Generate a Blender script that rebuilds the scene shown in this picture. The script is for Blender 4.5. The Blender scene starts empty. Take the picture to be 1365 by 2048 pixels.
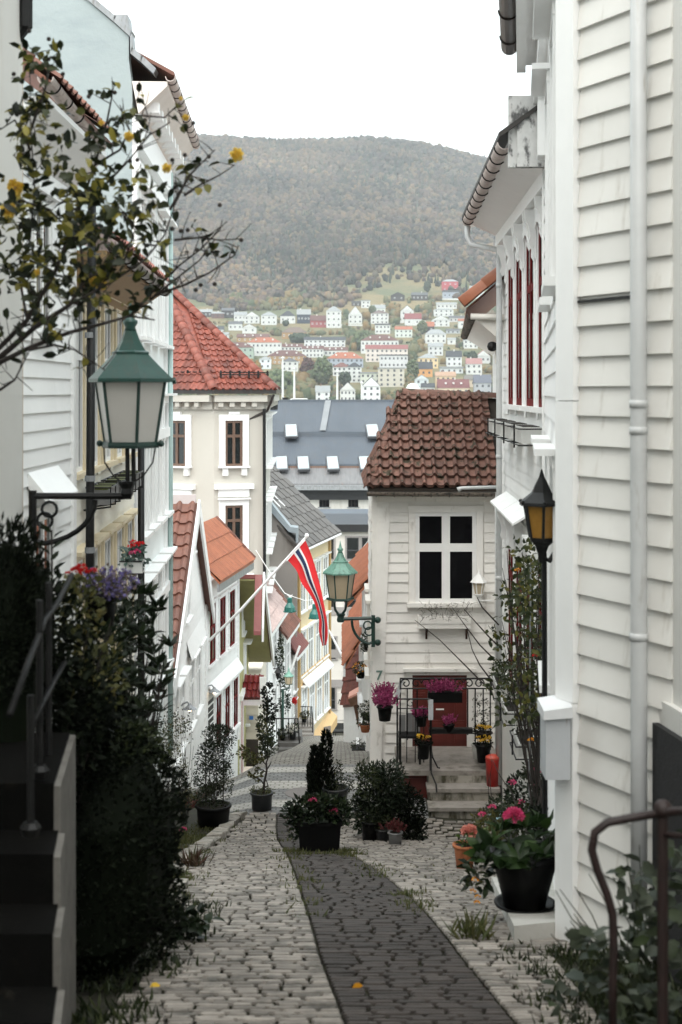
import bpy, math, random
import numpy as np
from mathutils import Vector, Matrix, Euler
rng = random.Random(7)
NR = np.random.default_rng(11)
SC = bpy.context.scene
COL = SC.collection
# ------------------------------------------------------------------ camera
FPX, CX, HY = 2844.0, 682.5, 785.0          # photo focal length in its pixels, centre column, horizon row
cam_d = bpy.data.cameras.new('camera'); cam = bpy.data.objects.new('camera', cam_d); COL.objects.link(cam)
cam.location = (0, 0, 0); cam.rotation_euler = (math.radians(90), 0, 0)
cam_d.sensor_fit = 'VERTICAL'; cam_d.sensor_height = 36.0; cam_d.lens = 36.0 * FPX / 2048.0
cam_d.shift_y = -(1024.0 - HY) / 2048.0
cam_d.clip_start = 0.1; cam_d.clip_end = 9000
cam_d.dof.use_dof = True; cam_d.dof.focus_distance = 23.0; cam_d.dof.aperture_fstop = 3.5
SC.camera = cam
# ------------------------------------------------------------------ sky, sun, exposure
SUN_EL, SUN_AZ = math.radians(56), math.radians(196)     # azimuth from +Y towards +X
world = bpy.data.worlds.new('World'); SC.world = world; world.use_nodes = True
wt = world.node_tree; wt.nodes.clear()
sky = wt.nodes.new('ShaderNodeTexSky'); sky.sky_type = 'NISHITA'; sky.sun_disc = False
sky.sun_elevation = SUN_EL; sky.sun_rotation = SUN_AZ
sky.air_density = 1.6; sky.dust_density = 7.0; sky.ozone_density = 1.0; sky.altitude = 40
mixw = wt.nodes.new('ShaderNodeMix'); mixw.data_type = 'RGBA'; mixw.inputs[0].default_value = 0.86   # cloud cover
mixw.inputs[7].default_value = (6.4, 7.1, 7.15, 1)
wt.links.new(sky.outputs[0], mixw.inputs[6])
bg = wt.nodes.new('ShaderNodeBackground'); bg.inputs[1].default_value = 0.12
wt.links.new(mixw.outputs[2], bg.inputs[0])
wo = wt.nodes.new('ShaderNodeOutputWorld'); wt.links.new(bg.outputs[0], wo.inputs[0])
sun_d = bpy.data.lights.new('sun', 'SUN'); sun_d.energy = 1.5; sun_d.angle = math.radians(75); sun_d.color = (1.0, 0.97, 0.93)
sun = bpy.data.objects.new('sun', sun_d); COL.objects.link(sun)
_sd = Vector((math.sin(SUN_AZ) * math.cos(SUN_EL), math.cos(SUN_AZ) * math.cos(SUN_EL), math.sin(SUN_EL)))
sun.rotation_euler = _sd.to_track_quat('Z', 'Y').to_euler(); sun.location = (0, 20, 60)
SC.view_settings.view_transform = 'Standard'; SC.view_settings.look = 'None'
SC.view_settings.gamma = 1.0; SC.view_settings.use_curve_mapping = False
SC.view_settings.exposure = 1.35
SC.cycles.use_denoising = True
SC.cycles.max_bounces = 8; SC.cycles.diffuse_bounces = 7; SC.cycles.glossy_bounces = 2
SC.cycles.transmission_bounces = 4; SC.cycles.volume_bounces = 0; SC.cycles.transparent_max_bounces = 8
SC.cycles.use_adaptive_sampling = True; SC.cycles.adaptive_threshold = 0.02
SC.cycles.sample_clamp_indirect = 6.0

# ------------------------------------------------------------------ object helpers
ZERO = Vector((0, 0, 0))
WL = {}
def wl(o): return WL.get(o.name, ZERO) if o is not None else ZERO
def pX(px, d): return (px - CX) / FPX * d
def pZ(py, d): return (HY - py) / FPX * d
def P(px, py, d): return Vector((pX(px, d), d, pZ(py, d)))
def thing(name, label, cat, loc=(0, 0, 0), group=None, kind=None):
    o = bpy.data.objects.new(name, None); COL.objects.link(o); o.location = loc; o.empty_display_size = .2
    WL[o.name] = Vector(loc); tag(o, label, cat, group, kind); return o
def tag(o, label=None, cat=None, group=None, kind=None):
    if label: o['label'] = label
    if cat: o['category'] = cat
    if group: o['group'] = group
    if kind: o['kind'] = kind
    return o
def mkmesh(name, v, f, mat=None, smooth=False):
    me = bpy.data.meshes.new(name); me.from_pydata([tuple(p) for p in v], [], f); me.update()
    if mat is not None: me.materials.append(mat)
    if smooth:
        me.polygons.foreach_set('use_smooth', [True] * len(me.polygons))
    return me
def mobj(name, v, f, mat, parent=None, smooth=False):
    w = wl(parent)
    if isinstance(v, np.ndarray): v = (v - np.array(w)).tolist()
    else: v = [(p[0] - w[0], p[1] - w[1], p[2] - w[2]) for p in v]
    o = bpy.data.objects.new(name, mkmesh(name, v, f, mat, smooth)); COL.objects.link(o)
    if parent is not None: o.parent = parent
    WL[o.name] = Vector(w); return o
def inst(name, me, Mw, parent=None):
    o = bpy.data.objects.new(name, me); COL.objects.link(o)
    w = wl(parent)
    if parent is not None: o.parent = parent
    o.matrix_basis = Matrix.Translation(-w) @ Mw
    WL[o.name] = Vector(w); return o
def basis(x, y, z, loc, sx=1, sy=1, sz=1):
    x, y, z = Vector(x) * sx, Vector(y) * sy, Vector(z) * sz
    return Matrix(((x[0], y[0], z[0], loc[0]), (x[1], y[1], z[1], loc[1]), (x[2], y[2], z[2], loc[2]), (0, 0, 0, 1)))

class Fr:
    """facade frame: s along the wall, o outwards, z up (absolute)"""
    def __init__(s, a, b, flip=False):
        s.a = Vector((a[0], a[1], 0)); b = Vector((b[0], b[1], 0))
        s.u = (b - s.a).normalized(); s.L = (b - s.a).length
        s.n = Vector((s.u.y, -s.u.x, 0))
        if flip: s.n = -s.n
    def p(s, t, o, z): 
        q = s.a + s.u * t + s.n * o; return Vector((q.x, q.y, z))
    def s_at_px(s, px):
        k = (px - CX) / FPX
        return (k * s.a.y - s.a.x) / (s.u.x - k * s.u.y)
class MB:
    def __init__(s): s.v = []; s.f = []
    def add(s, v, f):
        n = len(s.v); s.v += [Vector(p) for p in v]; s.f += [tuple(i + n for i in q) for q in f]; return s
    def hexa(s, p):  # 8 points: bottom 4, top 4
        return s.add(p, [(0, 3, 2, 1), (4, 5, 6, 7), (0, 1, 5, 4), (1, 2, 6, 5), (2, 3, 7, 6), (3, 0, 4, 7)])
    def box(s, x0, x1, y0, y1, z0, z1):
        return s.hexa([(x0, y0, z0), (x1, y0, z0), (x1, y1, z0), (x0, y1, z0), (x0, y0, z1), (x1, y0, z1), (x1, y1, z1), (x0, y1, z1)])
    def fbox(s, fr, s0, s1, o0, o1, z0, z1):
        return s.hexa([fr.p(s0, o1, z0), fr.p(s1, o1, z0), fr.p(s1, o0, z0), fr.p(s0, o0, z0), fr.p(s0, o1, z1), fr.p(s1, o1, z1), fr.p(s1, o0, z1), fr.p(s0, o0, z1)])
    def prism(s, pts, off):  # polygon points in 3D extruded by vector off
        n = len(pts); off = Vector(off); a = [Vector(p) for p in pts]; b = [p + off for p in a]
        return s.add(a + b, [tuple(range(n - 1, -1, -1)), tuple(range(n, 2 * n))] + [(i, (i + 1) % n, n + (i + 1) % n, n + i) for i in range(n)])
    def fprism(s, fr, poly, o0, o1): return s.prism([fr.p(t, o0, z) for t, z in poly], fr.n * (o1 - o0))
    def vprism(s, foot, z0, z1): return s.prism([(x, y, z0) for x, y in foot], (0, 0, z1 - z0))
    def tube(s, pts, r, n=8, cap=True):
        pts = [Vector(p) for p in pts]; m = len(pts); rs = r if isinstance(r, (list, tuple)) else [r] * m
        t0 = (pts[1] - pts[0]).normalized(); ref = Vector((0, 0, 1)) if abs(t0.z) < .9 else Vector((1, 0, 0))
        x = t0.cross(ref).normalized(); base = len(s.v)
        for i, p in enumerate(pts):
            t = (pts[min(i + 1, m - 1)] - pts[max(i - 1, 0)]).normalized()
            x = (x - t * x.dot(t)).normalized(); y = t.cross(x)
            for k in range(n):
                a = 2 * math.pi * k / n; s.v.append(p + (x * math.cos(a) + y * math.sin(a)) * rs[i])
        for i in range(m - 1):
            for k in range(n):
                a, b = base + i * n + k, base + i * n + (k + 1) % n
                s.f.append((a, b, b + n, a + n))
        if cap:
            s.f.append(tuple(base + k for k in range(n - 1, -1, -1))); s.f.append(tuple(base + (m - 1) * n + k for k in range(n)))
        return s
    def lathe(s, c, prof, n=16, rot=0, sx=1, sy=1, capb=True, capt=True):
        c = Vector(c); base = len(s.v)
        for r, z in prof:
            for k in range(n):
                a = rot + 2 * math.pi * k / n; s.v.append(c + Vector((r * math.cos(a) * sx, r * math.sin(a) * sy, z)))
        for i in range(len(prof) - 1):
            for k in range(n):
                a, b = base + i * n + k, base + i * n + (k + 1) % n
                s.f.append((a, b, b + n, a + n))
        if capb: s.f.append(tuple(base + k for k in range(n - 1, -1, -1)))
        if capt: s.f.append(tuple(base + (len(prof) - 1) * n + k for k in range(n)))
        return s
    def ball(s, c, r, n=8, m=6, sz=1):
        return s.lathe(c, [(max(r * math.sin(math.pi * i / m), r * .02), -r * sz * math.cos(math.pi * i / m)) for i in range(m + 1)], n)
    def build(s, name, mat, parent=None, smooth=False): return mobj(name, s.v, s.f, mat, parent, smooth)
UNIT = None
def unit_box():
    global UNIT
    if UNIT is None:
        UNIT = MB().box(-.5, .5, -.5, .5, -.5, .5)
    return UNIT
_BX = {}
def box_mesh(mat):
    if mat.name not in _BX:
        u = unit_box(); _BX[mat.name] = mkmesh('block', u.v, u.f, mat)
    return _BX[mat.name]
def ibox(name, mat, fr, s0, s1, o0, o1, z0, z1, parent):  # instanced box in a facade frame
    c = fr.p((s0 + s1) / 2, (o0 + o1) / 2, (z0 + z1) / 2)
    return inst(name, box_mesh(mat), basis(fr.u, fr.n, (0, 0, 1), c, s1 - s0, o1 - o0, z1 - z0), parent)

# ------------------------------------------------------------------ materials
def lin(h):
    h = h.lstrip('#'); o = []
    for i in (0, 2, 4):
        c = int(h[i:i + 2], 16) / 255; o.append(c / 12.92 if c <= .04045 else ((c + .055) / 1.055) ** 2.4)
    return tuple(o)
def col4(c): 
    if isinstance(c, str): c = lin(c)
    return (c[0], c[1], c[2], 1.0)
MATS = {}
class NT:
    def __init__(s, name):
        s.m = bpy.data.materials.new(name); s.m.use_nodes = True; s.t = s.m.node_tree; s.t.nodes.clear()
        s.out = s.n('ShaderNodeOutputMaterial'); s.b = s.n('ShaderNodeBsdfPrincipled'); s.l(s.b.outputs[0], s.out.inputs[0])
        s.geo = s.n('ShaderNodeNewGeometry')
    def n(s, t): return s.t.nodes.new(t)
    def l(s, a, b): s.t.links.new(a, b)
    def pos(s, sc=(1, 1, 1)):
        m = s.n('ShaderNodeMapping'); m.inputs['Scale'].default_value = sc
        s.l(s.geo.outputs['Position'], m.inputs[0]); return m.outputs[0]
    def noise(s, scale, sc=(1, 1, 1), detail=4, rough=.6):
        n = s.n('ShaderNodeTexNoise'); n.inputs['Scale'].default_value = scale; n.inputs['Detail'].default_value = detail
        n.inputs['Roughness'].default_value = rough; s.l(s.pos(sc), n.inputs['Vector']); return n.outputs['Fac']
    def ramp(s, fac, stops):
        r = s.n('ShaderNodeValToRGB'); e = r.color_ramp.elements
        while len(e) < len(stops): e.new(.5)
        for i, (p, c) in enumerate(stops):
            e[i].position = p; e[i].color = col4(c) if not isinstance(c, (int, float)) else (c, c, c, 1)
        s.l(fac, r.inputs[0]); return r.outputs[0]
    def mix(s, f, a, b, mode='MIX'):
        m = s.n('ShaderNodeMix'); m.data_type = 'RGBA'; m.blend_type = mode
        for i, x in ((0, f), (6, a), (7, b)):
            if hasattr(x, 'type') or hasattr(x, 'links'): s.l(x, m.inputs[i])
            elif i == 0: m.inputs[0].default_value = x
            else: m.inputs[i].default_value = col4(x)
        return m.outputs[2]
    def math(s, op, a, b=None):
        m = s.n('ShaderNodeMath'); m.operation = op
        for i, x in enumerate((a, b)):
            if x is None: continue
            if isinstance(x, (int, float)): m.inputs[i].default_value = x
            else: s.l(x, m.inputs[i])
        return m.outputs[0]
    def bump(s, h, st, dist=.02):
        b = s.n('ShaderNodeBump'); b.inputs['Strength'].default_value = st; b.inputs['Distance'].default_value = dist
        s.l(h, b.inputs['Height']); s.l(b.outputs[0], s.b.inputs['Normal'])
def mat(name, c1, c2=None, rough=.6, scale=6, st=(1, 1, 1), bump=.15, bscale=40, bdist=.006, rnd=0, island=0, metal=0, spec=.5,
        grime=None, gscale=3, gst=(3, 3, .5), glo=.5, ghi=.75, moss=None, mscale=5, mlo=.55, mhi=.65):
    if name in MATS: return MATS[name]
    N = NT(name)
    c = N.mix(N.ramp(N.noise(scale, st), [(.3, 0), (.7, 1)]), c1, c2 if c2 is not None else c1)
    if grime is not None: c = N.mix(N.ramp(N.noise(gscale, gst, 6), [(glo, 0), (ghi, 1)]), c, grime)
    if moss is not None: c = N.mix(N.ramp(N.noise(mscale, (1, 1, 1), 6, .7), [(mlo, 0), (mhi, 1)]), c, moss)
    r = None
    if rnd:
        oi = N.n('ShaderNodeObjectInfo'); r = oi.outputs['Random']
    if island: r = N.geo.outputs['Random Per Island']
    if r is not None:
        k = rnd or island; mr = N.n('ShaderNodeMapRange'); mr.inputs[3].default_value = 1 - k; mr.inputs[4].default_value = 1 + k * .6
        N.l(r, mr.inputs[0]); cc = N.n('ShaderNodeCombineColor')
        for i in range(3): N.l(mr.outputs[0], cc.inputs[i])
        c = N.mix(1.0, c, cc.outputs[0], 'MULTIPLY')
    N.l(c, N.b.inputs['Base Color'])
    N.b.inputs['Roughness'].default_value = rough; N.b.inputs['Metallic'].default_value = metal
    N.b.inputs['Specular IOR Level'].default_value = spec
    if bump: N.bump(N.noise(bscale, st, 5), bump, bdist)
    MATS[name] = N.m; return N.m
def leafmat(name, cols, rough=.5, trans=.25, spec=.3):
    """foliage: each leaf takes its own colour from a ramp"""
    if name in MATS: return MATS[name]
    N = NT(name); k = len(cols)
    c = N.ramp(N.geo.outputs['Random Per Island'], [(i / max(k - 1, 1), x) for i, x in enumerate(cols)])
    N.l(c, N.b.inputs['Base Color']); N.b.inputs['Roughness'].default_value = rough; N.b.inputs['Specular IOR Level'].default_value = spec
    if trans:
        tr = N.n('ShaderNodeBsdfTranslucent'); N.l(c, tr.inputs[0]); ms = N.n('ShaderNodeMixShader'); ms.inputs[0].default_value = trans
        N.l(N.b.outputs[0], ms.inputs[1]); N.l(tr.outputs[0], ms.inputs[2]); N.l(ms.outputs[0], N.out.inputs[0])
    MATS[name] = N.m; return N.m
def glassmat(name, c, rough=.05, spec=.5):
    if name in MATS: return MATS[name]
    N = NT(name); N.b.inputs['Base Color'].default_value = col4(c); N.b.inputs['Roughness'].default_value = rough
    N.b.inputs['Specular IOR Level'].default_value = spec
    MATS[name] = N.m; return N.m
W_NEAR = mat('white_paint_near', (.74, .725, .69), (.68, .665, .63), .5, 2, bump=.1, bscale=30, rnd=.09, grime=(.4, .36, .3), gscale=2.6, gst=(3.5, 3.5, .6), glo=.6, ghi=.85)
W_PAINT = mat('white_paint', (.84, .84, .825), (.79, .79, .775), .5, 3, bump=.1, bscale=30, rnd=.05, grime=(.5, .48, .43), gscale=2, glo=.64, ghi=.84)
W_OLD = mat('weathered_white_paint', (.82, .8, .77), (.76, .74, .705), .6, 4, bump=.2, bscale=35, rnd=.09, grime=(.22, .19, .15), gscale=2.6, gst=(2.2, 2.2, .8), glo=.6, ghi=.8)
W_TRIM = mat('white_trim', (.84, .84, .83), (.8, .8, .79), .45, 5, bump=.05, grime=(.55, .52, .47), gscale=3, glo=.66, ghi=.86)
W_TRIMOLD = mat('old_white_trim', (.76, .73, .68), (.7, .67, .62), .5, 5, bump=.1, grime=(.27, .23, .18), gscale=3, glo=.62, ghi=.85)
PLAST = mat('pale_plaster', (.66, .65, .62), (.6, .59, .56), .8, 1.5, bump=.2, bscale=60, grime=(.5, .48, .44), gscale=1.2, glo=.6, ghi=.85)
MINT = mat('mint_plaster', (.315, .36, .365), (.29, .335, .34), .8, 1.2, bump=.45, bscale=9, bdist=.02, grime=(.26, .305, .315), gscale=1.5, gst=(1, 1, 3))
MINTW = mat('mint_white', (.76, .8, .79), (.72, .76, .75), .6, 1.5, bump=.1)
CREAM = mat('cream_plaster', (.47, .445, .4), (.44, .415, .37), .8, .8, bump=.12, bscale=30, grime=(.33, .3, .26), gscale=.7, glo=.58, ghi=.9)
YELLOW = mat('yellow_boards', (.6, .4, .19), (.56, .37, .17), .6, 2, bump=.1)
PALEY = mat('pale_yellow_boards', (.8, .77, .68), (.75, .72, .63), .6, 2, bump=.1, rnd=.05)
OLIVE = mat('olive_boards', (.36, .34, .15), (.31, .29, .12), .6, 3, bump=.1, rnd=.08)
BEIGE = mat('beige_boards', (.62, .57, .48), (.57, .52, .44), .6, 3, bump=.1, rnd=.06)
REDW = mat('dark_red_paint', (.14, .009, .009), (.1, .007, .007), .7, 5, bump=.05, spec=.1)
REDDOOR = mat('red_door_paint', (.13, .02, .014), (.09, .014, .01), .45, 6, st=(1, 1, .2), bump=.1)
BLACKI = mat('black_iron', (.004, .004, .004), (.007, .007, .007), .5, 20, bump=.1, spec=.3)
GREENI = mat('green_lamp_paint', (.012, .05, .042), (.016, .062, .05), .4, 14, bump=.1, grime=(.03, .05, .04), gscale=9)
GREENL = mat('pale_green_copper', (.16, .33, .26), (.12, .26, .21), .5, 14, bump=.1, grime=(.07, .12, .1), gscale=9)
DGREEN = mat('dark_green_paint', (.012, .04, .032), (.008, .03, .024), .45, 14, bump=.1)
ZINC = mat('grey_zinc', (.3, .31, .32), (.22, .23, .24), .45, 5, bump=.1, metal=.3, grime=(.12, .11, .1), gscale=6, glo=.5)
RUSTG = mat('rusty_gutter', (.2, .17, .14), (.08, .06, .045), .7, 14, bump=.3, grime=(.02, .018, .014), gscale=8, glo=.5, ghi=.6)
BROWNG = mat('brown_gutter', (.03, .022, .02), (.02, .015, .013), .35, 8, bump=.05)
WPIPE = mat('white_pipe', (.52, .53, .53), (.46, .47, .47), .4, 4, bump=.05, grime=(.3, .28, .25), gscale=6, glo=.62, ghi=.8)
PINKG = mat('stained_gutter', (.56, .48, .45), (.42, .35, .32), .5, 12, bump=.1, grime=(.2, .15, .12), gscale=8, glo=.55)
TILE7 = mat('mossy_brown_tile', (.165, .08, .058), (.1, .05, .038), .8, 9, bump=.5, bscale=50, rnd=.3, moss=(.022, .02, .008), mscale=7, mlo=.54, mhi=.6)
TILERED = mat('red_glazed_tile', (.23, .068, .046), (.165, .046, .033), .45, 6, bump=.12, rnd=.28, spec=.35, grime=(.09, .035, .028), gscale=1.6, gst=(1, 1, 1), glo=.5, ghi=.75)
TILEBR = mat('brown_clay_tile', (.21, .085, .055), (.15, .06, .042), .6, 6, bump=.2, rnd=.25)
TILEOR = mat('orange_clay_tile', (.33, .115, .055), (.26, .085, .042), .6, 5, bump=.2, rnd=.15, moss=(.25, .1, .05), mscale=4, mlo=.6, mhi=.75)
TILEDK = mat('dark_red_tile', (.14, .035, .022), (.1, .026, .018), .5, 6, bump=.2, rnd=.3)
TILEPK = mat('faded_pink_tile', (.45, .35, .33), (.38, .29, .27), .7, 6, bump=.2, rnd=.12)
SLATE = mat('grey_slate', (.11, .097, .09), (.08, .072, .066), .6, 3, bump=.2, rnd=.2)
DECK = mat('blue_grey_sheet_metal', (.085, .1, .122), (.07, .084, .104), .6, .7, st=(1, .3, 1), bump=.05, grime=(.085, .092, .102), gscale=.6)
DECKL = mat('weathered_sheet_metal', (.2, .2, .205), (.15, .15, .155), .6, 2, st=(3, .3, 1), bump=.05, grime=(.28, .17, .12), gscale=1.5, glo=.6, ghi=.8)
CONC = mat('grey_concrete', (.3, .27, .25), (.24, .22, .2), .85, .5, bump=.1, grime=(.13, .11, .1), gscale=.35, glo=.55, ghi=.8)
OFFW = mat('offwhite_render', (.66, .63, .59), (.58, .55, .51), .85, .4, bump=.1, grime=(.4, .36, .32), gscale=.5, gst=(2, 2, .4), glo=.55, ghi=.85)
STONE = mat('pale_granite', (.3, .275, .25), (.22, .2, .18), .85, 6, bump=.5, bscale=40, grime=(.06, .055, .04), gscale=4, gst=(1, 1, 1), glo=.52, ghi=.75)
STONEW = mat('stained_step_paint', (.36, .34, .3), (.27, .25, .21), .75, 6, bump=.3, grime=(.05, .045, .025), gscale=4, gst=(2, 2, .9), glo=.46, ghi=.66)
PLINTH = mat('dark_stone_plinth', (.016, .016, .017), (.01, .01, .011), .9, 30, bump=.6, bscale=60, bdist=.01)
SHADEST = mat('shade_dark_stone', (.004, .0037, .0033), (.0025, .0025, .0022), .95, 8, bump=.5, spec=.08, moss=(.016, .014, .01), mlo=.6, mhi=.8)  # near-black base puts the lower-left shade into the step colour
WOODB = mat('brown_wood', (.16, .075, .035), (.11, .05, .022), .6, 5, st=(6, 6, .8), bump=.2)
WOODT = mat('tan_wood', (.34, .22, .1), (.26, .16, .07), .6, 8, st=(1, 8, 8), bump=.3)
BROWNW = mat('brown_window_paint', (.13, .075, .05), (.1, .058, .04), .5, 6, bump=.05)
GLASS = glassmat('dark_window_glass', (.006, .006, .007), .06, .12)
GLASSD = glassmat('window_glass', (.012, .015, .016), .03, .6)
GLASSC = glassmat('curtained_glass', (.3, .31, .31), .06, .6)
SKYL = glassmat('skylight_glass', (.34, .38, .4), .1, .6)
FROST = mat('frosted_lamp_glass', (.52, .5, .47), (.46, .44, .41), .35, 2, bump=.02)
FROSTY = mat('yellowed_lamp_glass', (.5, .42, .3), (.42, .34, .23), .35, 3, bump=.02)
AMBER = mat('amber_lamp_glass', (.32, .17, .035), (.26, .13, .025), .3, 30, bump=.3)
BPLAST = mat('black_pot_plastic', (.002, .002, .002), (.003, .003, .003), .5, 8, bump=.05, spec=.15)
GPLAST = mat('dark_grey_pot', (.014, .016, .018), (.011, .012, .013), .5, 8, bump=.05)
LGPOT = mat('light_grey_pot', (.2, .2, .2), (.15, .15, .15), .6, 8, bump=.1)
WPOT = mat('white_ceramic', (.6, .6, .58), (.54, .54, .52), .35, 8, bump=.05)
TERRA = mat('terracotta', (.36, .12, .045), (.28, .09, .035), .8, 6, bump=.2)
SOIL = mat('dark_soil', (.02, .014, .01), (.01, .008, .006), .95, 30, bump=.6)
RUSTI = mat('rust_red_iron', (.018, .006, .005), (.011, .005, .004), .6, 30, bump=.3)
BARK = mat('dark_bark', (.03, .022, .018), (.018, .014, .012), .9, 20, bump=.5)
HEDGE = leafmat('dark_hedge_leaf', [(.0025, .004, .0025), (.005, .0075, .004), (.016, .021, .012)], .6, .1, .08)
LAUREL = leafmat('laurel_leaf', [(.006, .011, .005), (.011, .019, .008), (.022, .034, .014)], .4, .15, .3)
SHRUB = leafmat('shrub_leaf', [(.01, .016, .006), (.022, .032, .012), (.05, .06, .022)], .5, .25)
OLIVEL = leafmat('olive_leaf', [(.05, .055, .018), (.08, .085, .03), (.13, .11, .035)], .5, .3)
GRASS = leafmat('grass_blade', [(.05, .065, .02), (.08, .09, .03), (.12, .11, .045)], .6, .3)
ROSEL = leafmat('rose_leaf', [(.02, .03, .012), (.03, .042, .014), (.05, .06, .018), (.16, .15, .03)], .45, .3)
BRIGHTL = leafmat('bright_leaf', [(.045, .08, .02), (.07, .11, .028), (.1, .14, .035)], .45, .3)
YFLOW = leafmat('yellow_petal', [(.72, .43, .03), (.8, .54, .07)], .6, .3)
YROSE = leafmat('pale_yellow_petal', [(.78, .55, .08), (.82, .64, .16)], .6, .3)
OFLOW = leafmat('orange_petal', [(.8, .28, .02), (.8, .4, .03)], .6, .3)
RFLOW = leafmat('red_petal', [(.5, .01, .015), (.65, .02, .02)], .6, .3)
PFLOW = leafmat('pink_petal', [(.6, .05, .17), (.7, .12, .25)], .6, .3)
SFLOW = leafmat('salmon_petal', [(.6, .2, .16), (.7, .33, .26)], .6, .3)
MFLOW = leafmat('magenta_heather', [(.22, .025, .09), (.34, .05, .15), (.42, .1, .22)], .6, .3)
LFLOW = leafmat('lavender_petal', [(.16, .13, .4), (.25, .2, .5)], .6, .3)
WFLOW = leafmat('white_petal', [(.6, .58, .52), (.7, .68, .62)], .6, .3)
# ------------------------------------------------------------------ building helpers
_SB = {}
def siding(wall, fr, s0, s1, z0, z1, pitch, m, holes=(), o=0.0, th=.024, name='siding_board'):
    if m.name not in _SB:
        v = [(-.5, 0, 0), (.5, 0, 0), (.5, 1, 0), (-.5, 1, 0), (-.5, .93, .1), (.5, .93, .1), (.5, .2, 1), (-.5, .2, 1), (-.5, 0, 1), (.5, 0, 1)]
        f = [(0, 1, 2, 3), (3, 2, 5, 4), (4, 5, 6, 7), (7, 6, 9, 8), (0, 3, 4, 7, 8), (1, 9, 6, 5, 2)]
        _SB[m.name] = mkmesh('siding_board', v, f, m)
    n = max(1, round((z1 - z0) / pitch)); ph = (z1 - z0) / n
    for i in range(n):
        za = z0 + i * ph; zm = za + ph / 2; segs = [(s0, s1)]
        for (a, b, c, d) in holes:
            if c < zm < d:
                nn = []
                for (x, y) in segs:
                    if b <= x or a >= y: nn.append((x, y)); continue
                    if a > x: nn.append((x, a))
                    if b < y: nn.append((b, y))
                segs = nn
        for (x, y) in segs:
            if y - x < .03: continue
            j = rng.uniform(-.003, .003)
            inst(name, _SB[m.name], basis(fr.u, fr.n, (0, 0, 1), fr.p((x + y) / 2, o, za + j), y - x, th + rng.uniform(-.002, .003), ph * 1.02), wall)
def window(root, fr, s0, s1, z0, z1, o=0.0, cas=.09, casd=.045, cols=2, zs=(.7,), fm=W_TRIM, cm=W_TRIM, pm=GLASSD, sill=.06, cap=.05, bar=.035, st=.05, name='window', keystone=False):
    mb = MB()
    mb.fbox(fr, s0 - cas, s0, o, o + casd, z0, z1); mb.fbox(fr, s1, s1 + cas, o, o + casd, z0, z1)
    mb.fbox(fr, s0 - cas - .01, s1 + cas + .01, o, o + casd + .004, z1, z1 + cas)
    if cap: mb.fbox(fr, s0 - cas - .05, s1 + cas + .05, o, o + casd + cap, z1 + cas, z1 + cas + .045)
    mb.fbox(fr, s0 - cas - .03, s1 + cas + .03, o, o + casd + max(sill, .004), z0 - .06, z0)
    if keystone:
        c = (s0 + s1) / 2; mb.fbox(fr, c - .2, c + .2, o, o + casd + .03, z1 + cas + .002, z1 + cas + .1)
    w = mb.build(name, cm, root)
    sb = MB(); d = o + casd * .55
    sb.fbox(fr, s0, s0 + st, o, d, z0, z1); sb.fbox(fr, s1 - st, s1, o, d, z0, z1)
    sb.fbox(fr, s0 + st, s1 - st, o, d, z0, z0 + st); sb.fbox(fr, s0 + st, s1 - st, o, d, z1 - st, z1)
    xs = [s0 + st + (s1 - s0 - 2 * st) * i / cols for i in range(cols + 1)]
    zz = [z0 + st] + [z0 + st + (z1 - z0 - 2 * st) * q for q in zs] + [z1 - st]
    for x in xs[1:-1]: sb.fbox(fr, x - bar, x + bar, o, d + .003, z0 + st, z1 - st)
    for z in zz[1:-1]:
        for i in range(cols): sb.fbox(fr, xs[i] + (bar if i else 0), xs[i + 1] - (bar if i < cols - 1 else 0), o, d + .001, z - bar, z + bar)
    sb.build('sash', fm, w)
    for i in range(cols):
        for j in range(len(zz) - 1):
            ibox('pane', pm, fr, xs[i], xs[i + 1], o + .001, o + .008, zz[j], zz[j + 1], w)
    return w
def tile_mesh(m, w, l, h=.035, t=.022, key=''):
    k = 'tile%s%.3f%s' % (m.name, w, key)
    if k in _BX: return _BX[k]
    prof = [(0, 0), (.06, .55), (.16, 1), (.28, 1), (.4, .5), (.5, .08), (.62, 0), (.85, 0), (1.0, .12)]
    n = len(prof); v = []
    for (y, z0) in ((0, t), (l * 1.12, 0)):
        v += [(x * w * 1.03, y, z0 + p * h) for x, p in prof]
    v += [(x * w * 1.03, 0, t + p * h - t * .9) for x, p in prof]
    f = [(i, i + 1, n + i + 1, n + i) for i in range(n - 1)] + [(2 * n + i, 2 * n + i + 1, i + 1, i) for i in range(n - 1)]
    _BX[k] = mkmesh('roof_tile', v, f, m, False); return _BX[k]
def tiles(roof, m, O, u, v, W, L, w, l, inside=None, h=.035, t=.022, name='roof_tile', lim=300):
    u, v = Vector(u).normalized(), Vector(v).normalized(); nn = u.cross(v); O = Vector(O)
    if nn.z < 0: nn = -nn
    nx, ny = max(1, round(W / w)), max(1, round(L / l)); w, l = W / nx, L / ny; me = tile_mesh(m, w, l, h, t, '%.3f' % l); k = 0
    for j in range(ny - 1, -1, -1):
        for i in range(nx):
            if inside and not inside((i + .5) * w, (j + .5) * l): continue
            k += 1
            if k > lim: return
            q = O + u * (i * w + rng.uniform(-.004, .004)) + v * (j * l + rng.uniform(-.006, .006)) + nn * (.012 + rng.uniform(0, .006))
            a = rng.uniform(-.012, .012); u2 = (u + v * a).normalized(); v2 = (v - u * a).normalized()
            inst(name, me, basis(u2, v2, nn, q), roof)
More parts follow.
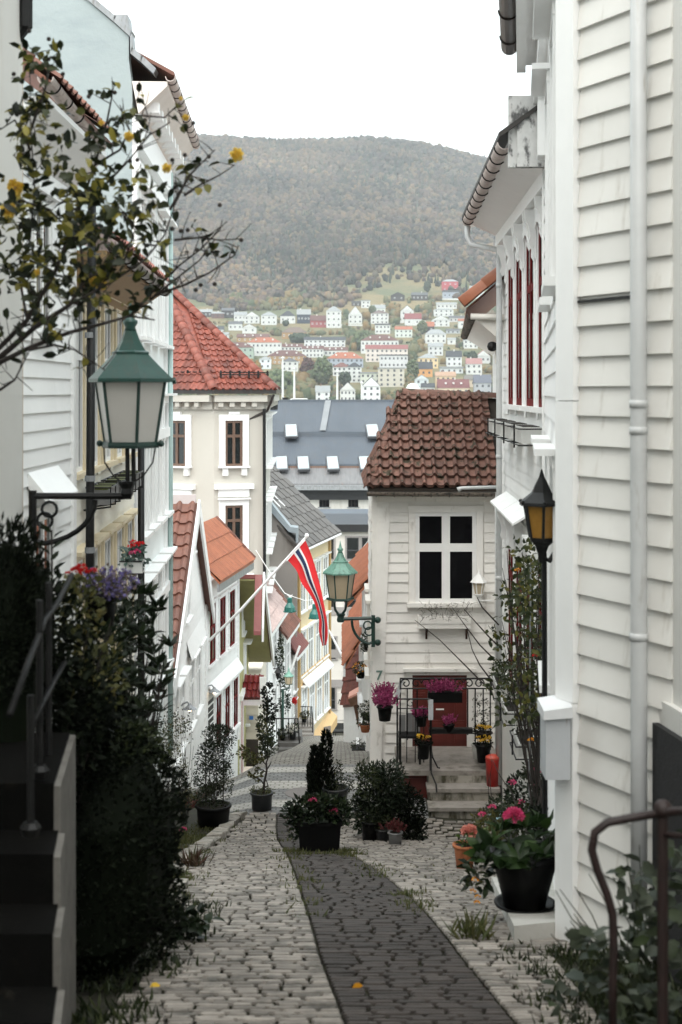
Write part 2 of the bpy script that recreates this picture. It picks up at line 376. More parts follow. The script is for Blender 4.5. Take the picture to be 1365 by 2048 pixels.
def ridge_tiles(roof, m, a, b, r, l, name='ridge_tile', up=None):
    a, b = Vector(a), Vector(b); d = b - a; n = max(1, round(d.length / l)); t = d.normalized(); side = t.cross(Vector((0, 0, 1))).normalized(); up = side.cross(t)
    k = 'ridge%s%.3f' % (m.name, r)
    L = d.length / n
    if k not in _BX:
        v = []; N = 7
        for (y, rr) in ((0, r * 1.12), (L * 1.08, r)):
            for q in range(N): v.append((math.cos(math.pi * q / (N - 1)) * rr, y, math.sin(math.pi * q / (N - 1)) * rr * .85))
        for q in range(N): v.append((math.cos(math.pi * q / (N - 1)) * r * .86, 0, math.sin(math.pi * q / (N - 1)) * r * .7))
        f = [(i, i + 1, N + i + 1, N + i) for i in range(N - 1)] + [(2 * N + i, 2 * N + i + 1, i + 1, i) for i in range(N - 1)]
        _BX[k] = mkmesh('ridge_tile', v, f, m, True)
    for i in range(n):
        inst(name, _BX[k], basis(side, t, up, a + d * (i / n) + up * rng.uniform(0, .006)), roof)
def gutter(root, a, b, r, m, nb=8, bm=None, name='gutter'):
    """half-round gutter from a to b, open upwards, with bracket rings"""
    a, b = Vector(a), Vector(b); t = (b - a).normalized(); sd = t.cross(Vector((0, 0, 1))).normalized(); N = 9; v = []
    for p in (a, b):
        for rr in (r, r * .86):
            for q in range(N):
                g = math.pi * q / (N - 1); v.append(p + sd * math.cos(g) * rr - Vector((0, 0, 1)) * math.sin(g) * rr)
    f = []
    for q in range(N - 1):
        f += [(q, q + 1, 2 * N + q + 1, 2 * N + q), (N + q + 1, N + q, 3 * N + q, 3 * N + q + 1), (q + 1, q, N + q, N + q + 1), (2 * N + q, 2 * N + q + 1, 3 * N + q + 1, 3 * N + q)]
    f += [(0, 2 * N, 3 * N, N), (N - 1, 2 * N - 1, 4 * N - 1, 3 * N - 1)]
    g = mobj(name, v, f, m, root, False)
    for i in range(nb):
        c = a + (b - a) * ((i + .5) / nb)
        MB().tube([c + sd * math.cos(math.pi * q / 8) * (r + .006) - Vector((0, 0, 1)) * math.sin(math.pi * q / 8) * (r + .006) for q in range(9)], .008, 5).build('bracket', bm or BLACKI, g)
    return g
def house(name, label, loc, cat='house', group=None): return thing(name, label, cat, loc, group)
def wall_box(root, fr, depth, z0, z1, m, name='wall'):
    return MB().fbox(fr, 0, fr.L, -depth, 0, z0, z1).build(name, m, root)

# ------------------------------------------------------------------ ground
DT = [(-14, -1.3), (0, 1.5), (6.2, 2.75), (8.8, 3.27), (12, 4.05), (16, 5.12), (18, 5.6), (19.2, 5.74), (20, 5.76), (22, 5.80), (23.5, 5.95), (30, 7.5), (40, 9.8), (60, 14.46), (80, 19.3), (100, 21.5), (140, 23)]
def Dd(y):
    if y <= DT[0][0]: return DT[0][1]
    for (a, p), (b, q) in zip(DT, DT[1:]):
        if y <= b: return p + (q - p) * (y - a) / (b - a)
    return DT[-1][1]
def interp(t, y):
    if y <= t[0][0]: return t[0][1]
    for (a, p), (b, q) in zip(t, t[1:]):
        if y <= b: return p + (q - p) * (y - a) / (b - a)
    return t[-1][1]
def Ds(y): return sum(Dd(y + k * .35) for k in (-2, -1, 0, 1, 2)) / 5
def gz(x, y):
    lat = 0.0
    if x > .7: lat = min(x - .7, .8) * .28 * max(0, 1 - abs(y - 18.6) / 1.6)
    if x < -1.1: lat += min(-1.1 - x, 1.0) * interp(LDROP, y)
    return -Ds(y) - lat
LDROP = [(18.6, 0), (22, .4), (26, .8), (30, 1.05), (36, 1.2), (45, 1.0), (55, .3), (60, 0)]
def d_at(py, lo=5.0, hi=70.0):     # distance at which the street shows at photo row py
    for _ in range(50):
        m = (lo + hi) / 2
        if Ds(m) / m * FPX + HY > py: lo = m
        else: hi = m
    return lo
def G(px, py): 
    d = d_at(py); return Vector((pX(px, d), d, -Ds(d)))
def N_ground():
    N = NT('joint_earth'); n1 = N.noise(7, detail=6); n2 = N.noise(45, detail=4)
    c = N.mix(N.ramp(n1, [(.35, 0), (.65, 1)]), (.02, .017, .013), (.034, .036, .018)); N.l(c, N.b.inputs[0]); N.b.inputs['Roughness'].default_value = .95
    N.bump(n2, .6, .02); return N.m
EARTH = N_ground()
ys = [-14 + i * .5 for i in range(28)] + [i * .25 for i in range(0, 112)] + [28 + i for i in range(0, 60)]
xs = [-30, -14, -8, -5, -4, -3.2, -2.8, -2.4, -2, -1.6, -1.2, -.8, -.4, 0, .4, .7, 1, 1.3, 1.6, 2, 2.4, 2.8, 3.2, 4, 5, 8, 14, 30]
v = [(x, y, gz(x, y) - .028) for y in ys for x in xs]; nx = len(xs)
f = [(j * nx + i, j * nx + i + 1, (j + 1) * nx + i + 1, (j + 1) * nx + i) for j in range(len(ys) - 1) for i in range(nx - 1)]
street = mobj('street', v, f, EARTH, None, True); tag(street, 'steep cobbled lane running down between the wooden houses', 'street', kind='structure')
# cobbles
E_LEFT = [(3, -1.15), (6.2, -1.0), (7.7, -.95), (10, -1.06), (12.5, -1.3), (14.5, -1.42), (17, -1.42), (18.5, -1.36), (19.2, -1.3), (20, -1.0)]
S_L = [(3, .25), (6.2, .016), (7.7, -.12), (10, -.27), (15, -.58), (17, -.76), (18.4, -.84), (20, -.9)]
S_R = [(3, 1.0), (6.2, .757), (7.7, .643), (10, .5), (12, .33), (15, .06), (17, -.2), (18.4, -.45), (20, -.6)]
def E_RIGHT(y): return 1.15 if y < 7.7 else (1.34 if y < 8.2 else (1.27 + .126 * (y - 8.2) if y < 14.2 else 2.1))
CL = [mat('cobble_light_%d' % i, c, d, .8, 9, bump=.5, bscale=35, bdist=.012, island=.42, rnd=0, grime=(.07, .065, .055), gscale=5, gst=(1, 1, 1), glo=.52, ghi=.72) for i, (c, d) in enumerate([((.29, .262, .23), (.19, .17, .15))])]
CLo = mat('cobble_light', (.29, .262, .23), (.19, .17, .15), .8, 9, bump=.5, bscale=35, bdist=.012, rnd=.42, grime=(.07, .065, .055), gscale=5, gst=(1, 1, 1), glo=.52, ghi=.72)
CD = mat('cobble_dark_far', (.05, .041, .036), (.032, .026, .023), .8, 9, bump=.6, bscale=35, bdist=.012, island=.35)
CDo = mat('cobble_dark', (.05, .041, .036), (.032, .026, .023), .8, 9, bump=.6, bscale=35, bdist=.012, rnd=.35)
def stone_pts(x0, x1, y0, y1, z, slope, tilt, dome, cr):
    # rounded sett: skirt, shoulder, crown
    pts = []
    def ring(k, zz, jit):
        cx, cy = (x0 + x1) / 2, (y0 + y1) / 2; hx, hy = (x1 - x0) / 2 - k, (y1 - y0) / 2 - k
        out = []
        for (a, b) in ((-1, -.7), (-.8, -1), (.8, -1), (1, -.7), (1, .7), (.8, 1), (-.8, 1), (-1, .7)):
            xx, yy = cx + hx * a, cy + hy * b
            out.append((xx + cr.uniform(-jit, jit), yy + cr.uniform(-jit, jit), z - slope * (yy - cy) + tilt * (xx - cx) + zz))
        return out
    pts += ring(0.0, -.03, .002) + ring(.001, -.012 + dome * .5, .003) + ring(.004, dome * .72, .003)
    cx, cy = (x0 + x1) / 2, (y0 + y1) / 2; hx, hy = (x1 - x0) / 2 - .012, (y1 - y0) / 2 * .5
    for (q, w) in ((-1, -1), (1, -1), (1, 1), (-1, 1)):
        xx, yy = cx + hx * q, cy + hy * w; pts.append((xx, yy, z - slope * (yy - cy) + tilt * (xx - cx) + dome + cr.uniform(-.0015, .0015)))
    return pts
SF = [(i + r * 8, (i + 1) % 8 + r * 8, (i + 1) % 8 + (r + 1) * 8, i + (r + 1) * 8) for r in range(2) for i in range(8)] + [(16, 17, 24), (17, 18, 25, 24), (18, 19, 25), (19, 20, 26, 25), (20, 21, 26), (21, 22, 27, 26), (22, 23, 27), (23, 16, 24, 27), (24, 25, 26, 27)]
SMI = [1] * 8 + [0] * (len(SF) - 8)
light_v, light_f, dark_v, dark_f = [], [], [], []
cr = random.Random(3); y = 4.9; count = 0
near_stones = []
while y < 19.4:
    ph = min(.12, .054 + .012 * max(0, y - 6)) + cr.uniform(-.006, .008); sl = (Ds(y + .2) - Ds(y - .2)) / .4
    x = interp(E_LEFT, y) + cr.uniform(-.08, .03); xe = E_RIGHT(y); bl, br = interp(S_L, y), interp(S_R, y)
    wob = [cr.uniform(-.02, .02) for _ in range(40)]
    while x < xe - .04:
        zone = 0 if x < bl - .03 else (1 if x < br - .03 else 2)
        lim = bl if zone == 0 else (br if zone == 1 else xe)
        w = cr.uniform(.095, .185) * (1.1 if zone == 1 else 1); w = w if x + w < lim - .06 else lim - x
        w = min(w, .24)
        if w > .03:
            dk = zone == 1; dome = .0105 + cr.uniform(0, .003) + (.002 if dk else 0)
            yw = y + math.sin(x * 2.3 + y) * .012 + cr.uniform(-.008, .008)
            dz = cr.uniform(-.002, .002) - (.006 if dk else 0)
            pts = stone_pts(x + .007, x + w - .007, yw + .006, yw + ph - .006, gz(x + w / 2, yw + ph / 2) + dz, sl, cr.uniform(-.02, .02), dome, cr)
            d = abs(y); vis = -1.0 if y < 5.9 else 0
            if count < 300 and y > 5.9 and abs((x + w / 2) / y * FPX + CX - 682) < 700:
                count += 1; c = [sum(p[k] for p in pts) / 28 for k in range(3)]
                o = bpy.data.objects.new('cobblestone', mkmesh('cobblestone', [(p[0] - c[0], p[1] - c[1], p[2] - c[2]) for p in pts], SF, CDo if dk else CLo)); COL.objects.link(o); o.location = c; o.parent = street; o.data.materials.append(EARTH); o.data.polygons.foreach_set('material_index', SMI)
            elif dk: n = len(dark_v); dark_v += pts; dark_f += [tuple(i + n for i in q) for q in SF]
            else: n = len(light_v); light_v += pts; light_f += [tuple(i + n for i in q) for q in SF]
        x += max(w, .02)
    y += ph
for nm_, vv_, ff_, mm_ in (('light_cobbles', light_v, light_f, CL[0]), ('dark_cobbles', dark_v, dark_f, CD)):
    o = tag(mobj(nm_, vv_, ff_, mm_, street), kind='stuff'); o.data.materials.append(EARTH); o.data.polygons.foreach_set('material_index', SMI * (len(ff_) // len(SMI)))
# the paved crossing and the lane beyond: sett pattern in the material
def settmat(name, c1, c2, cm, sx, sy, bs=.5):
    N = NT(name); br = N.n('ShaderNodeTexBrick'); N.l(N.pos((1, 1, 1)), br.inputs['Vector']); br.inputs['Scale'].default_value = 1
    br.inputs['Brick Width'].default_value = sx; br.inputs['Row Height'].default_value = sy; br.inputs['Mortar Size'].default_value = sy * .12
    br.inputs['Color1'].default_value = col4(c1); br.inputs['Color2'].default_value = col4(c2); br.inputs['Mortar'].default_value = col4(cm)
    c = N.mix(N.ramp(N.noise(3, detail=6), [(.35, 0), (.75, .5)]), br.outputs[0], cm); N.l(c, N.b.inputs[0]); N.b.inputs['Roughness'].default_value = .85
    N.bump(N.math('MULTIPLY', br.outputs['Fac'], -1), bs, .02); return N.m
SETT = settmat('lane_setts', (.3, .28, .25), (.2, .185, .165), (.06, .055, .04), .15, .1)
SETTG = settmat('grey_setts', (.23, .232, .23), (.18, .18, .18), (.1, .1, .095), .12, .1)
SETTW = settmat('pale_setts', (.46, .45, .42), (.38, .37, .345), (.22, .21, .19), .13, .1, .3)
def sheet(name, x0, x1, y0, y1, m, lift, label=None, cat=None, xf=None, parent=None):
    n = max(2, int((y1 - y0) / .25)); k = 28; v = []
    for j in range(n + 1):
        yy = y0 + (y1 - y0) * j / n; a, b = (xf(yy) if xf else (x0, x1))
        for i in range(k + 1): xx = a + (b - a) * i / k; v.append((xx, yy, gz(xx, yy) + lift))
    f = [(j * (k + 1) + i, j * (k + 1) + i + 1, (j + 1) * (k + 1) + i + 1, (j + 1) * (k + 1) + i) for j in range(n) for i in range(k)]
    o = mobj(name, v, f, m, parent, True)
    if parent is None: tag(o, label, cat, kind='structure')
    return o
sheet('lane', 0, 0, 22.3, 76, SETT, -.015, 'lower lane of grey setts winding down past the houses', 'lane', xf=lambda y: (-3.5, 2.2))
cross = sheet('crossing', -1.95, 1.2, 19.35, 22.4, SETTG, -.012, 'level crossing of grey setts beyond the planters', 'crossing')
for a, b in ((19.75, 20.15), (20.75, 21.2), (21.75, 22.15)):
    sheet('pale_band', -1.9, 1.0, a, b, SETTW, -.006, parent=cross)
MB().lathe((pX(612, 20.6), 20.5, gz(0, 20.5) - .004), [(.3, 0), (.3, .004)], 20).build('manhole_cover', mat('iron_cover', (.12, .1, .09), (.16, .14, .13), .6, 30), cross)
# left kerb stones
kb = thing('kerb', 'row of pale worn kerb stones edging the cobbles on the left', 'kerb', (-1.4, 14, gz(-1.4, 14)), kind='structure')
kys = [(9.6, 9.85), (10.6, 11.0)]; yk = 12.0
while yk < 19.4:
    ln_ = rng.uniform(.28, .62); kys.append((yk, yk + ln_ - .03)); yk += ln_ + (.25 if rng.random() < .18 else rng.uniform(.0, .04))
for (ya, yb) in kys:
    xa, xb = interp(E_LEFT, ya) - .1, interp(E_LEFT, yb) - .1; mb = MB(); pts = []
    for (z, k) in ((-.1, 0), (.035, .0), (.055, .025)):
        for (xx, yy) in ((xa - .13 + k, ya + k), (xa + .06 - k, ya + k), (xb + .06 - k, yb - k), (xb - .13 + k, yb - k)):
            pts.append((xx + rng.uniform(-.02, .02), yy + rng.uniform(-.015, .015), gz(xx, yy) + z + rng.uniform(-.012, .012)))
    mb.add(pts, [(0, 1, 5, 4), (1, 2, 6, 5), (2, 3, 7, 6), (3, 0, 4, 7), (4, 5, 9, 8), (5, 6, 10, 9), (6, 7, 11, 10), (7, 4, 8, 11), (8, 9, 10, 11)])
    mb.build('kerb_stone', mat('kerb_granite', (.36, .335, .295), (.25, .23, .2), .8, 8, bump=.5, bscale=30, rnd=.25, grime=(.07, .065, .05), gscale=6, gst=(1, 1, 1), glo=.5, ghi=.7), kb)

# ------------------------------------------------------------------ B: near house with white siding (right)
K = Vector((1.29, 8.2))
B = house('wooden_house', 'large off-white weatherboard house at right edge with corner board and downpipe', (2.2, 9, gz(2, 9)))
fo = Fr(K, (K.x + .486 * 1.2, K.y - 1.2), flip=False)       # oblique wall, from the corner towards the camera
fo.n = Vector((-fo.u.y, fo.u.x, 0)); fo.n = -fo.n if fo.n.x > 0 else fo.n
fs = Fr(K, (K.x + .126 * 6, K.y + 6), flip=True)            # street wall going away
foot = [(K.x, K.y), (K.x + .486 * 1.0, K.y - 1.0), (6.5, K.y - 1.0), (6.5, K.y + 6), (K.x + .126 * 6, K.y + 6)]
bw = MB().vprism(foot, -5.2, 3.6).build('wall', W_NEAR, B)
siding(bw, fo, .165, .98, -3.15, 4.9, .168, W_NEAR, th=.03)
MB().vprism(foot, 3.6, 5.3).build('upper_wall', W_NEAR, B)
MB().fbox(fo, .17, .715, .0, .0325, .505, .52).build('open_joint', BLACKI, B)
for (a, b, ex) in ((-3.2, -1.76, .014), (-1.755, -.05, .012), (-.045, 3.5, .01)):
    MB().fbox(fo, -.012, .16, 0, .045 + ex, a, b).build('corner_board', W_TRIM, B)
MB().fbox(fs, .0, .14, 0, .04, -3.2, 3.3).build('corner_board', W_TRIM, B); MB().fbox(fs, 5.86, 6.0, 0, .04, -4.6, 3.3).build('corner_board', W_TRIM, B)
siding(bw, fs, .15, 5.85, -3.6, 3.2, .168, W_TRIM, holes=[(1.0, 2.0, -2.4, -.3), (3.0, 4.0, -2.4, -.3), (1.0, 2.0, .6, 2.6), (3.0, 4.0, .6, 2.6)])
for (a, b) in ((1.1, 1.9), (3.1, 3.9)):
    window(B, fs, a, b, -2.3, -.5, cols=2, fm=W_TRIM, cap=.12); window(B, fs, a, b, .75, 2.45, cols=2, fm=W_TRIM, cap=.12)
mb = MB(); mb.fbox(fs, -.3, 6.0, 0, .27, 3.26, 3.4); mb.fbox(fs, -.3, 5.9, 0, .1, 2.95, 3.26); mb.fbox(fs, -.3, 6.05, .2, .29, 3.2, 3.46); mb.build('eaves', W_TRIM, B)
mb = MB(); mb.fbox(fs, 5.3, 5.62, 0, .09, 2.25, 2.95); mb.fbox(fs, 5.26, 5.66, 0, .13, 2.8, 2.95); mb.build('eaves_console', W_TRIM, B)
gutter(B, fs.p(-.4, .36, 3.47), fs.p(6.0, .36, 3.45), .085, BROWNG, 7, BROWNG)
mb = MB(); mb.add([fs.p(-.4, .32, 3.5), fs.p(6.1, .32, 3.5), fs.p(6.1, -2.6, 6.0), fs.p(-.4, -2.6, 6.0), fs.p(-.4, .32, 3.56), fs.p(6.1, .32, 3.56), fs.p(6.1, -2.6, 6.06), fs.p(-.4, -2.6, 6.06)], [(0, 3, 2, 1), (4, 5, 6, 7), (0, 1, 5, 4), (1, 2, 6, 5), (2, 3, 7, 6), (3, 0, 4, 7)]).build('roof', SLATE, B)
dp = MB(); sp = .79
dp.tube([fo.p(sp, .085, 4.9), fo.p(sp, .085, -.1), fo.p(sp + .004, .085, -1.8), fo.p(sp + .005, .085, -2.7)], .043, 14); dpo = dp.build('downpipe', WPIPE, B, True)
for z in (-.06, -.2, -1.28):
    MB().tube([fo.p(sp, .085, z - .02), fo.p(sp, .085, z + .02)], .048, 14).build('pipe_collar', WPIPE, dpo, True)
# plaster house at the right edge
H = house('plaster_house', 'cream plastered house with dark stone plinth cut off by the right edge', (2.4, 4, gz(2.4, 4)))
a = Vector((1.70, 7.36)); fh = Fr(a, (a.x + .14 * 7, a.y - 7)); fh.n = Vector((-abs(fh.n.x), fh.n.y if fh.n.x < 0 else -fh.n.y, 0))
MB().vprism([(a.x, a.y), (a.x + .14 * 12, a.y - 12), (8, a.y - 12), (8, a.y)], -4.5, 6).build('wall', PLAST, H)
mb = MB(); mb.fbox(fh, -.06, 12, 0, .07, -5, -1.72); mb.build('plinth', PLINTH, H)
MB().fprism(fh, [(-.07, -1.72), (12, -1.72), (12, -1.6), (-.07, -1.6)], 0, .035).build('plinth_ledge', PLAST, H)
# ------------------------------------------------------------------ C: house with dark red windows (right)
C = house('wooden_house', 'white weatherboard house with tall dark red windows and carved window heads', (2.6, 17, gz(2, 17)))
fc = Fr((1.72 + .03 * 14.25, 14.25), (1.72 + .03 * 20.35, 20.35), flip=True)
YC = 14.25
def sc_(y): return (y - YC) / fc.u.y
cw = MB(); cw.fbox(fc, 0, fc.L, -5, 0, -6.3, 2.5); cw = cw.build('wall', W_PAINT, C)
UW = [(14.75, 15.62), (16.05, 16.95), (17.4, 18.25), (18.6, 19.4)]
hol = [(sc_(a) - .13, sc_(b) + .13, -.3, 2.0) for a, b in UW] + [(sc_(a) - .12, sc_(b) + .12, -3.95, -1.5) for a, b in UW]
siding(cw, fc, .12, fc.L - .12, -4.3, 2.2, .165, W_PAINT, holes=hol, th=.018)
MB().fbox(fc, 0, .12, 0, .045, -4.6, 2.2).build('corner_board', W_TRIM, C); MB().fbox(fc, fc.L - .12, fc.L, 0, .045, -5.6, 2.2).build('corner_board', W_TRIM, C)
MB().fbox(fc, 0, fc.L, 0, .06, -6.2, -4.3).build('base_wall', PLAST, C)
def carved(root, fr, s0, s1, z):       # carved head board and scroll brackets over a window
    mb = MB(); n = 10
    poly = [(s0 - .16, z + .32)] + [(s0 - .16 + (s1 - s0 + .32) * i / n, z + .02 + .12 * abs(math.sin(math.pi * i / n * 2)) ** .7) for i in range(n + 1)] + [(s1 + .16, z + .32)]
    mb.fprism(fr, poly, .032, .055)
    for c in (s0 - .1, s1 + .1):
        q = [(.0, .3), (.13, .3), (.12, .2), (.08, .12), (.06, .02), (.08, -.06), (.05, -.13), (.025, -.1), (.025, -.2), (0, -.24)]
        mb.prism([fr.p(c - .03, .04 + o, z + h) for o, h in q], fr.u * .06)
    return mb.build('carved_head', W_TRIM, root)
for a, b in UW:
    s0, s1 = sc_(a), sc_(b)
    window(C, fc, s0, s1, -.16, 1.88, cas=.1, casd=.03, cols=2, zs=(.69,), fm=REDW, cm=W_TRIM, pm=GLASS, sill=.05, cap=0, st=.09, bar=.045)
    carved(C, fc, s0, s1, 1.72)
    window(C, fc, s0, s1, -3.85, -1.75, cas=.1, casd=.03, cols=2, zs=(.69,), fm=REDW, cm=W_TRIM, pm=GLASS, sill=.05, cap=0, st=.09, bar=.045)
    carved(C, fc, s0, s1, -1.9)
for i, (a, b) in enumerate([(16.3, 18.0), (18.02, 19.75)]):
    s0, s1 = sc_(a), sc_(b); mb = MB(); n = 2
    for k in range(n):
        x0, x1 = s0 + (s1 - s0) * k / n + .004, s0 + (s1 - s0) * (k + 1) / n - .004
        mb.hexa([fc.p(x0, .24, -1.53), fc.p(x1, .24, -1.53), fc.p(x1, .02, -1.40), fc.p(x0, .02, -1.40), fc.p(x0, .24, -1.505), fc.p(x1, .24, -1.505), fc.p(x1, .02, -1.37), fc.p(x0, .02, -1.37)])
    mb.build('window_canopy', W_TRIM, C)
mb = MB()
mb.hexa([fc.p(-.35, .5, 2.42), fc.p(fc.L, .5, 2.42), fc.p(fc.L, .12, 2.24), fc.p(-.35, .12, 2.24), fc.p(-.35, .5, 2.46), fc.p(fc.L, .5, 2.46), fc.p(fc.L, 0, 2.46), fc.p(-.35, 0, 2.46)])
mb.fbox(fc, -.1, fc.L, 0, .12, 2.08, 2.24); mb.build('eaves', W_TRIM, C)
gC = gutter(C, fc.p(-.3, .53, 2.46), fc.p(fc.L - .1, .53, 2.44), .075, PINKG, 11, BLACKI)
vb = MB(); vb.fprism(fc, [(-.38, 2.2), (-.3, 2.2), (-.3, 2.9), (-.38, 2.9)], -.2, .5)
vb.hexa([fc.p(-.42, .42, 2.2), fc.p(-.34, .42, 2.2), fc.p(-.34, -.5, 2.2), fc.p(-.42, -.5, 2.2), fc.p(-.42, .42, 2.62), fc.p(-.34, .42, 2.62), fc.p(-.34, -.5, 3.2), fc.p(-.42, -.5, 3.2)])
vb.build('verge_boards', mat('peeling_white', (.66, .66, .65), (.5, .5, .49), .6, 6, grime=(.1, .1, .1), gscale=5, gst=(2, 2, 1), glo=.52, ghi=.62), C)
rf = MB().hexa([fc.p(-.45, .6, 2.48), fc.p(fc.L, .6, 2.48), fc.p(fc.L, -2.4, 4.6), fc.p(-.45, -2.4, 4.6), fc.p(-.45, .6, 2.53), fc.p(fc.L, .6, 2.53), fc.p(fc.L, -2.4, 4.65), fc.p(-.45, -2.4, 4.65)]).build('roof', mat('black_verge', (.03, .028, .026), (.05, .045, .04), .7, 12, bump=.4), C)
pd = MB(); sp = sc_(19.95)
pd.tube([fc.p(fc.L - .15, .53, 2.40), fc.p(fc.L - .15, .53, 2.22), fc.p(fc.L - .2, .48, 2.1), fc.p(sp, .12, 2.0), fc.p(sp, .1, 1.8), fc.p(sp, .1, -.5), fc.p(sp, .1, -5.5)], .04, 10)
pd = pd.build('downpipe', WPIPE, C, True)
for z in (1.5, -.9, -2.6, -4.2): MB().tube([fc.p(sp, .1, z - .03), fc.p(sp, .1, z + .03)], .047, 10).build('pipe_collar', WPIPE, pd, True)
# ------------------------------------------------------------------ E: narrow house between C and number seven
E = house('narrow_house', 'narrow white house with terracotta verge tiles behind the downpipe on the right', (2.8, 23, gz(2.3, 23)))
fe = Fr((2.30, 20.4), (2.30 + .09 * 7.5, 27.9), flip=True)
MB().fbox(fe, 0, fe.L, -4, 0, -6.4, 1.0).build('wall', W_PAINT, E)
MB().fbox(fe, 0, .12, 0, .05, -6.0, .55).build('corner_board', W_TRIM, E)
MB().fbox(fe, -.03, .16, 0, .09, .42, .62).build('pilaster_cap', W_TRIMOLD, E)
mb = MB(); mb.hexa([fe.p(-.2, .36, 1.04), fe.p(7.5, .5, 1.04), fe.p(7.5, .0, .72), fe.p(-.2, .0, .72), fe.p(-.2, .36, 1.1), fe.p(7.5, .5, 1.1), fe.p(7.5, 0, 1.1), fe.p(-.2, 0, 1.1)]); mb.build('eaves', W_TRIMOLD, E)
gutter(E, fe.p(-.2, .42, 1.12), fe.p(7.3, .55, 1.1), .07, RUSTG, 13, RUSTG)
MB().tube([fe.p(-.26, .44, 1.08), fe.p(-.26, -.1, 1.06)], .045, 10).build('verge_gutter', W_TRIMOLD, E, True)
rE = MB().hexa([fe.p(-.25, .5, 1.16), fe.p(7.5, .6, 1.16), fe.p(7.5, -2, 3.3), fe.p(-.25, -2, 3.3), fe.p(-.25, .5, 1.2), fe.p(7.5, .6, 1.2), fe.p(7.5, -2, 3.34), fe.p(-.25, -2, 3.34)]).build('roof', TILEBR, E)
ridge_tiles(rE, TILEOR, fe.p(-.2, .52, 1.22), fe.p(-.2, -1.4, 2.82), .17, .42, name='verge_tile')
tag(MB().lathe((pX(985, 20.3), 20.3, pZ(693, 20.3) - .07), [(.02, 0), (.06, .02), (.075, .07), (.06, .12), (.02, .14)], 12).build('wall_vent', BLACKI, None, True), 'small round black vent fixture on the narrow white house', 'vent')

# ------------------------------------------------------------------ house number seven
Y7 = 21.5
S7 = house('clapboard_house', 'small weathered white clapboard house with mossy brown tiled roof and numeral seven', (1.4, Y7 + 1.5, -5.63))
f7 = Fr((pX(745, Y7), Y7), (pX(990, Y7), Y7))
def x7(px): return pX(px, Y7) - f7.a.x
def z7(py): return pZ(py, Y7)
f7l = Fr((f7.a.x, Y7), (f7.a.x + .02, Y7 + 3.3), flip=True)
s7w = MB().vprism([(f7.a.x, Y7), (pX(990, Y7), Y7), (pX(990, Y7), Y7 + 3.3), (f7.a.x + .02, Y7 + 3.3)], -6.4, z7(990)).build('wall', W_OLD, S7)
holes = [(x7(818) - .01, x7(967) + .01, z7(1215), z7(1010)), (x7(811) - .01, x7(947) + .01, -9, z7(1334))]
siding(s7w, f7, x7(771), f7.L, z7(1545), z7(1004), .152, W_OLD, holes=holes, th=.026)
siding(s7w, f7l, .1, 3.2, z7(1545), z7(1004), .152, W_OLD, holes=[(.6, 1.3, -4.5, -3.2), (1.9, 2.6, -4.5, -3.2)])
for a, b in ((.7, 1.2), (2.0, 2.5)): window(S7, f7l, a, b, -4.4, -3.35, cas=.07, fm=DGREEN, cm=W_TRIMOLD)
MB().fprism(f7, [(x7(739), -5.75), (x7(762), -5.75), (x7(781), z7(1000)), (x7(757), z7(1000))], 0, .05).build('corner_board', W_OLD, S7)
MB().fbox(f7, x7(756), f7.L, 0, .055, z7(1003), z7(985)).build('frieze_board', W_TRIMOLD, S7)
window(S7, f7, x7(831), x7(953), z7(1205), z7(1024), cas=.098, casd=.05, cols=2, zs=(.62,), fm=W_TRIM, cm=W_OLD, pm=GLASS, sill=.06, cap=0, st=.062, bar=.062)
mb = MB(); mb.fbox(f7, x7(835), x7(940), 0, .2, z7(1253), z7(1243)); mb.fbox(f7, x7(835), x7(940), .185, .21, z7(1243), z7(1228)); mb.fbox(f7, x7(835), x7(838), 0, .185, z7(1243), z7(1228)); mb.fbox(f7, x7(937), x7(940), 0, .185, z7(1243), z7(1228))
fb = mb.build('flower_shelf', W_OLD, S7)
for p in (851, 931):
    MB().prism([f7.p(x7(p), .02, z7(1253)), f7.p(x7(p), .17, z7(1253)), f7.p(x7(p), .13, z7(1261)), f7.p(x7(p), .05, z7(1266)), f7.p(x7(p), .02, z7(1278))], f7.u * .03).build('shelf_bracket', mat('rust', (.06, .025, .015), (.03, .014, .01), .9, 20), fb)
MB().fbox(f7, x7(838), x7(937), .01, .185, z7(1242), z7(1236)).build('soil', SOIL, fb)
mb = MB(); mb.fbox(f7, x7(811), x7(825), 0, .05, z7(1495), z7(1345)); mb.fbox(f7, x7(934), x7(947), 0, .05, z7(1495), z7(1345)); mb.fbox(f7, x7(811), x7(947), 0, .054, z7(1349), z7(1341)); mb.fbox(f7, x7(806), x7(952), 0, .12, z7(1341), z7(1335)); mb.build('door_casing', W_OLD, S7)
dr = MB().fbox(f7, x7(825), x7(934), 0, .012, z7(1492), z7(1349)).build('door', REDDOOR, S7)
for (a, b, c, d) in ((829, 850, 1485, 1440), (855, 904, 1485, 1440), (909, 930, 1485, 1440), (829, 850, 1432, 1385), (855, 904, 1432, 1385), (909, 930, 1432, 1385), (829, 930, 1376, 1354)):
    mb = MB(); mb.fbox(f7, x7(a), x7(b), .012, .026, z7(c), z7(d)); mb.fbox(f7, x7(a + 4), x7(b - 4), .026, .034, z7(c - 5), z7(d + 5)); mb.build('door_panel', REDDOOR, dr)
MB().fbox(f7, x7(872), x7(888), .034, .04, z7(1419), z7(1416)).build('letter_slot', W_TRIM, dr)
cu = bpy.data.curves.new('house_number', 'FONT'); cu.body = '7'; cu.size = .2; cu.extrude = .004; cu.bevel_depth = .003
tmp = bpy.data.objects.new('t', cu); COL.objects.link(tmp); bpy.context.view_layer.update()
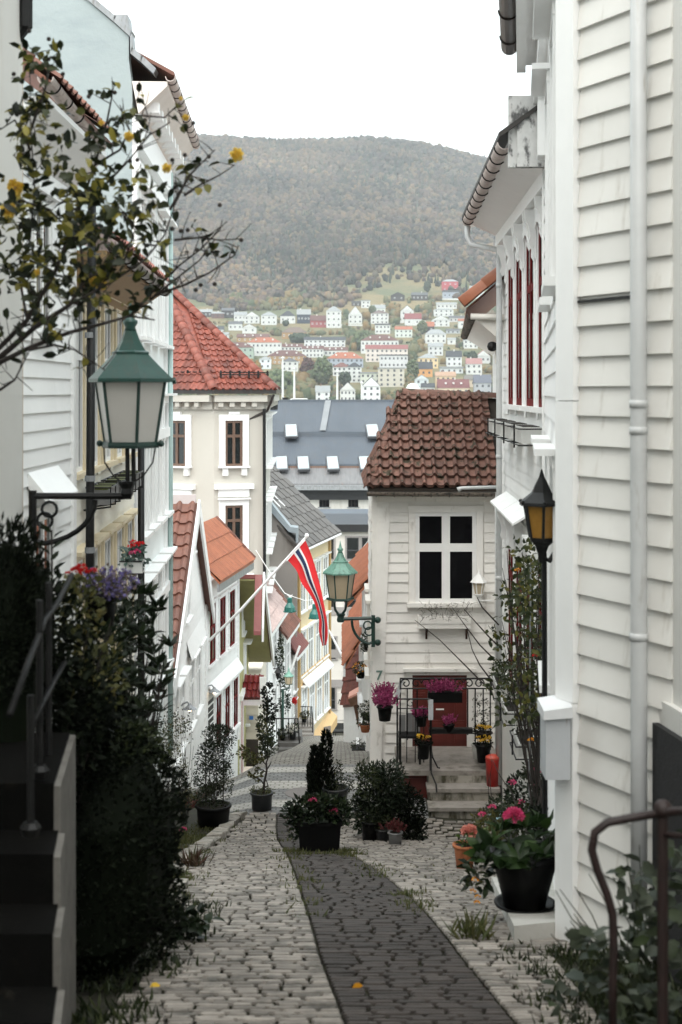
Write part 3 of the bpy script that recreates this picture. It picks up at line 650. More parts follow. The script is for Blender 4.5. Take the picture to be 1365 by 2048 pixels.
nm = bpy.data.meshes.new_from_object(tmp.evaluated_get(bpy.context.evaluated_depsgraph_get())); bpy.data.objects.remove(tmp); nm.name = 'house_number'; nm.materials.clear(); nm.materials.append(mat('verdigris_green', (.12, .2, .17), (.16, .25, .21), .5, 20))
tag(inst('house_number', nm, basis((1, 0, 0), (0, 0, 1), (0, -1, 0), f7.p(x7(752), .056, z7(1358))), None), 'grey-green metal numeral 7 on the corner board of the clapboard house', 'house number')
# roof of number seven
EY, RY = Y7 - .32, Y7 + 1.45
eL, eR = Vector((pX(737, EY), EY, pZ(977, EY))), Vector((pX(1000, EY), EY, pZ(977, EY)))
rL, rR = Vector((pX(804, RY), RY, pZ(788, RY))), Vector((pX(1000, RY), RY, pZ(797, RY)))
bk = Vector((pX(737, EY), RY + 1.7, eL.z)); bkR = Vector((rR.x, RY + 1.7, eL.z))
roof7 = MB().add([eL, eR, rR, rL, bk, bkR, eL - Vector((0, 0, .05)), eR - Vector((0, 0, .05)), bk - Vector((0, 0, .05)), bkR - Vector((0, 0, .05))], [(0, 1, 2, 3), (0, 3, 4), (3, 2, 5, 4), (6, 8, 9, 7), (0, 6, 7, 1), (0, 4, 8, 6)]).build('roof', mat('roof_underlay', (.02, .017, .014), (.03, .022, .016), .9), S7)
vv = (Vector((eL.x, RY, rL.z)) - eL); LV = vv.length
hipx = rL.x - eL.x
tiles(roof7, TILE7, eL + Vector((-.02, 0, 0)), (1, 0, 0), vv, (eR.x - eL.x), LV, .168, LV / 11, inside=lambda s, t: s > hipx * t / LV - .05, h=.055, t=.058)
ridge_tiles(roof7, TILE7, rL, rR, .1, .38)
ridge_tiles(roof7, TILE7, eL, rL, .07, .3, name='hip_tile')
lv = (Vector((rL.x, RY, rL.z)) - Vector((eL.x, RY, eL.z)))
tiles(roof7, TILE7, bk + Vector((0, 0, 0)), (0, -1, 0), lv, bk.y - eL.y, lv.length, .2, .26, inside=lambda s, t: abs(s - (bk.y - eL.y) / 2) < (bk.y - eL.y) / 2 * (1 - t / lv.length))
gutter(S7, (eL.x - .02, EY - .05, pZ(984, EY)), (pX(990, EY), EY - .05, pZ(985, EY)), .06, RUSTG, 7, RUSTG)
MB().fbox(f7, x7(750), f7.L, .05, .3, z7(986), z7(980)).build('soffit', W_OLD, S7)
# white pipe sticking out over the eaves
tag(MB().tube([(pX(1000, 20.7), 20.7, pZ(974, 20.7)), (pX(925, 20.7), 20.7, pZ(976, 20.7)), (pX(916, 20.7), 20.7, pZ(980, 20.7))], [.025, .025, .045], 10).build('overflow_pipe', WPIPE, None, True), 'short white pipe jutting out over the mossy roof edge', 'pipe')
# ------------------------------------------------------------------ steps and platform
ZP = -5.345
stp = thing('entrance_steps', 'stained pale entrance steps and landing below the dark red door', 'steps', (1.7, 19.8, gz(1.6, 19)))
MB().box(pX(797, 20.1), 2.3, 20.1, Y7, ZP - .07, ZP).build('landing', STONE, stp)
MB().box(1.24, 2.3, 20.14, Y7, -6.6, ZP - .07).build('landing_wall', STONEW, stp)
for i in range(3):
    z = ZP - .175 * (i + 1); y0 = 20.1 - .3 * (i + 1)
    t_ = MB().box(1.2, 2.22, y0, y0 + .36, z - .05, z).build('tread', STONE, stp)
    MB().box(1.24, 2.2, y0 + .045, 20.14, z - .175, z - .05).build('riser', STONEW, stp)
MB().box(1.24, 2.2, 20.101, 20.139, ZP - .175, ZP - .07).build('riser', STONEW, stp)
bd = tag(MB().box(.84, 1.225, 20.3, 20.36, -6.4, -5.42).build('cellar_door', REDDOOR, None), 'dark red cellar door below the landing', 'door')
MB().box(.9, 1.17, 20.285, 20.298, -5.9, -5.5).build('door_panel', REDDOOR, bd); MB().box(.9, 1.17, 20.285, 20.298, -6.35, -5.95).build('door_panel', REDDOOR, bd)
# iron railing on the landing
rl = thing('iron_railing', 'black wrought iron railing with scrolls across the landing before the red door', 'railing', (1.5, 20.5, ZP))
def scroll(c, r, ang0, turns, dirn, fr_u, n=14):
    pts = []
    for i in range(n + 1):
        t = i / n; a = ang0 + dirn * turns * 2 * math.pi * t; rr = r * (1 - .75 * t)
        pts.append(c + fr_u * (math.cos(a) * rr) + Vector((0, 0, 1)) * (math.sin(a) * rr))
    return pts
YR = 20.55; UX = Vector((1, 0, 0))
def R_(px, py, d=YR): return P(px, py, d)
MB().tube([R_(800, 1357), R_(982, 1357)], .014, 6).build('top_rail', BLACKI, rl)
MB().tube([R_(800, 1377), R_(982, 1377)], .011, 6).build('rail', BLACKI, rl)
MB().tube([R_(862, 1467), R_(955, 1467)], .008, 6).build('rail', BLACKI, rl)
for px, y1 in ((815, 1480), (835, 1480), (936, 1470), (951, 1496), (967, 1496), (981, 1500), (801, 1500)): MB().tube([R_(px, 1357 if px in (801, 981) else 1377), R_(px, y1)], .011, 6).build('baluster', BLACKI, rl)
for i, px in enumerate(range(812, 975, 21)):
    MB().tube(scroll(R_(px, 1367), .075, 0 if i % 2 else math.pi, 1.2, 1 if i % 2 else -1, UX), .01, 5).build('scroll', BLACKI, rl)
MB().fbox(Fr((pX(858, 20.4), 20.4), (pX(945, 20.4), 20.4)), 0, pX(945, 20.4) - pX(858, 20.4), -.02, .1, pZ(1463, 20.4), pZ(1455, 20.4)).build('planter_shelf', BLACKI, rl)
r2 = thing('iron_railing', 'short black railing section with grey handrail at the landing corner', 'railing', (1.0, 20.1, ZP))
MB().tube([P(795, 1540, 20.1), P(795, 1396, 20.1)], .014, 6).build('post', BLACKI, r2); MB().tube([P(862, 1541, 20.05), P(862, 1400, 20.05)], .02, 6).build('post', BLACKI, r2)
MB().tube([P(795, 1398, 20.1), P(862, 1398, 20.05)], .012, 6).build('top_rail', BLACKI, r2); MB().tube([P(795, 1417, 20.1), P(862, 1417, 20.05)], .008, 6).build('rail', BLACKI, r2)
MB().tube(scroll(P(822, 1407, 20.08), .07, 0, 1.2, 1, UX), .006, 5).build('scroll', BLACKI, r2)
for px in (814, 831, 848): MB().tube([P(px, 1417, 20.08), P(px, 1525, 20.08)], .007, 5).build('baluster', BLACKI, r2)
a, b, c = P(790, 1396, 20.1), P(801, 1359, 21.3), Vector((0, 0, .02)); w_ = Vector((.06, 0, 0))
MB().hexa([a, a + w_, b + w_, b, a + c, a + w_ + c, b + w_ + c, b + c]).build('handrail_board', ZINC, r2)
MB().hexa([P(857, 1440, 19.95), P(867, 1440, 19.95), P(867, 1400, 20.04), P(857, 1400, 20.04), P(857, 1440, 19.9), P(867, 1440, 19.9), P(867, 1399, 20.0), P(857, 1399, 20.0)]).build('handrail_end', ZINC, r2)
MB().tube([P(863, 1500, 20.05), P(866, 1515, 19.95), P(876, 1535, 19.9), P(880, 1536, 19.88)], .012, 6).build('foot_curl', BLACKI, r2)
MB().tube([P(862, 1510, 20.05), P(863, 1545, 19.9), P(873, 1570, 19.75), P(874, 1585, 19.7)], .012, 6).build('foot_curl', BLACKI, r2)
# little grey chair on the landing
ch = thing('wooden_chair', 'small grey slatted chair with black legs on the landing', 'chair', (pX(818, 20.6), 20.6, ZP))
for i in range(3):
    x0 = pX(799 + i * 14.5, 20.6); hb = [1434, 1430, 1434][i]
    MB().box(x0, x0 + .098, 20.72, 20.74, pZ(1472, 20.6), pZ(hb, 20.6)).build('back_slat', mat('grey_wood', (.25, .25, .25), (.2, .2, .2), .7, 8), ch)
MB().box(pX(798, 20.6), pX(842, 20.6), 20.42, 20.76, -4.97, -4.94).build('seat', BLACKI, ch)
for xx in (pX(800, 20.6), pX(839, 20.6)):
    for yy in (20.44, 20.73): MB().box(xx - .015, xx + .015, yy - .015, yy + .015, ZP, -4.97).build('leg', BLACKI, ch)
# ================================================================== left row
def gable_house(root, fr, depth, z0, ze, za, m, name='wall', s_apex=None):
    """walls with a gable facing outwards along fr; returns wall"""
    sa = fr.L / 2 if s_apex is None else s_apex
    return MB().fprism(fr, [(0, z0), (fr.L, z0), (fr.L, ze), (sa, za), (0, ze)], -depth, 0).build(name, m, root)
# L1 plaster wall at the left edge
L1 = house('plaster_house', 'pale plastered wall with beige corner strip at the left edge', (-3, 5, gz(-2, 5)))
f1 = Fr((-1.55, -4), (-1.915, 8.55))
MB().vprism([(-1.55, -4), (-1.915, 8.55), (-6, 8.55), (-6, -4)], -4.6, 6).build('wall', PLAST, L1)
MB().fbox(f1, f1.L - .001, f1.L + .045, -.5, -.005, -2.6, 6).build('corner_strip', mat('beige_strip', (.55, .42, .3), (.5, .38, .27), .7, 4), L1)
MB().fbox(f1, f1.L - 8.4, f1.L + .02, 0, .06, -1.0, -.83).build('ledge', W_TRIM, L1)
MB().fbox(f1, f1.L - 8.4, f1.L + .01, 0, .05, -4.6, -1.0).build('base_wall', PLAST, L1)
MB().tube([f1.p(f1.L - .05, .02, 4), f1.p(f1.L - .05, .02, 2.18), f1.p(f1.L - .05, -.02, 2.1)], [.05, .05, .02], 8).build('downpipe', BLACKI, L1)
# L2 white siding house
L2 = house('wooden_house', 'white clapboard house with tiled eaves behind the yellow rose', (-3.4, 14, gz(-3, 14)))
f2 = Fr((-2.83, 12.3), (-2.81, 14.85))
w2 = MB().fbox(f2, 0, f2.L, -4, 0, -5.4, 2.3).build('wall', W_PAINT, L2)
siding(w2, f2, 0, f2.L - .16, -4.6, 2.1, .165, W_PAINT, holes=[(.55, 1.5, .45, 1.9), (.5, 1.6, -2.9, -.95)], th=.028)
MB().fbox(f2, f2.L - .16, f2.L, 0, .05, -4.9, 2.1).build('corner_board', W_TRIM, L2)
window(L2, f2, .68, 1.38, .55, 1.75, fm=W_TRIM, zs=(.66,), cap=.06)
window(L2, f2, .66, 1.46, -2.8, -1.15, fm=W_TRIM, zs=(.66,), cap=0)
MB().hexa([f2.p(.45, .22, -1.0), f2.p(1.75, .22, -1.0), f2.p(1.75, .02, -.86), f2.p(.45, .02, -.86), f2.p(.45, .22, -.97), f2.p(1.75, .22, -.97), f2.p(1.75, .02, -.72), f2.p(.45, .02, -.72)]).build('window_canopy', W_TRIM, L2)
MB().hexa([f2.p(-.3, .36, 2.45), f2.p(f2.L, .36, 2.45), f2.p(f2.L, .0, 2.1), f2.p(-.3, .0, 2.1), f2.p(-.3, .36, 2.5), f2.p(f2.L, .36, 2.5), f2.p(f2.L, 0, 2.5), f2.p(-.3, 0, 2.5)]).build('eaves', W_TRIM, L2)
gutter(L2, f2.p(-.5, .38, 2.62), f2.p(f2.L - .15, .32, 2.55), .07, PINKG, 5, BLACKI)
r2_ = MB().hexa([f2.p(-.4, .42, 2.56), f2.p(f2.L, .42, 2.56), f2.p(f2.L, -2, 4.4), f2.p(-.4, -2, 4.4), f2.p(-.4, .42, 2.6), f2.p(f2.L, .42, 2.6), f2.p(f2.L, -2, 4.44), f2.p(-.4, -2, 4.44)]).build('roof', TILEBR, L2)
tiles(r2_, TILEBR, f2.p(-.4, .46, 2.6), f2.u, f2.p(0, -2, 4.44) - f2.p(0, .46, 2.6), 2.9, .9, .2, .3)
bp = MB().tube([f2.p(f2.L + .05, .2, 2.0), f2.p(f2.L + .05, .16, -4.9)], .045, 10).build('downpipe', BLACKI, L2, True)
for z in (.6, -.9, -1.65): MB().tube([f2.p(f2.L + .05, .18, z - .03), f2.p(f2.L + .05, .18, z + .03)], .055, 10).build('pipe_clamp', ZINC, bp)
# L3 pale yellow house
L3 = house('wooden_house', 'pale yellow trimmed white house with tan wood soffit left of the street', (-3.6, 18, gz(-3, 18)))
f3 = Fr((-2.98, 15.2), (-3.2, 21.9))
w3 = MB().fbox(f3, 0, f3.L, -4, 0, -6.3, 1.35).build('wall', W_PAINT, L3)
hs = [(.5 + k * 1.25, 1.25 + k * 1.25, a, b) for k in range(5) for a, b in ((-.9, 1.1), (-3.6, -1.9))]
siding(w3, f3, 0, f3.L, -5.2, 1.3, .165, PALEY, holes=[(a - .12, b + .12, c - .1, d + .1) for a, b, c, d in hs])
for a, b, c, d in hs: window(L3, f3, a, b, c, d, cas=.1, casd=.06, fm=W_TRIM, cm=mat('ochre_trim', (.7, .6, .42), (.62, .52, .36), .6, 5), zs=(.66,), cap=.1)
MB().fbox(f3, -.02, .1, 0, .05, -5.4, 1.3).build('corner_board', W_TRIM, L3)
MB().hexa([f3.p(-.2, .5, 1.45), f3.p(f3.L - .8, .5, 1.45), f3.p(f3.L - .8, .0, 1.1), f3.p(-.2, .0, 1.1), f3.p(-.2, .5, 1.5), f3.p(f3.L - .8, .5, 1.5), f3.p(f3.L - .8, 0, 1.5), f3.p(-.2, 0, 1.5)]).build('soffit', WOODT, L3)
gutter(L3, f3.p(-.2, .56, 1.56), f3.p(f3.L - .7, .56, 1.5), .07, BROWNG, 12, BROWNG)
r3 = MB().hexa([f3.p(-.2, .6, 1.55), f3.p(f3.L - .7, .6, 1.55), f3.p(f3.L - .7, -2.2, 3.0), f3.p(-.2, -2.2, 3.0), f3.p(-.2, .6, 1.6), f3.p(f3.L - .7, .6, 1.6), f3.p(f3.L - .7, -2.2, 3.05), f3.p(-.2, -2.2, 3.05)]).build('roof', TILEPK, L3)
tiles(r3, mat('pink_clay_tile', (.33, .13, .1), (.27, .1, .08), .6, 6, rnd=.2), f3.p(-.2, .62, 1.6), f3.u, f3.p(0, -2.2, 3.05) - f3.p(0, .6, 1.6), f3.L - .6, 1.0, .22, .33)
# iron window-box rack on L3
rk = thing('window_box_rack', 'black iron window box rack with mossy boxes on the pale yellow house', 'rack', f3.p(3.2, .2, -1.15))
for k in range(3):
    mb = MB(); s = 1.2 + k * 1.3
    for o in (.08, .36): mb.tube([f3.p(s, o, -1.1), f3.p(s + .9, o, -1.1)], .012, 5)
    for t in (0, .45, .9): mb.tube([f3.p(s + t, .08, -1.1), f3.p(s + t, .36, -1.1), f3.p(s + t, .36, -1.32), f3.p(s + t, .05, -1.36)], .012, 5)
    mb.build('rack_bars', BLACKI, rk); MB().fbox(f3, s + .03, s + .87, .1, .34, -1.3, -1.13).build('planter_box', LGPOT, rk); MB().fbox(f3, s + .06, s + .84, .12, .32, -1.13, -1.1).build('moss', mat('moss', (.06, .07, .02), (.09, .1, .03), .9, 20), rk)
tag(MB().tube([f3.p(f3.L - 1.2, .25, -.7), f3.p(f3.L - 1.2, .25, -6)], .05, 10).build('drain_pole', BLACKI, None, True), 'black drainpipe standing before the mint building', 'pipe')
# L4 mint building
L4 = house('mint_building', 'tall mint green plastered house with high gable and white street front', (-4, 25, gz(-3.3, 25)))
f4 = Fr((pX(265, 22.2), 22.2), (pX(330, 27.9), 27.9)); f4g = Fr((pX(265, 22.2) - 6.2, 22.2), (pX(265, 22.2), 22.2))
x4 = pX(265, 22.2); ga = lambda px, py: (pX(px, 22.2) - x4 + 6.2, pZ(py, 22.2))
poly = [(0, -6.5), (6.2, -6.5), (6.2, 4.75), ga(258, 118), ga(258, 72), ga(225, 43), ga(165, -8), (3.1, 7.6), (0, 6.5)]
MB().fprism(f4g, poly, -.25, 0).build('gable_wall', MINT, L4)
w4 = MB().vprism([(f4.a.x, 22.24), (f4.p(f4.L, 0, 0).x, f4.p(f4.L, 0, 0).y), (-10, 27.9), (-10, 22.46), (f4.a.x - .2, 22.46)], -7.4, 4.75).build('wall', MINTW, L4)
MB().fbox(f4, .8, f4.L, -5, -.7, 4.75, 6.0).build('attic', MINT, L4)
for k in range(4):
    s = .55 + k * 1.4
    for z0, z1 in ((.9, 3.1), (-2.3, -.2), (-5.2, -3.2)):
        window(L4, f4, s, s + .75, z0, z1, cas=.14, casd=.09, fm=W_TRIM, cm=W_TRIM, zs=(.68,), cap=.16, sill=.1, pm=GLASSC)
for z in (-.75, -3.75, 3.55): MB().fbox(f4, -.02, f4.L + .02, 0, .12, z - .1, z + .08).build('string_course', W_TRIM, L4)
for s in (0, f4.L - .25): MB().fbox(f4, s, s + .25, 0, .07, -6.8, 4.0).build('pilaster', W_TRIM, L4)
MB().fprism(f4, [(0, 3.85), (f4.L + .05, 3.85), (f4.L + .05, 4.35), (0, 4.35)], 0, .14).build('frieze', W_TRIM, L4)
MB().hexa([f4.p(-.05, .55, 4.78), f4.p(f4.L + .1, .55, 4.78), f4.p(f4.L + .1, .1, 4.35), f4.p(-.05, .1, 4.35), f4.p(-.05, .55, 4.85), f4.p(f4.L + .1, .55, 4.85), f4.p(f4.L + .1, 0, 4.85), f4.p(-.05, 0, 4.85)]).build('cornice', mat('warm_white', (.72, .66, .61), (.66, .6, .55), .6, 4), L4)
for k in range(9): ibox('modillion', W_TRIM, f4, .15 + k * .62, .35 + k * .62, .12, .4, 4.4, 4.56, L4)
gutter(L4, f4.p(-.1, .6, 4.92), f4.p(f4.L + .15, .6, 4.88), .08, PINKG, 12, BLACKI)
r4 = MB().hexa([f4.p(-.1, .66, 4.93), f4.p(f4.L + .1, .66, 4.93), f4.p(f4.L + .1, -.7, 5.75), f4.p(.35, -.7, 5.75), f4.p(-.1, .66, 4.99), f4.p(f4.L + .1, .66, 4.99), f4.p(f4.L + .1, -.7, 5.81), f4.p(.35, -.7, 5.81)]).build('roof', TILEBR, L4)
gp = [ga(276, 112), ga(262, 72), ga(262, 30), ga(232, 30), ga(165, -20)]
mb = MB()
lowr = [ga(308, 148), ga(282, 124), ga(262, 108), ga(261, 74), ga(228, 44), ga(165, -8)]
for (a, b) in zip(lowr, lowr[1:]):
    mb.fprism(f4g, [a, b, (b[0] + .02, b[1] + .1), (a[0] + .04, a[1] + .08)], -.3, .04)
mb.fprism(f4g, [ga(256, 30), ga(228, 30), ga(228, 42), ga(260, 72)], -.4, .02)
mb.build('verge_flashing', ZINC, L4)
MB().tube([f4.p(f4.L - .08, .12, 4.3), f4.p(f4.L - .08, .12, -7)], .05, 10).build('downpipe', mat('mint_pipe', (.4, .52, .5), (.36, .48, .46), .5, 4), L4, True)
# L5 cream corner building with red tiled roof
L5 = house('cream_building', 'cream plastered corner building with glazed red hip roof and brown windows', (-6, 58, gz(-4, 55)), 'building')
YA, YB = 53.0, 52.0
pA, pB, pC, pD = Vector((pX(300, 53.3), 53.3)), Vector((pX(428, 52), 52)), Vector((pX(527, 52.6), 52.6)), Vector((pX(541, 62), 62))
MB().vprism([(pA.x - 4, pA.y + .4), (pA.x, pA.y), (pB.x, pB.y), (pC.x, pC.y), (pD.x, pD.y), (pA.x - 4, 62)], -15, -.35).build('wall', CREAM, L5)
fA, fB, fC = Fr(pA, pB), Fr(pB, pC), Fr(pC, pD); fC.n = -fC.n if fC.n.x < 0 else fC.n
def win5(fr, px0, px1, py0, py1, d, kind):
    s0, s1 = fr.s_at_px(px0), fr.s_at_px(px1); z0, z1 = pZ(py1, d), pZ(py0, d)
    window(L5, fr, s0, s1, z0, z1, cas=.22, casd=.1, cols=2, zs=(.68,), fm=BROWNW, cm=W_TRIM, pm=GLASSD, sill=.12, cap=.0 if kind else .14, st=.09, bar=.05, keystone=kind)
    for s in (s0 - .1, s1 - .1 + .05): ibox('sill_bracket', W_TRIM, fr, s, s + .2, 0, .14, z0 - .34, z0 - .07, L5)
    if not kind: MB().fbox(fr, s0 - .25, s1 + .25, 0, .08, z1 + .31, z1 + .6).build('window_head', W_TRIM, L5); MB().fbox(fr, s0 - .4, s1 + .4, 0, .2, z1 + .6, z1 + .78).build('window_hood', W_TRIM, L5)
for py0, py1, kind in ((841, 932, True), (1010, 1100, False), (1190, 1275, False)):
    win5(fB, 450, 485, py0, py1, 52.3, kind); win5(fA, 337, 374, py0, py1, 52.7, kind)
    s0, s1 = .4 * fC.L / 9, .4 * fC.L / 9 + 1.1
    for k in range(4): window(L5, fC, .7 + k * 2.2, 1.8 + k * 2.2, pZ(py1, 54), pZ(py0, 54), cas=.2, casd=.12, cols=2, zs=(.68,), fm=BROWNW, cap=.2, sill=.2)
for fr in (fA, fB, fC):
    MB().fbox(fr, -.0, fr.L + .0, 0, .12, -.62, -.36).build('frieze', CREAM, L5); MB().fbox(fr, -.05, fr.L + .05, 0, .4, -.34, -.1).build('cornice', CREAM, L5)
    n = int(fr.L / .42)
    for k in range(n): ibox('modillion', CREAM, fr, .1 + k * .42, .28 + k * .42, .1, .34, -.52, -.36, L5)
eA, eB, eC, eD = fA.p(0, .5, -.05), fB.p(-.1, .5, -.05), fC.p(0, .5, -.05) + Vector((.0, -.35, 0)), fC.p(fC.L, .5, -.05)
for a, b in ((eA, eB), (eB, eC), (eC, eD)): MB().prism([a, b, b + Vector((0, 0, .2)), a + Vector((0, 0, .2))], Vector((0, .18, 0)) if a is not eC else Vector((-.18, 0, 0))).build('gutter', BROWNG, L5)
apex = P(318, 560, 57.0); apL = P(250, 560, 57.0)
up = Vector((0, 0, .12)); eA2, eB2, eC2, eD2 = eA + up, eB + up, eC + up, eD + up
back = Vector((apex.x + 1.5, 62, .1))
r5 = MB().add([eA2, eB2, eC2, eD2, apex, apL, eA2 + Vector((-4, .4, 0))], [(0, 1, 4, 5), (1, 2, 4), (2, 3, 4), (6, 0, 5)]).build('roof', TILERED, L5)
def tri_tiles(roof, m, a, b, c, w, l, lim=300):   # tiles on triangle a-b (eave) with apex c
    u = (b - a).normalized(); cc = c - a; t = cc.dot(u); v = cc - u * t; H_ = v.length; W_ = (b - a).length
    tiles(roof, m, a - u * .0, u, v, W_, H_, w, l, inside=lambda s, q: (s > t * q / H_ - w * .3) and (s < W_ - (W_ - t) * q / H_ + w * .3), h=.06, t=.05, lim=lim)
tri_tiles(r5, TILERED, eB2, eC2, apex, .27, .36)
u_ = (eB2 - eA2); tiles(r5, TILERED, eA2, u_, (apex - eB2) - u_.normalized() * (apex - eB2).dot(u_.normalized()), u_.length, ((apex - eB2) - u_.normalized() * (apex - eB2).dot(u_.normalized())).length, .27, .36, inside=lambda s, q: s < u_.length - 1.0 * q * ((eB2 - apex).dot(u_.normalized())) / 6.2 + .1, h=.06, t=.05, lim=200)
ridge_tiles(r5, TILERED, eB2 + Vector((0, -.02, .02)), apex + Vector((0, 0, .1)), .17, .42, name='hip_tile'); ridge_tiles(r5, TILERED, eC2 + Vector((0, 0, .02)), apex + Vector((0, 0, .1)), .17, .42, name='hip_tile')
sg = thing('snow_guard', 'black snow guard rail along the red tiled roof edge', 'snow guard', eB2)
for a, b, n in ((eA2, eB2, 4), (eB2, eC2, 6)):
    cdir = (apex - (a + b) / 2); cdir = Vector((cdir.x * .2, cdir.y, cdir.z)).normalized() * .75
    for k in range(2): MB().tube([a + (b - a) * .1 + cdir + Vector((0, 0, .1 + .08 * k)), a + (b - a) * .9 + cdir + Vector((0, 0, .1 + .08 * k))], .02, 5).build('bar', BLACKI, sg)
    for i in range(n):
        q = a + (b - a) * (.12 + .76 * i / (n - 1)) + cdir; MB().box(q.x - .035, q.x + .035, q.y - .04, q.y + .04, q.z - .02, q.z + .25).build('bracket', BLACKI, sg)
MB().tube([eC2 + Vector((-.1, .1, -.15)), eC2 + Vector((-.35, .3, -.75)), eC2 + Vector((-1.1, .2, -1.1))], .05, 6).build('gutter_spout', BROWNG, L5)
MB().tube([Vector((pX(529, 52.4), 52.4, -.6)), Vector((pX(530, 52.4), 52.4, pZ(1400, 52.4)))], .06, 8).build('downpipe', BLACKI, L5)
# L6 white gabled house
L6 = house('gabled_house', 'white weatherboard house with steep street gable and brown clay tiles', (-4.6, 33, gz(-3.6, 33)))
f6 = Fr((pX(336, 29.5), 29.5), (pX(410, 37.8), 37.8))
s6 = f6.L; sa6 = s6 * .56; za6, ze6 = pZ(1018, 33.6), pZ(1262, 33.6)
w6 = gable_house(L6, f6, 6, -10.5, ze6, za6 - .15, W_PAINT, s_apex=sa6)
hs = [(.9, 1.7, -8.0, -6.4), (2.2, 3.0, -8.0, -6.4), (4.2, 5.2, -8.0, -6.4), (5.9, 6.9, -8.0, -6.4), (3.3, 4.3, -5.3, -3.9)]
siding(w6, f6, 0.1, s6 - .1, -8.6, ze6, .17, W_PAINT, holes=[(a - .1, b + .1, c - .1, d + .1) for a, b, c, d in hs])
n6 = 14
for i in range(n6):
    z = ze6 + (za6 - .3 - ze6) * i / n6; k = 1 - (z + .1 - ze6) / (za6 - ze6); siding(w6, f6, sa6 * (1 - k) + .05, s6 - (s6 - sa6) * (1 - k) - .05, z, z + (za6 - .3 - ze6) / n6, .2, W_PAINT, holes=[(a - .1, b + .1, c - .1, d + .1) for a, b, c, d in hs])
for a, b, c, d in hs: window(L6, f6, a, b, c, d, fm=W_TRIM, zs=(.64,), cap=.14, pm=GLASSC)
MB().hexa([f6.p(3.6, .14, -6.28), f6.p(7.3, .14, -6.28), f6.p(7.3, .02, -5.85), f6.p(3.6, .02, -5.85), f6.p(3.6, .14, -6.23), f6.p(7.3, .14, -6.23), f6.p(7.3, .02, -5.8), f6.p(3.6, .02, -5.8)]).build('window_canopy', W_TRIM, L6)
for s in (-.02, s6 - .12): MB().fbox(f6, s, s + .14, 0, .05, -9.2, ze6).build('corner_board', W_TRIM, L6)
rr6 = MB()
for (a, b) in (((-.45, ze6 - .3), (sa6, za6)), ((sa6, za6), (s6 + .45, ze6 - .3))):
    rr6.prism([f6.p(a[0], .16, a[1]), f6.p(b[0], .16, b[1]), f6.p(b[0], .16, b[1] + .1), f6.p(a[0], .16, a[1] + .1)], f6.n * -6.2)
rr6 = rr6.build('roof', TILEBR, L6)
for (a, b) in (((-.5, ze6 - .38), (sa6, za6 - .02)), ((sa6 + .02, za6 - .02), (s6 + .5, ze6 - .38))):
    MB().prism([f6.p(a[0], .18, a[1] - .2), f6.p(b[0], .18, b[1] - .2), f6.p(b[0], .18, b[1] + .2), f6.p(a[0], .18, a[1] + .2)], f6.n * .05).build('verge_board', W_TRIM, L6)
v6 = f6.p(sa6, 0, za6) - f6.p(-.45, 0, ze6 - .3); uu = -f6.n
tiles(rr6, TILEBR, f6.p(-.47, .12, ze6 - .2), uu, v6, 2.4, v6.length, .3, .42, h=.06, t=.05)
MB().fbox(f6, -.5, sa6 - .2, -6, -5.9, ze6, za6).build('back_wall', W_PAINT, L6)
MB().prism([f6.p(sa6 - .1, .12, za6 + .08), f6.p(sa6 + .1, .12, za6 + .08), f6.p(sa6 + .05, .12, za6 + .3), f6.p(sa6 - .05, .12, za6 + .3)], f6.n * -3).build('ridge_board', mat('pinkish_board', (.55, .48, .47), (.5, .43, .42), .6, 3), L6)
# L7 white house with orange roof and red windows
L7 = house('wooden_house', 'white house with orange pantile roof and red framed windows on the left', (-4.2, 40, gz(-3.4, 40)))
f7_ = Fr((pX(411, 37.9), 37.9), (pX(476, 42.3), 42.3)); ze7 = -5.12
w7 = MB().fbox(f7_, 0, f7_.L, -5, 0, -11.5, ze7).build('wall', W_PAINT, L7)
hs = [(.35 + k * 1.35, 1.15 + k * 1.35, -7.35, -5.75) for k in range(3)] + [(1.2 + k * 1.2, 1.9 + k * 1.2, -9.8, -8.4) for k in range(3)]
siding(w7, f7_, .1, f7_.L - .1, -10, ze7 - .1, .17, W_PAINT, holes=[(a - .1, b + .1, c - .1, d + .1) for a, b, c, d in hs])
for a, b, c, d in hs: window(L7, f7_, a, b, c, d, fm=REDW, cm=W_TRIM, zs=(.62,), cap=.06, st=.07)
for s in (-.02, f7_.L - .12): MB().fbox(f7_, s, s + .14, 0, .05, -10.3, ze7).build('corner_board', W_TRIM, L7)
MB().hexa([f7_.p(.3, .2, -8.2), f7_.p(f7_.L - .1, .2, -8.2), f7_.p(f7_.L - .1, .02, -7.9), f7_.p(.3, .02, -7.9), f7_.p(.3, .2, -8.15), f7_.p(f7_.L - .1, .2, -8.15), f7_.p(f7_.L - .1, .02, -7.85), f7_.p(.3, .02, -7.85)]).build('door_canopy', W_TRIM, L7)
MB().fbox(f7_, .2, .95, 0, .02, -10.1, -8.3).build('door', BLACKI, L7)
ea = f7_.p(-.3, .45, ze7 + .05); eb = f7_.p(f7_.L + .2, .45, ze7 + .05); vr = P(400, 1063, 40.9) - f7_.p(f7_.L * .5, .45, ze7); vr = Vector((-1.15, .16, 1.2)); 
r7_ = MB().prism([ea, eb, eb + vr, ea + vr], Vector((0, 0, .06))).build('roof', TILEOR, L7)
tiles(r7_, TILEOR, ea + Vector((0, 0, .06)), eb - ea, vr, (eb - ea).length, vr.length, .19, .5, h=.05, t=.04)
MB().prism([ea + Vector((0, 0, -.2)), eb + Vector((0, 0, -.2)), eb, ea], Vector((-.06, 0, 0))).build('eaves_board', ZINC, L7)
ridge_tiles(r7_, mat('dark_verge_tile', (.2, .07, .04), (.15, .05, .03), .6, 5), eb + Vector((0, 0, .1)), eb + vr + Vector((0, 0, .1)), .1, .4, name='verge_tile')
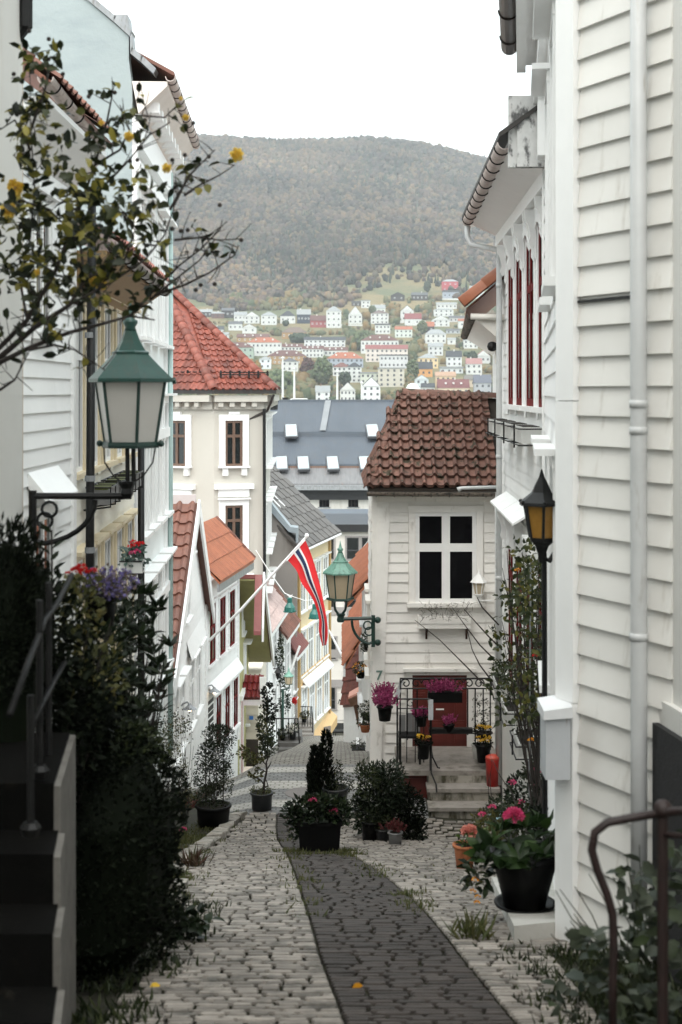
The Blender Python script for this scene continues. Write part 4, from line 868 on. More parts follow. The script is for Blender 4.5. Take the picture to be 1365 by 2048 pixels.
# L8 olive gabled house
L8 = house('gabled_house', 'olive green gabled house with white verge boards and red door', (-3.6, 45, gz(-3, 45)))
f8 = Fr((pX(474, 42.6), 42.6), (pX(497, 47.4), 47.4)); z8a, z8e = pZ(1146, 44.2), pZ(1330, 45.2)
w8 = gable_house(L8, f8, 5, -13, z8e, z8a - .3, OLIVE, s_apex=f8.L * .06)
siding(w8, f8, .1, f8.L - .1, -12.2, z8e, .17, OLIVE, holes=[(.8, 1.9, -13, -9.3), (2.6, 3.4, -9.4, -8)])
for (a, b) in (((-.35, z8a - 1.6), (f8.L * .06, z8a)), ((f8.L * .06, z8a), (f8.L + .7, z8e - .4))):
    MB().prism([f8.p(a[0], .75, a[1]), f8.p(b[0], .75, b[1]), f8.p(b[0], .75, b[1] + .12), f8.p(a[0], .75, a[1] + .12)], f8.n * (-5 if a[0] > 0 else -.22)).build('roof', mat('pink_roof', (.3, .1, .095), (.26, .085, .08), .5, 4), L8)
    MB().prism([f8.p(a[0], .77, a[1] - .2), f8.p(b[0], .77, b[1] - .2), f8.p(b[0], .77, b[1] + .2), f8.p(a[0], .77, a[1] + .2)], f8.n * .06).build('verge_board', W_TRIM, L8)
MB().prism([f8.p(f8.L * .06, .72, z8a - .06), f8.p(f8.L + .7, .72, z8e - .46), f8.p(f8.L + .7, .72, z8e - .42), f8.p(f8.L * .06, .72, z8a - .02)], f8.n * -4.7).build('soffit', OLIVE, L8)
MB().fbox(f8, .9, 1.8, 0, .03, -11.9, -9.5).build('door', mat('bright_red_door', (.3, .015, .012), (.25, .012, .01), .4, 5), L8)
mb = MB(); mb.fbox(f8, .78, .9, 0, .07, -11.9, -9.4); mb.fbox(f8, 1.8, 1.92, 0, .07, -11.9, -9.4); mb.fbox(f8, .7, 2.0, 0, .12, -9.4, -9.25); mb.build('door_casing', W_TRIM, L8)
window(L8, f8, 2.7, 3.3, -9.3, -8.1, fm=W_TRIM, cap=.2); window(L8, f8, 2.0, 2.7, -7.6, -6.5, fm=W_TRIM, cap=.2)
mb = MB(); q0 = P(487, 1398, 44.6)
MB().box(q0.x - .1, q0.x + .75, 44.4, 45.2, q0.z - .16, q0.z).build('porch_board', W_TRIM, L8)
pr = MB().prism([q0 + Vector((-.05, -.2, .02)), q0 + Vector((.55, -.2, .02)), q0 + Vector((.62, .35, .62)), q0 + Vector((.1, .35, .62))], (0, 0, .05)).build('porch_roof', TILEDK, L8)
tiles(pr, mat('wine_tile', (.2, .02, .02), (.15, .015, .015), .35, 5, rnd=.2), q0 + Vector((-.05, -.22, .07)), (1, 0, 0), Vector((.08, .55, .6)), .6, .8, .16, .27, h=.05, t=.05)
MB().prism([q0 + Vector((.55, -.25, -.05)), q0 + Vector((.8, -.25, -.05)), q0 + Vector((.7, -.2, .72)), q0 + Vector((.52, -.2, .72))], (0, .08, 0)).build('porch_verge', W_TRIM, L8)
# beige house with boards facing us
LB = house('beige_house', 'narrow beige boarded house wall with dark base beside the red door', (-2.8, 47, gz(-2.8, 47)))
fb_ = Fr((pX(486, 46.2), 46.2), (pX(517, 46.2), 46.2)); zb = lambda py: pZ(py, 46.2)
wb = MB().fbox(fb_, -.6, fb_.L, -5, 0, -12, zb(1360)).build('wall', BEIGE, LB)
siding(wb, fb_, 0, fb_.L, zb(1478), zb(1365), .27, BEIGE, th=.03)
MB().fbox(fb_, -.02, fb_.L, .03, .05, -12.2, zb(1478)).build('base_board', mat('umber_base', (.04, .03, .022), (.03, .022, .016), .7, 4), LB)
MB().fbox(fb_, .15, fb_.L + .05, -.2, .25, zb(1362), zb(1350)).build('string_board', BEIGE, LB)
tag(MB().box(pX(499, 46.1), pX(507, 46.1), 46.1, 46.13, zb(1438), zb(1431)).build('wall_sign', mat('blue_sign', (.03, .14, .5), (.05, .2, .55), .4, 60), None), 'small blue square sign on the beige boards', 'sign')
tag(MB().box(pX(491, 46.1), pX(501, 46.1), 45.95, 46.13, zb(1450), zb(1446)).build('wall_shelf', W_TRIM, None), 'small white shelf under the blue sign', 'shelf')
# far left row
def simple_house(name, label, px0, px1, d0, d1, py_eave, base, m, roofm, roof_vec, n_win, rows, wm=W_TRIM, tw=.3, cat='house', fm=W_TRIM, board=None, tl=.4):
    fr = Fr((pX(px0, d0), d0), (pX(px1, d1), d1), flip=px0 > 690); h = house(name, label, fr.p(fr.L / 2, -1, base + .5), cat); ze = pZ(py_eave, (d0 + d1) / 2)
    w = MB().fbox(fr, 0, fr.L, -5, 0, base, ze).build('wall', m, h)
    if board: siding(w, fr, .1, fr.L - .1, base + 1, ze - .1, .2, board)
    for k in range(n_win):
        c = fr.L * (k + .5) / n_win
        for z in rows: window(h, fr, c - .4, c + .4, z - .75, z + .75, o=.02, fm=fm, cm=wm, zs=(.65,), cap=.06)
    for s in (0, fr.L - .12): MB().fbox(fr, s, s + .12, 0, .05, base, ze).build('corner_board', W_TRIM, h)
    a, b = fr.p(-.2, .4, ze), fr.p(fr.L + .2, .4, ze); rv = Vector(roof_vec)
    r = MB().prism([a, b, b + rv, a + rv], (0, 0, .06)).build('roof', roofm, h)
    tiles(r, roofm, a + Vector((0, 0, .06)), b - a, rv, (b - a).length, rv.length, tw, tl, h=.05, t=.04, lim=260)
    MB().prism([a + Vector((0, 0, -.15)), b + Vector((0, 0, -.15)), b, a], (-.05, 0, 0)).build('eaves_board', W_TRIM, h)
    return h, fr
simple_house('white_house', 'white house with faded pinkish roof just beyond the black downpipe', 522, 556, 50, 55.5, 1242, -14.5, W_PAINT, TILEPK, (-1.6, .3, 1.9), 2, (-9.8, -12), board=W_PAINT)
simple_house('white_house', 'far white house with ivy and red brown tiled roof', 556, 580, 55.6, 59.5, 1262, -16, W_PAINT, TILEBR, (-1.4, .3, 2.0), 2, (-11, -13.2))
simple_house('white_house', 'last narrow white house below the dark red roof before the yellow house', 579, 597, 59.6, 62, 1302, -16.5, W_PAINT, mat('brownred_tile', (.2, .07, .06), (.16, .05, .045), .6, 5), (-1.2, .3, 1.7), 1, (-12, -14))
# yellow house
fy = Fr((pX(596, 61.8), 61.8), (pX(659, 68), 68)); YH = house('yellow_house', 'yellow rendered corner house with white windows and slate roof in the lane', fy.p(3, -2, -15.5)); zy = -6.8
wy = MB().fbox(fy, 0, fy.L, -6, 0, -17, zy).build('wall', mat('pale_yellow_render', (.64, .52, .32), (.6, .48, .29), .7, 1), YH)
MB().fbox(fy, .0, fy.L, 0, .05, -14.4, -12.4).build('lower_wall', YELLOW, YH)
for z in (-8.7, -11.5, -14.0):
    for k in range(4): window(YH, fy, .45 + k * 1.5, 1.35 + k * 1.5, z - .95, z + .95, o=.05 if z < -12.4 else 0, fm=W_TRIM, cm=W_TRIM, pm=GLASSC, cap=.15, cas=.14)
for s in (-.02, fy.L - .2): MB().fbox(fy, s, s + .24, 0, .09, -16, zy).build('corner_board', mat('gold_trim', (.42, .27, .1), (.39, .24, .09), .6, 2), YH)
mb = MB()
for k in range(3): mb.hexa([fy.p(.7 + k * 1.75, .32, -13.0), fy.p(2.4 + k * 1.75, .32, -13.0), fy.p(2.4 + k * 1.75, .05, -12.7), fy.p(.7 + k * 1.75, .05, -12.7), fy.p(.7 + k * 1.75, .32, -12.92), fy.p(2.4 + k * 1.75, .32, -12.92), fy.p(2.4 + k * 1.75, .05, -12.62), fy.p(.7 + k * 1.75, .05, -12.62)])
mb.build('window_canopy', W_TRIM, YH)
MB().hexa([fy.p(.2, .35, -16.6), fy.p(fy.L + .2, .35, -15.9), fy.p(fy.L + .2, 0, -15.9), fy.p(.2, 0, -16.6), fy.p(.2, .35, -16.3), fy.p(fy.L + .2, .35, -15.5), fy.p(fy.L + .2, 0, -15.2), fy.p(.2, 0, -15.7)]).build('base_skirt', YELLOW, YH)
a, b = fy.p(-1.2, .45, zy), fy.p(fy.L + .5, .45, zy); rv = P(528, 948, 62) - P(596, 1090, 61.8); rv = Vector((-3.4, .9, 3.25))
ry = MB().prism([a, b, b + rv, a + rv], (0, 0, .08)).build('roof', SLATE, YH)
_sl = mkmesh('slate', *(lambda m: (m.v, m.f))(MB().box(0, 1, 0, 1, 0, 1)), SLATE)
nb = int((b - a).length / .9); u_y = (b - a).normalized(); vy = rv.normalized(); ny_ = u_y.cross(vy)
for j in range(9):
    for i in range(nb + 1):
        off = .45 * (j % 2); q = a + u_y * (i * .9 - off) + vy * (j * rv.length / 9) + Vector((0, 0, .085)); wv = .87
        if i == 0: q = q + u_y * off; wv = .87 - off
        inst('slate', _sl, basis(u_y, (vy + ny_ * -.08 * (1 if ny_.z > 0 else -1)).normalized(), ny_ if ny_.z > 0 else -ny_, q, wv, rv.length / 9 * 1.05, .08), ry)
MB().tube([a, b], .06, 6).build('gutter', W_TRIM, YH)
for k in range(3):
    q = P(556 + k * 10, 1006 - k * 8, 61.5); c = a + u_y * (1.9 + k * .75) + vy * (2.2 + .0 * k) + Vector((0, 0, .13))
    MB().prism([c, c + u_y * .13, c + u_y * .13 + vy * 1.5, c + vy * 1.5], (0, 0, .05)).build('roof_light', W_TRIM, YH)
# grey fire wall beside the yellow house
GW = house('grey_building', 'grey rendered fire wall with zinc flashing left of the yellow house', (-4, 61.5, -15.5), 'building')
MB().prism([P(500, 985, 60.8), P(537, 1010, 60.8), P(586, 1083, 60.8), P(594, 1090, 60.8), P(594, 1460, 60.8), P(500, 1460, 60.8)], (0, .8, 0)).build('wall', CONC, GW)
MB().prism([P(530, 1000, 60.7), P(540, 1003, 60.7), P(581, 1054, 60.7), P(596, 1056, 60.7), P(596, 1085, 60.7), P(592, 1085, 60.7), P(592, 1066, 60.7), P(578, 1064, 60.7), P(530, 1010, 60.7)], (0, 1, 0)).build('flashing', mat('blue_zinc', (.33, .37, .4), (.3, .34, .37), .45, 3), GW)
# beige modern office block closing the lane
MBl = house('office_block', 'grey beige concrete office block closing off the end of the lane', (0, 84, -19.8), 'building')
fm_ = Fr((pX(600, 82), 82), (pX(775, 82), 82)); zm = lambda py: pZ(py, 82); xm = lambda px: pX(px, 82) - fm_.a.x
MB().fbox(fm_, 0, fm_.L, -8, 0, -21, zm(1055)).build('wall', OFFW, MBl)
MB().fbox(fm_, -.1, fm_.L + .1, -8, .1, zm(1055), zm(1055) + .12).build('roof_deck', mat('felt_roof', (.05, .055, .065), (.04, .045, .052), .8, 1), MBl)
GREYP = mat('grey_panel', (.32, .3, .29), (.27, .25, .24), .8, .7)
for i, py in enumerate((1140, 1230, 1315, 1375)): MB().fbox(fm_, 0, fm_.L, 0, .06, zm(py), zm(py - 16)).build('floor_band', GREYP, MBl)
for (a, b, c, d) in ((658, 668, 1075, 1118), (694, 718, 1075, 1118), (658, 668, 1180, 1215), (694, 718, 1177, 1217), (724, 742, 1075, 1220), (658, 672, 1275, 1318), (690, 715, 1275, 1318), (658, 671, 1374, 1418), (600, 640, 1075, 1118), (600, 640, 1180, 1215)):
    window(MBl, fm_, xm(a), xm(b), zm(d), zm(c), cas=.1, casd=.07, cols=1, zs=(.4,), fm=mat('dark_frame', (.04, .04, .045), (.05, .05, .055), .5, 3), cm=GREYP, pm=GLASSD, cap=0, sill=.0)
for (a, b, c, d) in ((672, 692, 1080, 1130), (672, 690, 1235, 1300), (675, 740, 1385, 1440)): MB().fbox(fm_, xm(a), xm(b), 0, .04, zm(d), zm(c)).build('wall_panel', OFFW, MBl)
MB().fbox(fm_, 0, fm_.L, 0, .3, zm(1063), zm(1048)).build('dark_fascia', mat('near_black', (.012, .012, .014), (.016, .016, .018), .5, 3), MBl)
MB().fbox(fm_, xm(660), xm(735), 0, .02, zm(1475), zm(1446)).build('garage_opening', mat('dark_opening', (.02, .02, .02), (.03, .03, .03), .8, 3), MBl)
# big dark roofed hall
BH = house('large_hall', 'long hall with blue grey sheet metal roof and rows of skylights', (2, 120, -22), 'building')
yr, ye = 126.0, 112.0
x0, x1 = pX(430, 118), pX(1000, 118); zr, z1 = pZ(806, yr), pZ(868, 120.3)
MB().box(x0 + 1, x1 - 1, 113.6, 128, -23, pZ(975, 113.6) ).build('wall', OFFW, BH)
def slab(y0, z0, y1, z1_, m, name, root, xa=x0, xb=x1, t=.12): return MB().prism([(xa, y0, z0), (xb, y0, z0), (xb, y1, z1_), (xa, y1, z1_)], (0, 0, t)).build(name, m, root)
ya, zA = 119.6, pZ(870, 119.6); yb, zB = 114.6, pZ(932, 114.6); yc, zC = 112.2, pZ(971, 112.2)
rm = slab(ya, zA + .12, yr, zr, DECK, 'roof', BH); rl_ = slab(yb, zB, ya, zA - .25, DECK, 'roof', BH); rb = slab(yc, zC, yb, zB - .3, DECKL, 'roof', BH)
MB().box(x0, x1, ya + .005, ya + .2, zA - .5, zA + .115).build('step_fascia', DECK, BH); MB().box(x0, x1, yb + .005, yb + .2, zB - .6, zB - .005).build('step_fascia', mat('rust_line', (.2, .12, .085), (.16, .1, .075), .7, 2), BH)
MB().box(x0, x1, yr - .1, yr + .25, zr, zr + .3).build('ridge_cap', DECK, BH); MB().box(x0, x1, yc - .25, yc, zC - .35, zC + .02).build('gutter', ZINC, BH)
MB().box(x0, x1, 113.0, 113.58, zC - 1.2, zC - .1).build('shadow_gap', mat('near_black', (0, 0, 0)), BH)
for parent, (p0, q0), (p1, q1), m in ((rm, (ya, zA + .12), (yr, zr), DECK), (rl_, (yb, zB), (ya, zA - .25), DECK), (rb, (yc, zC), (yb, zB - .3), DECKL)):
    for k in range(120):
        xx = x0 + (x1 - x0) * (k + .5) / 120
        if pX(515, p0) < xx < pX(815, p0): inst('seam', box_mesh(m), basis((1, 0, 0), Vector((0, p1 - p0, q1 - q0)).normalized(), Vector((0, -(q1 - q0), p1 - p0)).normalized(), (xx, (p0 + p1) / 2, (q0 + q1) / 2 + .15), .06, math.hypot(p1 - p0, q1 - q0), .07), parent)
def skyl(par, px, py, w, h, p0, q0, p1, q1):
    d = p0
    for _ in range(20):
        z = q0 + (q1 - q0) * (d - p0) / (p1 - p0); dd = z * FPX / (HY - py); d = min(max(dd, p0), p1)
    z = q0 + (q1 - q0) * (d - p0) / (p1 - p0); c = Vector((pX(px, d), d, z + .16)); v = Vector((0, p1 - p0, q1 - q0)).normalized(); nn = Vector((0, -v.z, v.y)); u = Vector((1, 0, 0)) + v * .12; u.normalize()
    W_ = w / FPX * d; Hh = h / FPX * d / (abs(v.z) * .99 + .05)
    s = inst('skylight', box_mesh(mat('skylight_frame', (.05, .05, .055), (.06, .06, .065), .4, 3)), basis(u, v, nn, c + nn * .05, W_, Hh, .16), par)
    g = bpy.data.objects.new('pane', box_mesh(SKYL)); COL.objects.link(g); g.parent = s; g.scale = (.84, .86, .3); g.location = (0, 0.01, .42)
for px, py in ((583, 844), (746, 844)): skyl(rm, px, py, 26, 28, ya, zA + .12, yr, zr)
for px, py in ((564, 908), (607, 908), (666, 908), (731, 908)): skyl(rl_, px, py, 25, 28, yb, zB, ya, zA - .25)
MB().prism([P(640, 868, ya) + Vector((0, 0, .3)), P(652, 868, ya) + Vector((0, 0, .3)), P(663, 808, yr) + Vector((0, 0, .35)), P(651, 808, yr) + Vector((0, 0, .35))], (0, 0, .02)).build('roof_strip', mat('faded_strip', (.2, .21, .22), (.17, .18, .19), .7, 1), BH)
fh_ = Fr((x0 + 1, 113.6), (x1 - 1, 113.6))
for px in (590, 649, 707, 765):
    c = pX(px, 113.6) - fh_.a.x; z0, z1 = pZ(1014, 113.6), pZ(990, 113.6); poly = [(c - .4, z0), (c + .4, z0), (c + .4, z1), (c + .3, z1 + .18), (c, z1 + .28), (c - .3, z1 + .18), (c - .4, z1)]
    wn = MB().fprism(fh_, poly, 0, .03).build('arched_window', GLASS, BH); MB().fbox(fh_, c - .5, c + .5, 0, .12, z0 - .08, z0 - .002).build('sill', ZINC, wn)
    for k in (-.13, .13): MB().fbox(fh_, c + k - .02, c + k + .02, .03, .06, z0, z1 + .15).build('glazing_bar', BROWNG, wn)
MB().prism([P(612, 1044, 100), P(744, 1044, 100), P(738, 1022, 104), P(630, 1022, 104)], (0, 0, .15)).build('lean_to_roof', DECK, BH)
# ------------------------------------------------------------------ right side lane houses past number seven
simple_house('orange_roof_house', 'white house with orange pantile roof past number seven', 738, 729, 26, 30.5, 1178, -8.3, W_PAINT, TILEOR, (1.4, 0, 1.5), 2, (-5.6,), tw=.2, fm=DGREEN, board=W_OLD)
simple_house('orange_roof_house', 'lower white house with orange pantile roof further down the lane', 728, 722, 31, 36, 1295, -9.4, W_PAINT, TILEOR, (.9, .2, 1.6), 2, (-7.8,), tw=.2)
RB = house('brown_roof_house', 'low house with dark red brown pantile roof and wooden board wall down the lane', (1.0, 38, gz(.8, 38)))
qa, qb, qc, qd = P(686, 1415, 39), P(722, 1412, 36.5), P(728, 1250, 38), P(697, 1252, 40)
rR_ = MB().prism([qa, qb, qc, qd], (0, .1, .1)).build('roof', TILEDK, RB)
ub = (qb - qa); vb_ = (qd - qa); vb_ = vb_ - ub.normalized() * vb_.dot(ub.normalized())
tiles(rR_, TILEDK, qa + Vector((0, -.03, .06)), ub, vb_ , ub.length, vb_.length, .17, .32, h=.04, t=.04)
MB().prism([P(688, 1412, 39), P(722, 1412, 36.8), P(722, 1500, 36.8), P(688, 1500, 39)], (0, 1.5, 0)).build('wall', W_PAINT, RB)
MB().prism([P(706, 1405, 36), P(729, 1392, 36), P(731, 1500, 36), P(726, 1500, 36)], (0, .12, 0)).build('board_wall', WOODB, RB)
MB().prism([P(697, 1398, 35.8), P(728, 1384, 35.2), P(727, 1372, 36), P(699, 1388, 36.4)], (0, 0, .05)).build('porch_roof', mat('salmon_board', (.62, .3, .22), (.56, .26, .19), .5, 4), RB)
MB().prism([P(696, 1400, 35.8), P(728, 1386, 35.2), P(728, 1402, 35.2), P(703, 1414, 35.8)], (0, .04, 0)).build('porch_board', WOODB, RB)
# ================================================================== valley, hillside, forest, far houses, haze
HP = [(100, -22), (200, -34), (500, -34), (760, -15), (850, -4.5), (1100, 33), (1300, 66), (1400, 91), (1500, 119), (1650, 165), (1950, 264), (2300, 392), (2450, 436), (2700, 440), (3600, 250)]
RIDGE = [(-3000, .82), (250, .985), (330, .99), (400, 1.006), (480, .995), (560, .985), (680, .99), (740, .997), (850, .975), (930, .935), (1000, .898), (1150, .84), (4000, .55)]
def hz(x, y):
    z = interp(HP, y)
    if z > 0:
        k = interp(RIDGE, x / max(y, 1) * FPX + CX); t = min(1, max(0, (z - 90) / 250)); z *= 1 + (k - 1) * t
    return z
def d_far(py, px=700):
    lo, hi = 800.0, 2450.0
    for _ in range(40):
        m = (lo + hi) / 2
        if hz(pX(px, m), m) / m * FPX > HY - py: hi = m
        else: lo = m
    return lo
ysf = [100 + i * 50 for i in range(14)] + [800 + 25 * i for i in range(72)] + [2600 + 100 * i for i in range(11)]
xsf = [-1800 + 60 * i for i in range(61)]
v = [(x * min(1, .12 + y / 2200), y, hz(x * min(1, .12 + y / 2200), y) + (4 * math.sin(x * .021 + y * .013) * min(1, max(0, (y - 1500) / 400)))) for y in ysf for x in xsf]; nx = len(xsf)
f = [(j * nx + i, j * nx + i + 1, (j + 1) * nx + i + 1, (j + 1) * nx + i) for j in range(len(ysf) - 1) for i in range(nx - 1)]
HILL = mat('hill_ground', (.12, .1, .045), (.17, .13, .06), .95, .012, bump=.3, bscale=.15, bdist=2, grime=(.07, .08, .035), gscale=.02, gst=(1, 1, 1), glo=.45, ghi=.6)
tag(mobj('hillside', v, f, HILL, None, True), 'wooded hillside rising behind the town', 'hillside', kind='structure')
# forest: every tree a small faceted crown, all one mass
def blob_trees(name, pts, sizes, kinds, m, parent=None):
    ico_v = []; 
    t = (1 + 5 ** .5) / 2
    bv = np.array([(-1, t, 0), (1, t, 0), (-1, -t, 0), (1, -t, 0), (0, -1, t), (0, 1, t), (0, -1, -t), (0, 1, -t), (t, 0, -1), (t, 0, 1), (-t, 0, -1), (-t, 0, 1)]) / math.hypot(1, t)
    bf = np.array([(0, 11, 5), (0, 5, 1), (0, 1, 7), (0, 7, 10), (0, 10, 11), (1, 5, 9), (5, 11, 4), (11, 10, 2), (10, 7, 6), (7, 1, 8), (3, 9, 4), (3, 4, 2), (3, 2, 6), (3, 6, 8), (3, 8, 9), (4, 9, 5), (2, 4, 11), (6, 2, 10), (8, 6, 7), (9, 8, 1)])
    n = len(pts); V = np.zeros((n, 12, 3)); a = NR.uniform(0, 6.28, n); ca, sa = np.cos(a), np.sin(a)
    base = bv[None] * (1 + NR.uniform(-.4, .4, (n, 12, 1)))
    x = base[:, :, 0] * ca[:, None] - base[:, :, 1] * sa[:, None]; y = base[:, :, 0] * sa[:, None] + base[:, :, 1] * ca[:, None]; z = base[:, :, 2] * 1.25
    con = kinds == 1                        # conifers: narrow and pointed
    w = np.where(con[:, None], .5 * (1.05 - np.clip((z + 1.2) / 2.6, 0, 1)) * 1.4, 1.0)
    x, y = x * w, y * w; z = np.where(con[:, None], z * 1.7, z)
    V[:, :, 0] = x * sizes[:, None] + pts[:, None, 0]; V[:, :, 1] = y * sizes[:, None] + pts[:, None, 1]; V[:, :, 2] = z * sizes[:, None] + pts[:, None, 2] + sizes[:, None] * 1.0
    F_ = (bf[None] + (np.arange(n) * 12)[:, None, None]).reshape(-1, 3)
    me = bpy.data.meshes.new(name); me.vertices.add(n * 12); me.vertices.foreach_set('co', V.reshape(-1)); me.loops.add(len(F_) * 3); me.loops.foreach_set('vertex_index', F_.reshape(-1).astype(np.int32))
    me.polygons.add(len(F_)); me.polygons.foreach_set('loop_start', np.arange(0, len(F_) * 3, 3, dtype=np.int32)); me.update(calc_edges=True); me.materials.append(m)
    o = bpy.data.objects.new(name, me); COL.objects.link(o); return o
FOREST = leafmat('forest_crown', [(.01, .013, .012), (.022, .023, .02), (.05, .04, .037), (.07, .055, .05), (.14, .095, .055), (.095, .085, .06), (.06, .042, .042), (.022, .03, .024)], .9, 0, .1)
CONIF = leafmat('conifer_crown', [(.018, .035, .026), (.025, .042, .03), (.035, .05, .035)], .9, 0, .1)
pts, sz = [], []; cp, csz = [], []
n_t = 0
for _ in range(60000):
    yy = 1330 + (2560 - 1330) * rng.random() ** 1.15; px = rng.uniform(180, 1180); xx = pX(px, yy)
    py = HY - hz(xx, yy) / yy * FPX
    edge = 610 - (55 if px < 900 else 20) * max(0, min(1, (px - 640) / 260)) + 14 * math.sin(px * .03)
    if py > edge: continue
    clear = py > edge - 40 and 640 < px < 960
    if clear and rng.random() < .8: continue
    if rng.random() < .42: continue
    s = rng.uniform(2.6, 5.2) * (1.0 if py < 520 else .8); patch = math.sin(xx * .011 + 1.3) + math.sin(yy * .009 + xx * .006)
    con = rng.random() < (.32 if patch > .7 else .07)
    (cp if con else pts).append((xx, yy, hz(xx, yy) - 1)); (csz if con else sz).append(s * (.95 if con else 1))
def patchy(m):
    t = m.node_tree; b = next(n for n in t.nodes if n.type == 'BSDF_PRINCIPLED'); src = b.inputs[0].links[0].from_socket; N = NT.__new__(NT); N.m, N.t = m, t; N.geo = t.nodes.new('ShaderNodeNewGeometry')
    c = N.mix(1.0, src, N.ramp(N.noise(.0045, (1, 1, .6), 5), [(.3, .45), (.5, .9), (.7, 1.5)]), 'MULTIPLY'); c = N.mix(N.ramp(N.noise(.009, (1, 1, .5), 3), [(.5, 0), (.72, .6)]), c, (.11, .075, .05)); t.links.new(c, b.inputs[0])
patchy(FOREST); patchy(CONIF)
fo_ = blob_trees('forest', np.array(pts), np.array(sz), np.zeros(len(pts)), FOREST); tag(fo_, 'autumn brown woodland covering the far hill', 'forest', kind='stuff')
fc_ = blob_trees('conifer_forest', np.array(cp), np.array(csz), np.ones(len(cp)), CONIF); tag(fc_, 'darker conifers scattered through the hillside woodland', 'forest', kind='stuff')
